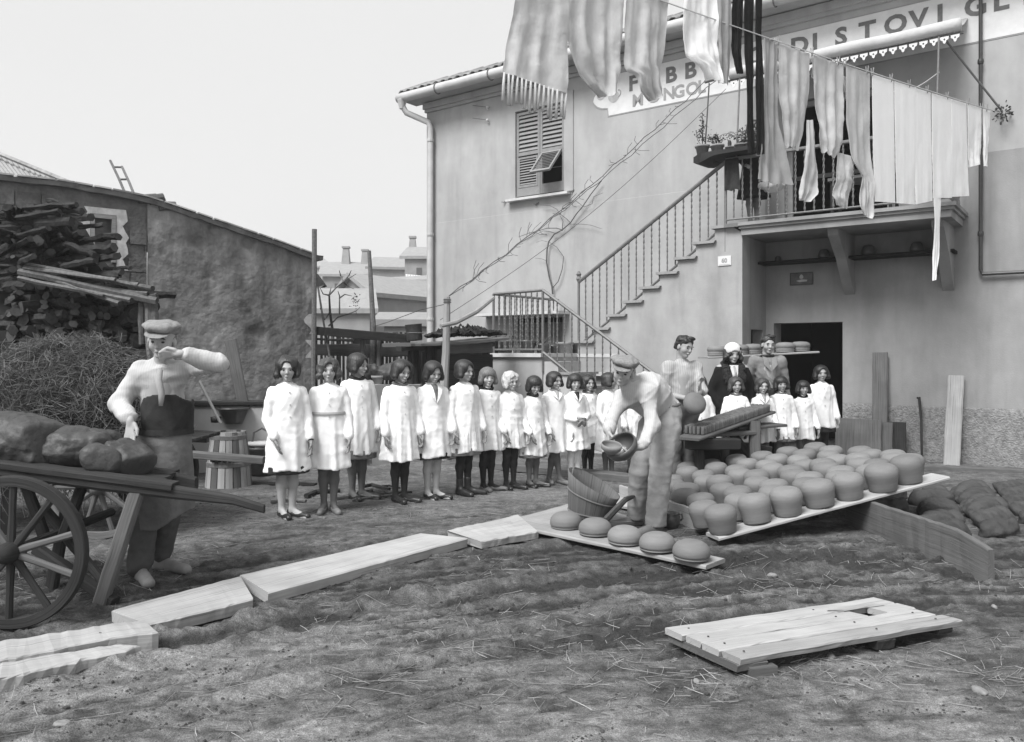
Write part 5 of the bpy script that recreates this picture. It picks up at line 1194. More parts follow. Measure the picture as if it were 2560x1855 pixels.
for a, b, r in (((1.72, 7.35, .66), (1.78, 7.35, -.02), .055), ((2.02, 7.55, .68), (2.0, 7.55, -.02), .05), ((1.5, 7.9, .7), (1.52, 7.9, -.02), .045)): m = MB(); m.loft(plank_secs(a, b, r*1.6, .05, up=(0, -1, 0), seed=int(r*1000))); m.build('leg', 'wood_dark', TS)
a, b = P(1888, 1052, 7.9), P(1893, 1250, 7.75); m = MB(); m.loft(plank_secs(a, b, .105, .06, up=(0, -1, 0), seed=95)); m.build('leg', 'wood_mid', TS)
m = MB(); m.loft(plank_secs(P(1822, 1072, 7.9), P(1898, 1165, 7.95), .075, .05, up=(0, -1, 0), seed=96)); m.build('brace', 'wood_dark', TS)
m = MB(); m.loft(plank_secs(P(1850, 1104, 8.1), P(1930, 1116, 8.1), .04, .10, seed=97)); m.build('cross_rail', 'wood_dark', TS)
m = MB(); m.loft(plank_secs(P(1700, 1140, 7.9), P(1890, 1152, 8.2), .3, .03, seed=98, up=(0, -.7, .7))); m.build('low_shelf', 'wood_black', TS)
for i, (px, py, Y, r, lb) in enumerate(((1706, 1083, 7.6, .125, 'upturned clay bowl at the near left end of the bench'), (1738, 1069, 7.85, .13, 'upturned clay bowl second from the left on the bench'), (1778, 1054, 8.05, .13, 'upturned clay bowl behind the left end of the cup board'), (1810, 1043, 8.2, .13, 'upturned clay bowl behind the middle of the cup board'), (1847, 1033, 8.3, .135, 'upturned clay bowl, rightmost behind the cup board'))):
    c = P(px, py, Y); c[2] = .748 if i < 3 else .78; m = MB(); m.lathe(dome_prof(r*1.17, .12), (0, 0, 0), 32); KSC = False; o = m.build('bench_bowl', 'clay', smooth=True, local=True); KSC = True; o.location = KS(c); tag(o, lb, 'pot', 'upturned bowls on the workbench')
m = MB(); m.loft(plank_secs((2.15, 8.1, .776), (2.75, 8.45, .776), .4, .03, seed=99)); tag(m.build('bench_plank', 'wood_mid', loc=KS((2.2, 8.1, .776))), 'loose plank carrying bowls behind the cup board', 'plank')
KSC = False
# board of five bowls carried by the man at the door
b0, b1 = P(1757, 892, 10.45), P(2032, 878, 10.8); m = MB(); m.loft(plank_secs(b0, b1, .3, .025, seed=101, up=(0, 0, 1))); tag(m.build('carried_board', 'wood_light', loc=b0), 'board with five lidded bowls held at head height behind the woman in the white hat', 'plank')
for i, px in enumerate((1791, 1846, 1880, 1961, 2000)):
    t = (px-1757)/(2032-1757); c = b0+(b1-b0)*t+[0, 0, .003]; r = .125; m = MB()
    m.lathe([(.001, 0), (r*.93, 0), (r*.96, .012), (r*.9, .02), (r*.97, .035), (r*.95, .05), (r*.9, .056), (r, .066), (r*1.01, .09), (r*.93, .115), (r*.65, .132), (.001, .138)], (0, 0, 0), 32); o = m.build('banded_bowl', 'clay', smooth=True, local=True); o.location = c; tag(o, f'banded clay bowl, {ordn[i]} from the left on the board held at head height', 'pot', 'banded bowls on the carried board')
# ------------------------------------------------------------------ clay loaves at right
lo_p = []
grid = [(2185, 1150), (2240, 1165), (2290, 1132), (2325, 1122), (2370, 1108), (2420, 1116), (2410, 1150), (2345, 1175), (2285, 1190), (2215, 1182), (2460, 1138), (2500, 1118), (2535, 1128), (2478, 1170), (2420, 1210), (2375, 1250), (2455, 1245), (2530, 1185), (2540, 1240), (2505, 1280), (2330, 1215), (2560, 1290), (2560, 1160), (2590, 1220)]
import itertools
loaf_meshes = []
for k in range(4):
    s_ = SDF((-.3, -.17, -.03), (.3, .17, .17), .0125); s_.cap((-.13, 0, .045), (.13, .0, .045), .08, .085, .02, fy=.9); s_.ell((.06*(k-1.5), .03, .07), (.12, .09, .06), .03); s_.wrinkle(.011, 34, k+4); o = s_.build('clay_loaf', 'clay_loaf'); loaf_meshes.append(o.data); bpy.data.objects.remove(o)
cnt = 0
for r_ in range(6):
    for c_ in range(6):
        x = 3.05+c_*.50+r_*.16+rnd.uniform(-.02, .02); y = 6.45+r_*.36+.10*c_+rnd.uniform(-.02, .02)
        if x > 6.2 or (x < 3.62+max(0, 7.0-y)*-.2 and y < 7.4) or y > 8.6: continue
        px, py = 1280+x/y*F, HZ+CH/y*F
        if px > 2640 or px < 2160: continue
        o = bpy.data.objects.new('clay_loaf', loaf_meshes[cnt % 4]); COL.objects.link(o); o.location = (x, y, gz(x, y)-.005); o.rotation_euler = (0, 0, .50+rnd.uniform(-.12, .12)); q = rnd.uniform(.95, 1.08); o.scale = (q*1.12, q*1.18, q*1.05)
        tag(o, f'rough loaf of raw clay, {ordn[min(c_, 8)]} from the left in the {ordn[min(r_, 8)]} row', 'clay', 'loaves of raw clay at the right'); cnt += 1
# ------------------------------------------------------------------ things leaning on the wall
def wall_plank(px0, py0, px1, py1, w, th, material, label, seed, d0=.05, d1=.22, name='leaning_plank', cat='plank', slope=0):
    a = FP(px0, py0, d0+.03); b = FP(px1, py1, d1); m = MB(); m.loft(plank_secs(a+np.array([FN[0], FN[1], 0])*th*.5, b, w, th, up=(FN[0], FN[1], 0), seed=seed, jit=.003, n=16)); return tag(m.build(name, material, loc=b), label, cat, 'planks leaning on the factory wall')
wall_plank(2200, 881, 2199, 1150, .20, .03, 'wood_mid', 'tall grey plank leaning on the wall right of the door, behind the square board', 1)
wall_plank(2390, 938, 2378, 1170, .20, .035, 'wood_light', 'pale plank leaning alone on the wall at the right', 2, d1=.3)
wall_plank(2146, 1047, 2143, 1150, .62, .03, 'wood_mid', 'square stained board leaning beside the doorway', 3, d0=.27, d1=.34)
wall_plank(2213, 1055, 2210, 1150, .20, .03, 'wood_mid', 'short narrow board between the square board and the dark board', 4, d0=.2, d1=.3)
wall_plank(2244, 1055, 2243, 1150, .22, .03, 'wood_dark', 'short dark ragged board leaning right of the square board', 5, d0=.16, d1=.26)
m = MB(); m.tube([FP(2294, 995, .06), FP(2298, 993, .08), FP(2303, 1050, .12), FP(2305, 1150, .18)], [.02, .018, .016, .016], 6); tag(m.build('bent_stick', 'wood_dark', loc=FP(2305, 1150, .18)), 'thin dark bent stick leaning on the plinth', 'stick')
# long beam on the ground behind the girls
m = MB(); m.loft(plank_secs(GR(1170, 1146, .1)+[0, 0, 0], GR(1640, 1192, .1), .22, .09, seed=8, jit=.008)); tag(m.build('ground_beam', 'wood_mid', loc=GR(1170, 1146, .1)), 'long low beam lying behind the feet of the girls', 'beam')
# sticks on the ground behind the first girls
for i, (l, r) in enumerate((([(676, 1252), (720, 1248), (765, 1252)], .02), ([(765, 1240), (790, 1230), (850, 1226)], .028), ([(835, 1245), (900, 1238), (970, 1232)], .022), ([(900, 1218), (930, 1212), (975, 1222)], .02), ([(905, 1228), (935, 1224), (960, 1230)], .024), ([(960, 1238), (990, 1232), (1030, 1230)], .015), ([(880, 1250), (930, 1243), (985, 1236)], .013), ([(955, 1215), (975, 1214), (1000, 1220)], .012))):
    m = MB(); q = [GR(x, y, .03) for x, y in l]; m.tube(q, [r, r*1.05, r*.8], 7); tag(m.build('ground_stick', 'bark' if i % 2 else 'twig', loc=q[0]), ['short dark stick just behind the shoes of the first girl', 'thick stick between the first three girls', 'long pale stick behind the third and fourth girls', 'forked stump end behind the third girl', 'short thick stick on top of the long pale stick', 'thin stick poking out right of the fourth girl', 'thin stick lying below the long pale stick', 'thin stick above the forked stump'][i], 'stick', 'sticks on the ground behind the girls')

# ================================================================== barrow with clay, near left
BR = thing('clay_barrow', 'two wheeled wooden barrow with long handles loaded with wet clay, nearest at left', 'barrow', (-2.6, 4.9, 0))
def wheel(c, r, parent, ax=(0, 1, 0), nsp=10, w=.055, ph=0.2, mt='wood_dark'):
    WH = bpy.data.objects.new('wheel', None); COL.objects.link(WH); WH.parent = parent; WH.location = np.array(c)-np.array(parent.location); WH.empty_display_size = .1
    secs = []
    for k in range(48):
        t = 2*math.pi*k/48; e = np.array([math.cos(t), 0, math.sin(t)]); secs.append([e*(r-.055)+[0, -w/2, 0], e*(r-.006)+[0, -w/2, 0], e*r+[0, -w/2+.006, 0], e*r+[0, w/2-.006, 0], e*(r-.006)+[0, w/2, 0], e*(r-.055)+[0, w/2, 0]])
    secs.append(secs[0]); m = MB(); m.loft(secs, caps=False); m.build('rim', mt, WH, local=True)
    m = MB(); secs = []
    for rr_, y in ((.001, -.10), (.035, -.10), (.05, -.07), (.06, -.03), (.06, .03), (.05, .07), (.035, .1), (.001, .1)): secs.append([np.array([math.cos(2*math.pi*k/16)*rr_, y, math.sin(2*math.pi*k/16)*rr_]) for k in range(16)])
    m.loft(secs); m.build('hub', mt, WH, smooth=True, local=True)
    for k in range(nsp):
        t = 2*math.pi*k/nsp+ph; e = np.array([math.cos(t), 0, math.sin(t)]); m = MB(); m.tube([e*.05, e*(r*.5), e*(r-.05)], [.024, .019, .021], 7); m.build('spoke', mt if k % 3 else 'wood_mid', WH, local=True)
    return WH
wheel((-2.755, 4.40, .42), .42, BR, ph=.28); 
def side(Y, mt='wood_dark', cutx=9):
    z = lambda x: .862-.106*(x+2.93)/.85*1.0
    xs = [-3.6, -3.2, -2.4, -2.05, -1.85, -1.65, -1.47]; L = [(x, Y, .81-.131*(x+2.93)) for x in xs]
    L = [p for p in L if p[0] < cutx]
    L[-2] = (L[-2][0], Y, L[-2][2]-.0); L[-1] = (L[-1][0], Y, L[-1][2]-.03)
    m = MB(); secs = []
    for i, p in enumerate(L):
        h = [.045, .045, .045, .04, .034, .028, .024][i]; w = h*.8; secs.append([np.array(p)+[0, a*w, b*h] for a, b in ((-.6, -1), (.6, -1), (1, -.6), (1, .6), (.6, 1), (-.6, 1), (-1, .6), (-1, -.6))])
    m.loft([q[::-1] for q in secs]); m.build('handle', mt, BR)
side(4.75, 'wood_dark'); side(5.2, cutx=-2.04)
m = MB(); m.loft(plank_secs((-3.7, 4.76, .965), (-2.0, 4.76, .745), .12, .045, seed=3)); m.build('side_board', 'wood_dark', BR)
for k in range(4): y = 4.87+k*.13; m = MB(); m.loft(plank_secs((-3.7, y, .945), (-2.12-.03*k, y, .741), .125, .03, seed=5+k)); m.build('bed_plank', 'wood_dark', BR)
m = MB(); m.tube([(-2.755, 4.32, .42), (-2.755, 5.5, .42)], .03, 8); m.build('axle', 'wood_black', BR)
for xa in (-2.95, -2.55): m = MB(); m.loft(plank_secs((xa, 4.78, .80), (-2.755+(xa+2.755)*.3, 4.78, .42), .06, .05, up=(0, -1, 0))); m.build('axle_strut', 'wood_black', BR)
l_top, l_bot = P(338, 1228, 4.72), P(241, 1521, 4.75); m = MB(); m.loft(plank_secs(l_top, l_bot, .085, .055, up=(0, -1, 0), seed=9)); m.build('leg', 'wood_mid', BR)
m = MB(); m.loft(plank_secs(P(160, 1270, 5.2), P(122, 1478, 5.13), .07, .05, up=(0, -1, 0), seed=10)); m.build('leg', 'wood_dark', BR)
m = MB(); m.loft(plank_secs(P(215, 1390, 4.85)+[-.35, .1, .05], P(292, 1494, 4.78), .07, .06, seed=11)); m.build('foot_rail', 'wood_dark', BR)
m = MB(); m.loft(plank_secs(P(100, 1270, 5.0), P(262, 1470, 4.82), .05, .05, up=(0, -1, 0), seed=12)); m.build('brace', 'wood_dark', BR)
# clay lumps
def lump(label, cpx, cpy, Y, size, rot, seed, cuts=()):
    c = P(cpx, cpy, Y); s_ = SDF((-size[0]-.06, -size[1]-.06, -size[2]-.06), (size[0]+.06, size[1]+.06, size[2]+.06), .009)
    a = np.array(size)
    def f(X, Y_, Z): q = (np.abs(X/a[0])**2.8+np.abs(Y_/a[1])**2.8+np.abs(Z/a[2])**2.8)**(1/2.8); return (q-1)*a.min()*.9
    s_.fn(f); s_.wrinkle(.010, 14, seed); s_.wrinkle(.003, 60, seed+9)
    for n_, o_ in cuts:
        n_ = np.array(n_, float); n_ /= np.linalg.norm(n_); s_.fn(lambda X, Y_, Z: X*n_[0]+Y_*n_[1]+Z*n_[2]-o_, .015, 0, 'i')
    o = s_.build('clay_lump', 'clay_raw'); o.location = c; o.rotation_euler = rot; return tag(o, label, 'clay', 'lumps of wet clay on the near barrow')
lump('big smooth slab of wet clay at the left end of the barrow', 70, 1098, 4.95, (.26, .2, .15), (0, R(22), 0), 1, (((.7, -.3, .5), .17),))
lump('torn lump of wet clay in the middle of the barrow load', 192, 1120, 5.02, (.2, .16, .125), (0, R(6), .4), 2)
lump('cut block of wet clay under the man\'s hand at the right end of the barrow', 318, 1143, 5.0, (.17, .13, .095), (0, R(24), -.5), 3, (((1, -.2, .1), .13),))
lump('crumbly lump of wet clay at the front of the barrow load', 255, 1150, 4.85, (.13, .09, .095), (0, R(14), .2), 4, (((.3, -1, .2), .07),))
lump('small lump of wet clay wedged behind the barrow load', 255, 1108, 5.15, (.12, .1, .08), (0, R(14), .9), 5)
# ================================================================== straw cart behind
ST = thing('straw_cart', 'second barrow behind, buried under the heap of straw', 'barrow', (-3.4, 7, 0))
wheel((-3.36, 6.5, .42), .42, ST, ph=.0, mt='wood_mid')
wheel((-3.40, 7.6, .42), .42, ST, ph=.4)
def bar(a, b, w, t, nm, mt, par, seed=0, up=(0, 0, 1)): m = MB(); m.loft(plank_secs(a, b, w, t, up=up, seed=seed)); return m.build(nm, mt, par)
bar((-4.3, 6.62, .83), (-2.05, 6.62, .655), .07, .06, 'handle', 'wood_mid', ST, 1); bar((-4.3, 7.5, .83), (-2.85, 7.5, .73), .07, .06, 'handle', 'wood_mid', ST, 2)
for k in range(6): bar((-4.4, 6.72+k*.15, .90), (-2.75, 6.72+k*.15, .77), .14, .03, 'bed_plank', 'wood_dark', ST, k)
bar((-2.9, 6.62, .7), (-2.95, 6.62, 0), .08, .06, 'leg', 'wood_dark', ST, 3, (0, -1, 0)); bar((-4.2, 6.62, .8), (-4.2, 6.62, 0), .08, .06, 'leg', 'wood_black', ST, 3, (0, -1, 0))
m = MB(); m.tube([(-3.38, 6.4, .42), (-3.40, 7.7, .42)], .03, 8); m.build('axle', 'wood_black', ST)
SH_ = thing('straw_heap', 'large tangled heap of straw on the cart behind the worker', 'straw', (-3.85, 7.0, .9))
def hc(x): return 0
core = SDF((-1.6, -.8, -.5), (1.15, .8, 1.0), .03); core.ell((-.02, 0, .1), (.78, .55, .62), .1); core.ell((-.85, 0, -.1), (.75, .5, .42), .1); core.ell((.5, 0, -.15), (.4, .4, .3), .1); core.wrinkle(.03, 12, 2)
o = core.build('straw_core', 'straw_core', SH_); 
Vc, Fc, _ = core.mesh(); rr = np.random.RandomState(6); mA, mB2 = MB(), MB()
nrm = np.cross(Vc[Fc[:, 1]]-Vc[Fc[:, 0]], Vc[Fc[:, 3]]-Vc[Fc[:, 0]]); nrm /= np.linalg.norm(nrm, axis=1)[:, None]+1e-9; cen = Vc[Fc].mean(1)
keep = np.where((nrm[:, 1] < .35))[0]
def rstraw(m, p, nn, L, r):
    t = rr.randn(3); t -= nn*(t@nn)*.75; t /= np.linalg.norm(t); b = np.cross(nn, t); cu = rr.uniform(-1.4, 1.4); pts = []
    for k in range(6):
        s_ = k/5-.5; pts.append(p+t*L*s_+b*cu*L*s_*s_+nn*(.012+.05*rr.rand()*(abs(s_)*2)+.0)-np.array([0, 0, 1])*L*.25*s_*s_)
    m.tube(pts+np.array([-3.85, 7., .9]), r, 3, caps=False)
for i in range(5200):
    k = keep[rr.randint(len(keep))]; rstraw(mA if rr.rand() < .55 else mB2, cen[k]+rr.randn(3)*.012, nrm[k], rr.uniform(.08, .38), rr.uniform(.0014, .0032))
tag(mA.build('straw_stalks', 'straw_heap', SH_), kind='stuff'); tag(mB2.build('straw_stalks', 'straw_dark', SH_), kind='stuff')
mC = MB()
for i in range(260):
    a = rr.uniform(-1.35, .8); p = np.array([-3.85+a, 6.5+rr.rand()*.3, .62-.1*rr.rand()]); L = rr.uniform(.1, .45); mC.tube([p, p+[rr.randn()*.05, 0, -L*.5], p+[rr.randn()*.1, -.02, -L]], .0025, 3, caps=False)
tag(mC.build('straw_fringe', 'straw_dark', SH_), kind='stuff')
# ================================================================== woodpile
WP = thing('woodpile', 'high stack of dark split logs and brushwood against the shed', 'woodpile', (-4.5, 8.9, 0))
def log_at(p, r, L, dirv, seed, mt='bark'):
    rr_ = np.random.RandomState(seed); d = np.array(dirv, float); d /= np.linalg.norm(d); n = 6; pts = []; 
    for k in range(n): pts.append(np.array(p)+d*L*(k/(n-1)-.0)+rr_.randn(3)*r*.12)
    m = MB(); nn = rr_.randint(6, 9); m.tube(pts, [r*(1+.12*rr_.randn()) for _ in range(n)], nn, caps=False)
    sq = .75+.5*rr_.rand(); ang_ = rr_.rand()*3
    for i_ in range(len(m.v)):
        c_ = pts[i_//nn]; v_ = np.array(m.v[i_])-c_; g_ = 1+.28*math.sin((i_ % nn)*1.9+ang_*3)*(.6+.4*math.sin(i_*.37)); m.v[i_] = tuple(c_+v_*[g_, g_, g_*sq])
    m.m = 1; m.face(list(range(0, nn))[::-1], tuple((0., 0.) for _ in range(nn))); m.face(range((n-1)*nn, n*nn), tuple((0., 0.) for _ in range(nn))); return m.build('log', [mt, 'log_end'], WP)
rr = np.random.RandomState(12); k = 0
for row in range(18):       # upper stack, ends towards the yard, ragged outline
    py = 523+row*11.5
    x_end = np.interp(py, [505, 530, 560, 590, 630, 660, 690, 720], [120, 150, 180, 205, 220, 225, 250, 262])
    px = 20+rr.rand()*10
    while px < x_end-18:
        r = .02+.035*rr.rand(); Y = 8.75+.02*row*0+.15*rr.rand(); c = P(px, py+rr.randn()*3, Y); ang = rr.randn()*.3+(1.15 if rr.rand() < .75 else .3)
        L = .4+.4*rr.rand(); d = np.array([math.sin(ang)*1.0, -math.cos(ang)*.55, rr.randn()*.14])
        log_at(c-d*L*.75, r, L, d, k); k += 1; px += (r*2+.02)/Y*F*(1.0+.6*rr.rand())
for i, (x0, y0, x1, y1, r) in enumerate(((47, 545, 150, 528, .035), (60, 520, 190, 512, .03), (140, 520, 205, 528, .03), (160, 545, 228, 542, .045), (200, 568, 262, 560, .025), (215, 600, 296, 590, .05), (200, 628, 287, 620, .045), (170, 610, 240, 640, .04), (220, 652, 296, 640, .04), (160, 665, 238, 652, .05), (260, 672, 328, 668, .025), (230, 690, 308, 682, .035), (47, 655, 85, 640, .03), (190, 700, 300, 690, .03), (47, 590, 120, 570, .03), (120, 500, 175, 517, .025), (90, 560, 180, 556, .04))):
    a, b = P(x0, y0, 8.35), P(x1, y1, 8.2); log_at(a, r, np.linalg.norm(b-a), b-a, 900+i)
# long slanting poles over the lower stack
for i, (x0, y0, x1, y1, r) in enumerate(((70, 660, 380, 722, .028), (47, 678, 392, 752, .03), (47, 695, 330, 750, .026), (150, 700, 300, 760, .028), (60, 668, 290, 700, .02), (200, 715, 370, 735, .018), (220, 690, 345, 712, .02), (280, 762, 392, 738, .025), (100, 690, 260, 740, .02))):
    a, b = P(x0, y0, 8.35), P(x1, y1, 8.1); log_at(a, r, np.linalg.norm(b-a), b-a, 300+i, 'twig')
for row in range(12):
    py = 722+row*15; px = 30+rr.rand()*15; xe = 372 if row < 6 else 378
    while px < xe:
        r = .025+.04*rr.rand(); c = P(px, py+rr.randn()*4, 8.5+.15*rr.rand()); d = np.array([.7+rr.randn()*.6, -.8, rr.randn()*.14]); L = .45; log_at(c-d/np.linalg.norm(d)*L*.8, r, L, d, k+500); k += 1; px += (r*2+.02)/8.5*F*(1+.5*rr.rand())
for x0, y0, x1, y1, r in ((372, 735, 378, 900, .045), (385, 760, 392, 900, .035), (352, 715, 356, 860, .03)): a, b = P(x0, y0, 8.2), P(x1, y1, 8.2); log_at(a, r, np.linalg.norm(b-a), b-a, int(x0), 'twig')
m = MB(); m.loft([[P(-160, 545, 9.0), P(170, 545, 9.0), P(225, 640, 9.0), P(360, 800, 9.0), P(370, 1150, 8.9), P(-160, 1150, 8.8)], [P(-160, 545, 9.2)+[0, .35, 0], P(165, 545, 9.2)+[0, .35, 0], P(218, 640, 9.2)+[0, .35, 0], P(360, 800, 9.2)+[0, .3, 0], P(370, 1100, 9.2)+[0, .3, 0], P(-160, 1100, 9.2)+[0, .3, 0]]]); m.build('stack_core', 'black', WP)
# ================================================================== trough, barrel and basins
TR = thing('stone_trough', 'long plastered water trough against the shed wall', 'trough', GR(560, 1165))
ta, tbb = np.array([-4.3, 9.95, 0]), np.array([-2.2, 10.35, 0])
m = MB(); m.loft([[q+[0, 0, -.05], q+[0, 0, .80], q+[0, .06, .84], q+[0, .55, .84], q+[0, .6, -.05]] for q in (ta+(tbb-ta)*t for t in np.linspace(0, 1, 6))]); m.build('trough_body', 'plaster_low', TR)
m = MB(); m.loft(plank_secs(ta+[.2, .1, .90], tbb+[0, .1, .90], .2, .05, seed=2)); m.build('rim_board', 'wood_dark', TR)
c = P(577, 1060, 9.95); m = MB(); m.lathe([(.001, 0), (.12, 0), (.13, .02), (.2, .17), (.225, .18), (.225, .2), (.19, .19), (.12, .03), (.001, .02)], c+[0, .1, 0], 28, sx=.9); tag(m.build('basin', 'clay_dark', smooth=True, loc=c), 'dark flared basin on the edge of the trough', 'basin')
m = MB(); q0, q1 = P(575, 850, 10.25), P(612, 1040, 10.15); m.loft(plank_secs(q0, q1, .15, .03, up=(0, -1, 0), seed=4, jit=.002)); tag(m.build('leaning_board', 'wood_mid', loc=q1), 'narrow board leaning on the shed wall above the basin', 'plank')
m = MB(); m.tube([P(498, 952, 9.8), P(552, 1058, 9.8)], .018, 6); tag(m.build('stick', 'wood_light', loc=P(552, 1058, 9.8)), 'pale stick leaning on the trough beside the worker', 'stick')
m = MB(); c = P(540, 1056, 9.9); m.lathe([(.001, 0), (.06, 0), (.065, .07), (.05, .07), (.001, .02)], c, 14); tag(m.build('small_tin', 'iron_dark', smooth=True, loc=c), 'small black tin on the trough edge at the foot of the pale stick', 'tin')
c = GR(572, 1215); BA = thing('barrel', 'pale wooden barrel tapering upward with an iron band, left of the first girl', 'barrel', c); n = 18
for k in range(n):
    t0, t1 = 2*math.pi*k/n+.02, 2*math.pi*(k+1)/n-.02; m = MB(); secs = []
    for r, z in ((.255, 0), (.24, .2), (.215, .42), (.185, .62)): secs.append([c+[math.cos(t)*q, math.sin(t)*q, z] for t, q in ((t0, r), ((t0+t1)/2, r*1.01), (t1, r), (t1, r-.02), (t0, r-.02))])
    m.loft(secs); m.build('stave', 'wood_light' if k % 3 else 'wood_mid', BA)
m = MB(); m.lathe([(.001, .585), (.19, .585), (.19, .6), (.001, .6)], c, 20); m.build('lid', 'wood_light', BA)
for z, r in ((.26, .242), (.56, .2)): m = MB(); m.lathe([(r-.004, z-.025), (r+.003, z-.02), (r+.001, z+.02), (r-.006, z+.025)], c, 24); m.build('band', 'iron', BA)
m = MB(); 
for i in range(14): t = i*.5; m.tube([c+[-.12+.02*i, -.25, .40-.06*abs(math.sin(i))], c+[-.11+.02*i, -.27, .36-.05*abs(math.sin(i))]], .022, 5)
tag(m.build('rag_bundle', 'bark', loc=c), 'dark knotted rags hung round the barrel', 'rags', kind='stuff')
c = GR(655, 1185); m = MB(); m.lathe([(.001, 0), (.2, 0), (.23, .03), (.25, .3), (.27, .33), (.27, .35), (.24, .345), (.2, .05), (.001, .04)], c, 28); tag(m.build('large_basin', 'clay_dark', smooth=True, loc=c), 'large dark round basin half hidden behind the first girl', 'basin')
m = MB(); m.lathe([(.001, .36), (.17, .36), (.18, .38), (.17, .40), (.001, .41)], c, 22, sx=1.1); tag(m.build('pale_lid', 'stone_pale', smooth=True, loc=c+[0, 0, .36]), 'pale flat lid on the large dark basin', 'lid')
m = MB(); q = c+[0, 0, .4]; m.tube([q+[-.12, 0, 0], q+[-.1, 0, .12], q+[0, 0, .17], q+[.1, 0, .12]], .014, 6); tag(m.build('basket_handle', 'wood_mid', loc=q), 'hooped handle standing over the pale lid', 'handle')
m = MB(); m.loft(plank_secs(GR(625, 1205, .03), GR(790, 1208, .03), .1, .04, seed=4)); tag(m.build('foot_board', 'wood_black', loc=GR(650, 1206, .03)), 'dark board on the ground under the basin beside the first girl', 'plank')
# ================================================================== plants in pots
def plant(name, label, c, r, h, kind, mt='terracotta', seed=0, group=None, lh=.2):
    T = thing(name, label, 'potted plant', c, group); m = MB()
    m.lathe([(.001, 0), (r*.72, 0), (r*.93, h*.78), (r*1.06, h*.8), (r*1.08, h), (r*.95, h), (r*.9, h*.85), (.001, h*.85)], c, 20); m.build('flower_pot', mt, T, smooth=True)
    rr_ = np.random.RandomState(seed); b = np.array(c)+[0, 0, h*.85]; m = MB(); lm_ = MB()
    if kind == 'bush':
        for i in range(9):
            v = rr_.randn(3)*[r*.6, r*.6, 0]; tip = b+v*1.3+[0, 0, lh*(.3+.7*rr_.rand()**.7)]; m.tube([b+v*.2, (b+tip)/2+rr_.randn(3)*.01, tip], .003, 3)
            for j in range(14): p = tip+rr_.randn(3)*[.035, .035, .03]-[0, 0, .02]; lm_.box(p, (.022+.014*rr_.rand(), .018, .002), X=rr_.randn(3), Z=rr_.randn(3)+[0, 0, 1])
    elif kind == 'tall':
        for i in range(5):
            tip = b+rr_.randn(3)*[.03, .03, 0]+[0, 0, lh*(.35+.16*i)]; m.tube([b, (b+tip)/2+rr_.randn(3)*.015, tip], .004, 4)
            for j in range(20): t = .45+.55*rr_.rand(); p = b+(tip-b)*t+rr_.randn(3)*.024; lm_.box(p, (.024, .018, .002), X=rr_.randn(3), Z=rr_.randn(3)+[0, 0, 1])
    elif kind == 'palm':
        for i in range(7):
            a = i*.9+.3; tip = np.array([math.cos(a), math.sin(a)*.6, 0])*lh*.9; pts = [b+tip*t+[0, 0, lh*(1.5*t-1.1*t*t)] for t in np.linspace(0, 1, 9)]; m.tube(pts, .004, 3)
            for k in range(2, 9):
                for sg_ in (-1, 1): d = np.cross(pts[k]-pts[k-1], [0, 0, 1]); d /= np.linalg.norm(d)+1e-6; q = pts[k]; lm_.poly([q, q+d*sg_*.06+[0, 0, -.015], q+d*sg_*.055+(pts[k]-pts[k-1])*.5+[0, 0, -.02]])
    elif kind == 'cactus': m.lathe([(.018, 0), (.028, .03), (.03, .07), (.022, .1), (.001, .115)], b, 8)
    elif kind == 'agave':
        for i in range(8): a = i*.8; d = np.array([math.cos(a), math.sin(a), 0]); L = lh; m.loft([[b+d*L*t*.7+np.cross(d, [0, 0, 1])*w_*s_+[0, 0, L*(t-.35*t*t)] for s_, w_ in ((-1, .02*(1-t)), (1, .02*(1-t)))]+[b+d*L*t*.7+[0, 0, L*(t-.35*t*t)-.006]] for t in (0, .35, .7, 1)])
    m.build('stem', 'leaf', T)
    if lm_.f: tag(lm_.build('foliage', 'leaf', T), kind='stuff')
G1_ = 'potted plants on the ledge by the stair head'
zt = 4.464
for px, d, r, h, kd, lh, lb in ((1756, 1.05, .105, .15, 'tall', .5, 'tall climbing plant in a worn pot at the left end of the stair head ledge'), (1793, 1.02, .10, .13, 'bush', .16, 'bushy geranium in a pot, second from left on the stair head ledge'), (1824, 1.02, .065, .075, 'cactus', .1, 'tiny cactus in the smallest pot on the stair head ledge'), (1851, .98, .085, .10, 'palm', .34, 'arching palm in a pot next to the black stockings'), (1876, .96, .09, .10, 'bush', .25, 'leafy plant half hidden behind the black stockings')):
    plant('potted_plant', lb, W3(fs(px, d), d, zt), r, h, kd, seed=px, group=G1_, lh=lh)
G2_ = 'flower pots on the landing'
for px, d, r, h, kd, lh, mt, lb in ((1262, 1.25, .17, .24, 'bush', .12, 'terracotta', 'wide pale planter with low leaves at the left of the landing'), (1318, 1.2, .16, .22, 'none', 0, 'clay_dark', 'dark bulging empty pot beside the wide planter'), (1357, 1.0, .13, .17, 'agave', .22, 'clay_dark', 'dark pot with a spiky agave on the landing'), (1383, .75, .09, .15, 'none', 0, 'clay_dark', 'small dark empty pot between the agave and the wide pot'), (1412, .6, .15, .2, 'none', 0, 'terracotta', 'wide empty pot at the right of the landing'), (1436, .35, .13, .2, 'none', 0, 'clay_dark', 'dark pot at the far right of the landing by the stair')):
    plant('landing_pot', lb, W3(fs(px, d), d, 1.502 if d > 1.05 else 1.492), r, h, kd, mt, seed=px, group=G2_, lh=lh)
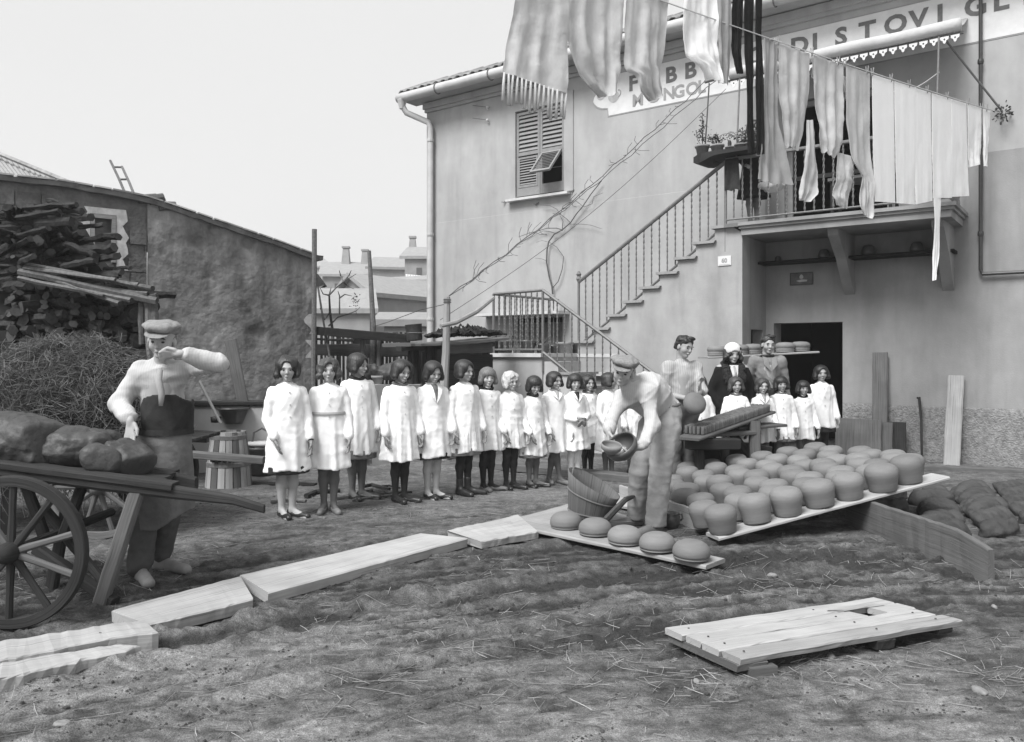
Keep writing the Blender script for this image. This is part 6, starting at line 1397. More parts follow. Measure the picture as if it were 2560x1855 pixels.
# ================================================================== washing line
LA, LB = np.array([2.43, 7.78]), np.array([6.5, 10.58]); LZ_ = 4.67; ld = (LB-LA)/np.linalg.norm(LB-LA); ln = np.array([ld[1], -ld[0]])
def LP(px, py, off=0.):
    x = (px-1280)/F; t = (x*LA[1]-LA[0])/(ld[0]-x*ld[1]); q = LA+ld*t; return np.array([q[0], q[1], CH+(HZ-py)/F*q[1]])
def lz(px): x = (px-1280)/F; t = (x*LA[1]-LA[0])/(ld[0]-x*ld[1]); q = LA+ld*t; return t, q
LNN = np.array([ln[0], ln[1], 0])
lend = FP(2508, 284, .05); 
m = MB(); q0 = np.array([*(LA-ld*6.5), LZ_+.05]); m.tube([q0+(lend-q0)*t+[0, 0, -.10*math.sin(math.pi*t)] for t in np.linspace(0, 1, 50)], .006, 5); tag(m.build('washing_line', 'rope', loc=lend), 'long rope washing line running from upper left to the wall at right', 'rope')
def zline(px):
    x = (px-1280)/F; t = (x*LA[1]-LA[0])/(ld[0]-x*ld[1]); q = LA+ld*t; tt = np.linalg.norm(q-q0[:2])/np.linalg.norm(lend[:2]-q0[:2]); return q0[2]+(lend[2]-q0[2])*tt-.10*math.sin(math.pi*tt)
def cloth(name, label, left, right, material, seed=0, fold=.03, nf=3, cat='laundry', group='laundry on the washing line', parent=None, yoff=0., nu=26, nv=34, toline=False, hemj=0.):
    """left/right: outlines traced top to bottom in the plane of the line"""
    L_ = np.array(left, float); R_ = np.array(right, float); rr_ = np.random.RandomState(seed)
    def along(A_, t): 
        d = np.r_[0, np.cumsum(np.hypot(*np.diff(A_, axis=0).T))]; d /= d[-1]; return np.array([np.interp(t, d, A_[:, 0]), np.interp(t, d, A_[:, 1])])
    ph = rr_.rand(4)*6; V = np.zeros((nv, nu, 3)); Wd = np.linalg.norm(LP(*L_[len(L_)//2])-LP(*R_[len(R_)//2]))
    uu, tt_ = np.meshgrid(np.linspace(0, 1, nu), np.linspace(0, 1, nv)); FB = [fbm2(uu*nf*1.7+seed, tt_*1.3+uu*1.5+seed*.3, 3, seed), fbm2(uu*nf*1.1+tt_*2.2+seed, tt_*4.5-uu*1.5, 4, seed+2)]
    for i in range(nv):
        t = i/(nv-1); a, b = along(L_, t), along(R_, t)
        for j in range(nu):
            u = j/(nu-1); q = a*(1-u)+b*u; pt = LP(q[0], q[1])
            if toline and t < .12: k = 1-t/.12; zl = zline(q[0])-.01; pt[2] = pt[2]*(1-k)+zl*k
            if t > .97: pt[2] += hemj*math.sin(u*17+ph[0])
            amp = fold*(.25+.75*t); w = amp*(1.7*FB[0][i, j]+1.3*FB[1][i, j]+.35*math.sin(2*math.pi*nf*u+ph[0]+1.2*t)+.5*math.sin(4*t+ph[2]+2*u))
            V[i, j] = pt+LNN*(w+yoff)
    m = MB(); m.grid(V); th = .004; m.grid((V-LNN*th)[::-1])
    for A_, B_ in ((V[:, 0], V[:, 0]-LNN*th), (V[:, -1], V[:, -1]-LNN*th), (V[-1], V[-1]-LNN*th)): m.grid(np.stack([A_, B_], 1))
    o = m.build(name, material, parent, smooth=True, loc=None if parent else V[0, 0]); 
    if not parent: tag(o, label, cat, group)
    return o
ytop = lambda px: 60
SF = thing('fringed_shawl', 'large pale shawl with long fringe hanging in front of the shuttered window', 'laundry', LP(1280, -40), 'laundry on the washing line')
cloth('shawl', '', [(1300, -130), (1285, 40), (1258, 180)], [(1425, -110), (1422, 60), (1414, 235)], 'linen', 3, .03, 3, parent=SF)
for i in range(15):
    t = i/14; x0 = 1259+155*t; y0 = 182+50*t; m = MB(); L = 70; sw = 3*math.sin(i*2.1); q = [LP(x0, y0)+LNN*.01, LP(x0+sw*.5, y0+L*.4), LP(x0-2+sw, y0+L+8*math.sin(i*1.3))]; m.tube(q, [.008, .0125, .014], 6); m.build('tassel', 'linen', SF, smooth=True)
cloth('hanging_shirt', 'pale blurred shirt hanging second from the left with a curled hem', [(1432, -110), (1420, 60), (1425, 120), (1448, 180), (1475, 210), (1510, 238)], [(1558, -100), (1556, 60), (1552, 150), (1545, 200), (1538, 235), (1530, 242)], 'linen', 5, .05, 3)
m_ = cloth('hanging_shirt', 'pale shirt with dark trimmed bunched cuff, third from the left', [(1572, -95), (1566, 60), (1562, 175), (1590, 190), (1600, 225), (1632, 250)], [(1674, -85), (1668, 60), (1664, 140), (1660, 210), (1664, 238), (1655, 244)], 'linen', 6, .05, 3)
cloth('hanging_cloth', 'pale rag with ragged hem hanging right above the word on the sign', [(1712, -70), (1710, 60), (1714, 140), (1748, 160), (1765, 195)], [(1794, -60), (1793, 60), (1795, 150), (1798, 195), (1800, 212)], 'sheet', 7, .045, 3)
cloth('hanging_cloth', 'small checked grey cloth between the white rag and the black trousers', [(1794, -60), (1793, 60), (1796, 150), (1806, 205)], [(1828, -55), (1828, 60), (1826, 165), (1824, 212)], 'linen_mid', 8, .02, 2)
cloth('black_trousers', 'short black trousers hanging left of the long black stockings', [(1836, -60), (1830, 60), (1827, 130), (1834, 186)], [(1862, -50), (1856, 60), (1850, 130), (1858, 184)], 'cloth_black', 9, .02, 2)
cloth('black_stocking', 'long black stocking hanging down to the plant ledge, left one', [(1862, -50), (1862, 130), (1868, 205), (1871, 300), (1870, 384)], [(1886, -45), (1884, 130), (1883, 205), (1885, 300), (1888, 384)], 'cloth_black', 10, .015, 1)
cloth('black_stocking', 'long black stocking hanging down past the plant ledge, right one', [(1889, -30), (1888, 80), (1889, 130), (1890, 250), (1889, 388)], [(1906, -20), (1904, 80), (1906, 130), (1905, 250), (1909, 386)], 'cloth_black', 11, .015, 1)
cloth('grey_petticoat', 'long grey petticoat with flared hem beside the black stockings', [(1908, 82), (1909, 200), (1906, 330), (1893, 450)], [(1943, 82), (1945, 200), (1950, 320), (1974, 462)], 'linen_mid', 12, .03, 3, toline=True, hemj=.01)
cloth('petticoat_flap', 'folded waistband of washing pegged over the rope', [(1944, 92), (1946, 150)], [(2025, 140), (2026, 186)], 'linen', 13, .01, 2, yoff=-.03, toline=False)
cloth('hanging_chemise', 'greyish chemise with ragged frill, left of three alike', [(1946, 96), (1947, 250), (1958, 330), (1962, 366)], [(2024, 142), (2023, 250), (2018, 340), (2006, 372)], 'linen', 14, .035, 3, toline=True, hemj=.02)
cloth('hanging_chemise', 'twisted sleeve of wet cloth dangling between the first two chemises', [(2018, 300), (2015, 370), (2010, 420), (2000, 480), (1998, 496)], [(2034, 300), (2038, 350), (2050, 430), (2042, 485), (2022, 505)], 'linen', 15, .03, 2)
cloth('hanging_chemise', 'chemise with gathered hem, middle of three alike', [(2034, 146), (2037, 250), (2042, 340), (2050, 375)], [(2108, 184), (2106, 300), (2100, 380), (2086, 392)], 'linen', 16, .035, 3, toline=True, hemj=.02)
cloth('petticoat_flap', 'second folded flap of washing pegged over the rope', [(2036, 146), (2038, 192)], [(2110, 186), (2110, 234)], 'linen', 17, .01, 2, yoff=-.03)
cloth('hanging_chemise', 'twisted wet sleeve dangling between the second and third chemises', [(2096, 380), (2090, 440), (2080, 490), (2090, 512)], [(2126, 390), (2130, 420), (2128, 470), (2118, 522)], 'linen', 18, .03, 2)
cloth('hanging_chemise', 'long drawers ending in a narrow foot, right of the three greyish pieces', [(2114, 190), (2116, 300), (2128, 400), (2155, 440), (2150, 515), (2160, 535)], [(2176, 216), (2174, 320), (2178, 420), (2184, 460), (2180, 540), (2174, 548)], 'linen', 19, .03, 3, toline=True)
cloth('petticoat_flap', 'third folded flap pegged over the rope beside the white sheets', [(2116, 188), (2118, 230), (2120, 244)], [(2180, 216), (2178, 250), (2177, 252)], 'linen', 20, .01, 2, yoff=-.03)
for i, (l, r, lb, f) in enumerate((([(2181, 217), (2183, 350), (2187, 504)], [(2234, 235), (2236, 350), (2238, 506)], 'bright white sheet, first and leftmost of the white pieces', .004), ([(2236, 236), (2238, 350), (2241, 508)], [(2286, 254), (2286, 350), (2288, 511)], 'bright white sheet, second of the white pieces, left of a fold', .006), ([(2287, 254), (2287, 350), (2289, 511)], [(2327, 264), (2328, 350), (2331, 502)], 'bright white sheet, third of the white pieces', .006), ([(2329, 265), (2330, 380), (2333, 495)], [(2378, 276), (2378, 380), (2379, 495)], 'bright white sheet, fourth of the white pieces, above the hanging strip', .006), ([(2379, 276), (2379, 380), (2380, 492)], [(2416, 284), (2418, 380), (2422, 490)], 'bright white sheet, fifth of the white pieces, at the end of the row', .006), ([(2418, 284), (2421, 350), (2423, 418)], [(2453, 289), (2452, 350), (2450, 411)], 'short white cloth right of the long white sheets', .012), ([(2458, 290), (2459, 350), (2461, 415)], [(2476, 294), (2472, 350), (2470, 416)], 'narrow white cloth last on the line at right', .012), ([(2334, 494), (2337, 560), (2334, 640), (2332, 702)], [(2352, 494), (2349, 560), (2346, 640), (2336, 700)], 'long narrow white strip hanging below the sheets in front of the balcony bracket', .01))):
    cloth('white_sheet', lb, l, r, 'sheet', 30+i, f, 2, toline=(i < 7), yoff=.004*(i % 2))
for i, px in enumerate((1946, 2030, 2096, 2112, 2168, 2181, 2228, 2273, 2318, 2368, 2420, 2454, 2466)):
    q = LP(px, 100); q[2] = zline(px); pg = thing('clothes_peg', 'small wooden peg gripping the washing line, one of a row', 'peg', q, 'clothes pegs on the washing line')
    for sg_ in (-1, 1): m = MB(); m.loft([[q+LNN*(sg_*(.004+.012*k)+a)+np.array([ld[0], ld[1], 0])*b+[0, 0, -.03+.09*k] for a, b in ((-.003, -.006), (.003, -.006), (.003, .006), (-.003, .006))] for k in (0, 1)]); m.build('prong', 'wood_light', pg)
m = MB(); qa = FP(2348, 180, .95); qb = FP(2215, 227, .6); m.tube([qa+(qb-qa)*t+[0, 0, -.1*math.sin(math.pi*t)] for t in np.linspace(0, 1, 14)], .008, 5); tag(m.build('short_line', 'rope', loc=qa), 'short slack rope tied to the awning rod above the washing', 'rope')
m = MB(); c = qa+(qb-qa)*.62; m.tube([c+[0, 0, -.1], c+[.01, 0, -.16], c+[0, 0, -.23]], .012, 5); tag(m.build('rope_end', 'rope', loc=c), 'short rope end dangling from the slack rope', 'rope')
# things on the balcony seen between the clothes
V = []
for i in range(14):
    t = i/13; V.append([W3(fs(1815, 1.)+.20*u*(1+.12*t), (1.04 if t > .1 else 1.0+.04*t/.1)+.02*math.sin(9*u+2*t)*t, 4.395-.50*t+.01*math.sin(u*11)*(t > .95)) for u in np.linspace(0, 1, 12)])
V = np.array(V); m = MB(); m.grid(V); m.grid((V-[FN[0]*.012, FN[1]*.012, 0])[::-1]); o = m.build('dark_coat', 'cloth_dark', smooth=True, loc=V[0, 0]); tag(o, 'dark coat hung over the balcony rail beside the stair head', 'coat')

CBx = thing('balcony_table', 'cluttered dark table seen through the balcony bars between the garments', 'table', W3(.1, .5, 3.4)); m = MB(); fbox(m, .0, .85, .3, .8, 3.9, 3.94); m.build('table_top', 'wood_mid', CBx)
for s, d in ((.05, .35), (.8, .35), (.05, .75), (.8, .75)): m = MB(); fbox(m, s-.02, s+.02, d-.02, d+.02, 3.4, 3.9); m.build('leg', 'wood_dark', CBx)
m = MB(); s_ = SDF((-.3, -.2, -.1), (.3, .2, .2), .015); s_.ell((0, 0, .02), (.22, .12, .09)); s_.wrinkle(.02, 24, 2); o = s_.build('cloth_bundle', 'linen'); o.location = W3(-.85, .6, 3.95); tag(o, 'crumpled white cloth bundle on the balcony behind the petticoat', 'cloth')
# ================================================================== patched board lying in the foreground
zP = .10; pA, pB, pC, pD = GR(1667, 1569, zP), GR(1848, 1647, zP), GR(2404, 1550, zP), GR(2182, 1494, zP)
PB = thing('patched_board', 'large flat board of nailed planks with a broken hole, lying in the foreground', 'board', (pA+pC)/2)
def pbp(u, v): return (pA*(1-u)+pD*u)*(1-v)+(pB*(1-u)+pC*u)*v
def pboard(u0, u1, v0, v1, seed, dz=0., rag0=0, rag1=0, mt='wood_light', th=.032):
    rr = np.random.RandomState(seed); n = max(6, int(26*(u1-u0))); secs = []
    for i in range(n):
        t = i/(n-1); u = u0+(u1-u0)*t; a, b = pbp(u, v1), pbp(u, v0); w = nrm0(b-a); e = rr.randn(6)*.0018; X = nrm0(pbp(u1, .5)-pbp(u0, .5)); U = np.array([0, 0, 1.])
        k = rag0 if i == 0 else (rag1 if i == n-1 else 0); ex = [X*rr.randn()*k for _ in range(6)]; c = .006; z = U*(dz+.0015*math.sin(i*.8+seed))
        secs.append([a+w*(c+e[0])+z+ex[0], b-w*(c+e[1])+z+ex[1], b-U*c+w*e[2]+z+ex[1], b-U*th-w*c+z+ex[1], a-U*th+w*c+z+ex[0], a-U*c-w*e[3]+z+ex[0]])
    m = MB(); m.loft(secs); return m.build('plank', mt, PB)
def nrm0(v): return v/(np.linalg.norm(v)+1e-9)
pboard(-.01, 1.0, .003, .27, 1, .002); pboard(0, .76, .276, .50, 2, 0, 0, .02); pboard(.86, 1.0, .276, .50, 3, .003, .03, 0); pboard(.0, .99, .506, .745, 4, .001); pboard(.01, 1.01, .751, .99, 5, -.002)
pboard(.70, .92, .22, .30, 6, .012, .03, .03, th=.01)
pboard(.0, .12, .02, .98, 7, -.034, 0, 0, 'wood_mid', .035); pboard(.60, .68, .0, .985, 8, -.036, 0, 0, 'wood_dark', .05); pboard(.90, .97, .03, .97, 9, -.036, 0, 0, 'wood_dark', .03)
for u, v, s_ in ((.06, .12, 1), (.06, .4, 1), (.06, .62, 1), (.06, .87, 1), (.64, .12, 1), (.64, .4, 1), (.64, .62, 1), (.64, .87, 1), (.93, .62, 1), (.93, .87, 1)):
    c = pbp(u, v)+[0, 0, .003]; m = MB(); m.lathe([(.001, 0), (.006, 0), (.005, .003), (.001, .003)], c, 7); m.build('nail', 'iron_dark', PB)
m = MB(); a, b = pbp(.03, .97), pbp(.08, .97); c = pbp(.1, .93); m.box([c[0], c[1], .02], (.14, .1, .05), X=(1, .3, 0)); tag(m.build('wood_block', 'wood_mid', loc=(c[0], c[1], .02)), 'small wood block under the near left corner of the patched board', 'block')
# ================================================================== people
def rotm(yaw=0, pitch=0, roll=0): return np.array(Matrix.Rotation(yaw, 3, 'Z') @ Matrix.Rotation(pitch, 3, 'X') @ Matrix.Rotation(roll, 3, 'Y'))
def nrm_(v): v = np.array(v, float); return v/(np.linalg.norm(v)+1e-9)
def hand(S_, w, d, n, s, L, rad, curl=.5, m=0, spread=1., fcurl=None):
    d, n, s = nrm_(d), nrm_(n), nrm_(s); pw = L*.42
    S_.cap(w-d*L*.1, w+d*L*.12, rad*2.0, rad*2.0, .01, m)
    for o in (-.30, -.1, .1, .30): S_.cap(w+d*L*.08+s*o*pw*.6, w+d*L*.5+s*o*pw, rad*1.25, rad*1.15, .006, m)
    for k, (o, fl) in enumerate(((.36, .42), (.12, .47), (-.12, .43), (-.36, .34))):
        c = (fcurl or curl)*(1+.12*k); b = w+d*L*.48+s*o*pw*spread; d1 = nrm_(d*math.cos(c*.5)+n*math.sin(c*.5)+s*o*.25*spread); d2 = nrm_(d*math.cos(c*1.3)+n*math.sin(c*1.3)); d3 = nrm_(d*math.cos(c*1.9)+n*math.sin(c*1.9))
        p1 = b+d1*fl*L*.45; p2 = p1+d2*fl*L*.33; p3 = p2+d3*fl*L*.22; S_.chain([b, p1, p2, p3], [rad, rad*.98, rad*.9, rad*.8], .003, m)
    b = w+d*L*.12+s*pw*.38; t1 = b+nrm_(d*.75+s*.6+n*.35)*L*.24; t2 = t1+nrm_(d+s*.1+n*.45)*L*.2; S_.chain([b, t1, t2], [rad*1.35, rad*1.1, rad*.9], .006, m)
def head_prims(S_, pv, Rm, hh, m=0, fem=False, thin=1.):
    q = lambda x, y, z: pv+Rm @ (np.array([x, y, z])*hh)
    e = lambda c, r, k, op='u': S_.ell(q(*c), np.array(r)*hh, k*hh, m, op, M=Rm)
    c_ = lambda a, b, r1, r2, k, op='u': S_.cap(q(*a), q(*b), r1*hh, r2*hh, k*hh, m, op)
    e((0, .08, .64), (.36*thin, .43, .36), .05); e((0, -.10, .43), (.285*thin, .30, .36), .1); c_((0, -.16, .14), (0, -.02, .28), .13, .22, .12)
    e((0, -.27, .075), (.10, .08, .075), .08); e((.17, -.22, .36), (.11, .12, .12), .08); e((-.17, -.22, .36), (.11, .12, .12), .08)
    c_((-.15, -.345, .585), (.15, -.345, .585), .05, .05, .06); c_((0, -.375, .52), (0, -.465, .365), .028, .052, .03); e((0, -.43, .345), (.075, .05, .045), .03)
    for sx in (-1, 1): e((sx*.145, -.435, .505), (.085, .065, .05), .035, 's')
    e((0, -.385, .215), (.10, .045, .05), .03)
    for sx in (-1, 1): e((sx*.36*thin, .03, .45), (.045, .10, .14), .02)
_fp = {}
def feat(kind, T, pv, Rm, hh, off, material, rot=0):
    if kind not in _fp:
        m = MB(); pr = {'eye': (.050, .024, .030), 'eyebrow': (.085, .02, .018), 'mouth': (.062, .02, .024)}[kind]
        n = 10; secs = []
        for i in range(7):
            t = -math.pi/2+math.pi*i/6; secs.append([np.array([math.sin(t)*pr[0], math.cos(t)*math.cos(2*math.pi*k/n)*pr[1]+.0001*k, math.cos(t)*math.sin(2*math.pi*k/n)*pr[2]+(-.02*abs(math.sin(t))**2 if kind == 'eyebrow' else 0)]) for k in range(n)])
        m.loft(secs); o = m.build(kind, material, smooth=True, local=True); _fp[kind] = o.data; bpy.data.objects.remove(o)
    key = kind+material
    if key not in _fp: d = _fp[kind].copy(); d.materials.clear(); d.materials.append(MATS[material]); _fp[key] = d
    o = bpy.data.objects.new(kind, _fp[key]); COL.objects.link(o); o.parent = T; o.location = pv+Rm @ (np.array(off)*hh); o.scale = (hh, hh, hh)
    o.rotation_euler = (Matrix([list(r) for r in Rm]) @ Matrix.Rotation(rot, 3, 'Y')).to_euler()
def face(T, pv, Rm, hh, brow='feature'):
    for sx in (-1, 1): feat('eye', T, pv, Rm, hh, (sx*.145, -.372, .495), 'feature'); feat('eyebrow', T, pv, Rm, hh, (sx*.15, -.398, .60), brow, sx*.1)
    feat('mouth', T, pv, Rm, hh, (0, -.42, .215), 'lip')
def hair(T, pv, Rm, hh, style, material, seed=0):
    S_ = SDF((-.72*hh, -.66*hh, -.25*hh), (.72*hh, .74*hh, 1.25*hh), .036*hh); h = hh
    E = lambda c, r, k=.04, op='u': S_.ell(np.array(c)*h, np.array(r)*h, k*h, 0, op)
    if style in ('bob', 'fringe', 'wavy', 'side'):
        E((0, .10, .66), (.49, .55, .45)); E((0, .24, .36), (.50, .34, .36), .1); 
        for sx in (-1, 1): E((sx*.40, .02, .38), (.16, .28, .33), .08); E((sx*.45, -.08, .25), (.14, .20, .17), .08)
        zt_ = {'fringe': .62, 'bob': .80, 'side': .76, 'wavy': .74}[style]
        E((0, -.48, zt_-.62), (.275, .46, .64), .05, 's')       # face opening
        if style != 'fringe': E((.06 if style == 'side' else 0, -.50, .70), (.20, .30, .16), .05, 's')
        if style == 'fringe': S_.fn(lambda X, Y_, Z: np.maximum(np.maximum(np.abs(X)-.26*h, Y_+.16*h), Z-.60*h), .02*h, 0, 's')
        S_.fn(lambda X, Y_, Z: -(Z-.10*h+.02*h*(style == 'wavy')), .04*h, 0, 'i')
        if style == 'wavy': S_.wrinkle(.035*h, 9/h, seed)
        # parting and combed strands
        S_.fn(lambda X, Y_, Z: S_.D*0+S_.D+.010*h*np.sin(np.arctan2(Y_-.1*h, X-.05*h)*26+Z*9/h), 0, 0, 'i')
    elif style == 'men':
        E((0, .10, .72), (.40, .46, .36)); E((0, .25, .5), (.37, .28, .3), .08); E((0, -.50, .42), (.36, .36, .44), .05, 's'); S_.fn(lambda X, Y_, Z: -(Z-(.36*h+.22*np.clip(-Y_, -.2*h, .5*h))), .03*h, 0, 'i'); S_.wrinkle(.03*h, 14/h, seed)
        E((.12, -.22, .98), (.22, .18, .10), .06)
    elif style == 'nape':
        E((0, .14, .55), (.385, .42, .34)); E((0, -.46, .45), (.5, .44, .6), .05, 's'); S_.fn(lambda X, Y_, Z: Z-.72*h, .02*h, 0, 'i'); S_.fn(lambda X, Y_, Z: -(Z-.28*h), .02*h, 0, 'i')
    o = S_.build('hair', material, T); o.location = pv; o.rotation_euler = Matrix([list(r) for r in Rm]).to_euler(); return o
def flat_cap(T, pv, Rm, hh, material):
    h = hh; S_ = SDF((-.75*h, -.85*h, .3*h), (.75*h, .75*h, 1.4*h), .03*h); E = lambda c, r, k=.06, op='u': S_.ell(np.array(c)*h, np.array(r)*h, k*h, 0, op)
    E((0, .10, .80), (.43, .49, .20)); E((0, .02, .93), (.54, .60, .17), .1); E((0, -.28, .88), (.40, .30, .13), .1); S_.wrinkle(.02*h, 9/h, 3)
    S_.fn(lambda X, Y_, Z: -(Z-(.62*h-.28*np.clip(Y_, -.1*h, .5*h))), .02*h, 0, 'i')
    o = S_.build('cap', material, T); o.location = pv; o.rotation_euler = Matrix([list(r) for r in Rm]).to_euler()
    S_ = SDF((-.5*h, -.9*h, .4*h), (.5*h, -.1*h, 1.1*h), .025*h); S_.ell((0, -.44*h, .74*h), (.36*h, .30*h, .035*h), .01, M=rotm(0, .35, 0)); S_.fn(lambda X, Y_, Z: Y_+.28*h, .02*h, 0, 'i')
    b = S_.build('cap_peak', material, T); b.location = pv; b.rotation_euler = o.rotation_euler
def leg_prims(S_, hip, knee, ankle, toe, rt, rc, m=1, mf=1, foot=True, H=1.4):
    S_.cap(hip, knee, rt, rc*1.05, .03, m); calf = knee+(ankle-knee)*.3+np.array([0, .012, 0]); S_.cap(knee, calf, rc*1.02, rc*1.08, .02, m); S_.cap(calf, ankle, rc*1.05, rc*.62, .02, m)
    if foot:
        d = toe-ankle; dh = np.array([d[0], d[1], 0]); dh /= np.linalg.norm(dh); r = H*(.018 if H < 1.6 else .0235); z0 = r*.9
        heel = np.array([ankle[0], ankle[1], 0])-dh*.02+[0, 0, z0+.004]; mid = heel+dh*H*.07+[0, 0, .012]; tp = np.array([ankle[0], ankle[1], 0])+dh*H*.125+[0, 0, z0*.75]
        S_.cap(ankle, heel, rc*.62, r, .02, mf); S_.cap(ankle-[0, 0, .01], tp, rc*.55, r*.8, .02, mf); S_.cap(heel, tp, r, r*.85, .015, mf); S_.cap(heel, tp+np.cross(dh, [0, 0, 1])*.012, r, r*.7, .012, mf)
def shoe(T, ankle, toe, H, material, boot=False, strap=True):
    d = toe-ankle; dh = np.array([d[0], d[1], 0]); dh /= np.linalg.norm(dh); r = H*.0225; h = .0075
    lo = np.minimum(ankle, ankle+dh*H*.15)-.06; hi = np.maximum(ankle, ankle+dh*H*.15)+.06; lo[2] = -.01; hi[2] = .2 if boot else .1
    S_ = SDF(lo, hi, h); b = np.array([ankle[0], ankle[1], 0]); s = np.cross(dh, [0, 0, 1])
    heel = b-dh*.025+[0, 0, r]; tp = b+dh*H*.128+[0, 0, r*.78]; S_.cap(heel, b+dh*H*.06+[0, 0, r], r, r*1.0, .01); S_.cap(b+dh*H*.06+[0, 0, r], tp, r*1.08, r*.86, .01); S_.cap(heel, heel+[0, 0, .022], r*.95, r*.9, .01)
    if boot: S_.cap(b+[0, 0, .03], b+[0, 0, .17], .036, .040, .02); S_.cap(b+[0, 0, .07], tp, .03, .02, .02)
    else: S_.ell(b+dh*H*.05+[0, 0, r*2.25], (H*.040, H*.040, r*1.15), .005, 0, 's')
    S_.fn(lambda X, Y_, Z: -(Z-.001), 0, 0, 'i')
    o = S_.build('shoe', material, T)
    if strap and not boot:
        m = MB(); c = b+dh*H*.035+[0, 0, .01]; m.tube([c+s*(r*1.02)*math.cos(t)+np.array([0, 0, 1])*(.052*max(0, math.sin(t))) for t in np.linspace(0, math.pi, 9)], .0055, 5); m.build('strap', material, T)
class Prof:
    """body/garment outline as half widths over height"""
    def __init__(s, z, a, b, y=None): s.z, s.a, s.b = map(np.array, (z, a, b)); s.y = np.array(y) if y is not None else np.zeros(len(z))
    def at(s, Z): return np.interp(Z, s.z, s.a), np.interp(Z, s.z, s.b), np.interp(Z, s.z, s.y)
def prof_fn(pf, fold=None, n=9, ph=0., zf=(0, 1)):
    def f(X, Y_, Z):
        a, b, yc = pf.at(Z); th = np.arctan2(Y_-yc, X); w = 1.
        if fold: k = fold*np.clip((zf[1]-Z)/(zf[1]-zf[0]), 0, 1)**1.3; w = 1+k*(np.cos(n*th+ph+Z*2)+.5*np.cos((n*1.7//1)*th+ph*2-Z*3))
        q = np.sqrt((X/(a*w))**2+((Y_-yc)/(b*w))**2); return (q-1)*np.minimum(a, b)*.92
    return f
def girl(label, px, Y, H, rz=0., yaw=0., pitch=.05, roll=0., hair_s='bob', hair_m='hair_black', hem=.43, stock='stocking_grey', shoes='shoe', boot=False, arms=('down', 'down'), collar=None, lapel=False, belt=False, skirt=False, seed=0, wide=1., group='girls in white smocks', skin='skin', legs='stand', smock='smock', hh=None, toe=(.0, .0), blouse='cloth_dark', pleat=0):
    loc = np.array([(px-1280)/F*Y, Y, 0.]); rz += .10*math.sin(seed*2.3)+(.30 if seed < 15 else 0); yaw -= (.16 if seed < 15 else 0); roll += .05*math.sin(seed*3.1); yaw -= .10*math.sin(seed*2.3); T = thing('person', label, 'person', loc, group, rz); rr_ = np.random.RandomState(seed)
    hh = hh or .11*H+.044; hw = H-.024; zc = hw-hh; zs = zc-.040*H/1.35; sw = .092*H*wide; k = H/1.4
    # joints
    J = {}
    for s_, key in ((-1, 'R'), (1, 'L')):
        J['hip'+key] = np.array([s_*.050*H, 0, .50*H]); kn = np.array([s_*.036*H, -.01, .275*H]); an = np.array([s_*.030*H, .005-s_*.012, .052*H])
        if legs == 'cross': kn = np.array([s_*.03*H-.02, -.01, .275*H]); an = np.array([-s_*.0*H+s_*.035*H, -.05*s_, .052*H]); kn[0] = s_*.012*H
        if legs == 'step': an = an+np.array([s_*.01, -.05*s_, 0])
        J['knee'+key], J['ankle'+key] = kn, an; ta = toe[0 if s_ < 0 else 1]+s_*.22; J['toe'+key] = an+np.array([math.sin(ta), -math.cos(ta), 0])*.12
        sh = np.array([s_*sw, .0, zs-.058]); J['sh'+key] = sh; md = arms[0 if s_ < 0 else 1]
        ua, fa = .165*H, .145*H
        if md == 'down': el = sh+[s_*.046, -.012, -ua]; wr = el+[s_*(.006+.01*rr_.rand()), -.088, -fa*.93]; hd = (0, -.12, -1); hn = (-s_, 0, 0); hs = (0, -1, 0)
        elif md == 'front': el = sh+[s_*.046, -.02, -ua]; wr = el+[-s_*.045, -.115, -fa*.82]; hd = (-s_*.25, -.3, -1); hn = (-s_*.6, .5, 0); hs = (0, -1, -.2)
        elif md == 'clasp': el = sh+[s_*.055, .0, -ua*.95]; wr = np.array([s_*.045, -.155, el[2]-.03]); hd = (-s_*.8, -.35, -.5); hn = (0, .8, -.4); hs = (0, -.3, 1)
        elif md == 'back': el = sh+[s_*.05, .05, -ua]; wr = el+[-s_*.05, .07, -fa*.9]; hd = (0, .2, -1); hn = (-s_, 0, 0); hs = (0, -1, 0)
        J['el'+key], J['wr'+key] = el, wr; J['h'+key] = (hd, hn, hs)
    pv = np.array([0, -.012, zc]); Rm = rotm(yaw, pitch, roll)
    wz = min(J['wrL'][2], J['wrR'][2])
    B_ = SDF((-.30*k, -.29, -.005), (.30*k, .22, H+.02), (.0082, .0082, .0125), ((wz-.13, max(J['wrL'][2], J['wrR'][2])+.02, .0078), (zc-.03, H, .0072), (0, .08, .009)))
    for key in 'RL': leg_prims(B_, J['hip'+key], J['knee'+key], J['ankle'+key], J['toe'+key], .064*k, .042*k, 1, 1, True, H)
    B_.cap((0, 0, .5*H), (0, 0, zs-.07), .085*k, .09*k, .04, 0); B_.cap(J['shR'], J['shL'], .034*k, .034*k, .03, 0)
    for key in 'RL':
        B_.cap(J['sh'+key], J['el'+key], .033*k, .027*k, .02, 0); B_.cap(J['el'+key], J['wr'+key], .027*k, .019*k, .01, 0); hand(B_, J['wr'+key], *J['h'+key], .152*k, .0088, .35+.3*rr_.rand(), 2)
    B_.cap((0, .012, zs-.03), pv+[0, .02, .03], .046*k, .040*k, .02, 0); head_prims(B_, pv, Rm, hh, 0, True)
    B_.build('body', [skin, stock, 'skin_hand'], T)
    face(T, pv, Rm, hh, 'hair_mid'); hair(T, pv, Rm, hh, hair_s, hair_m, seed)
    # smock
    zn = zs+.034; wa = .64*H
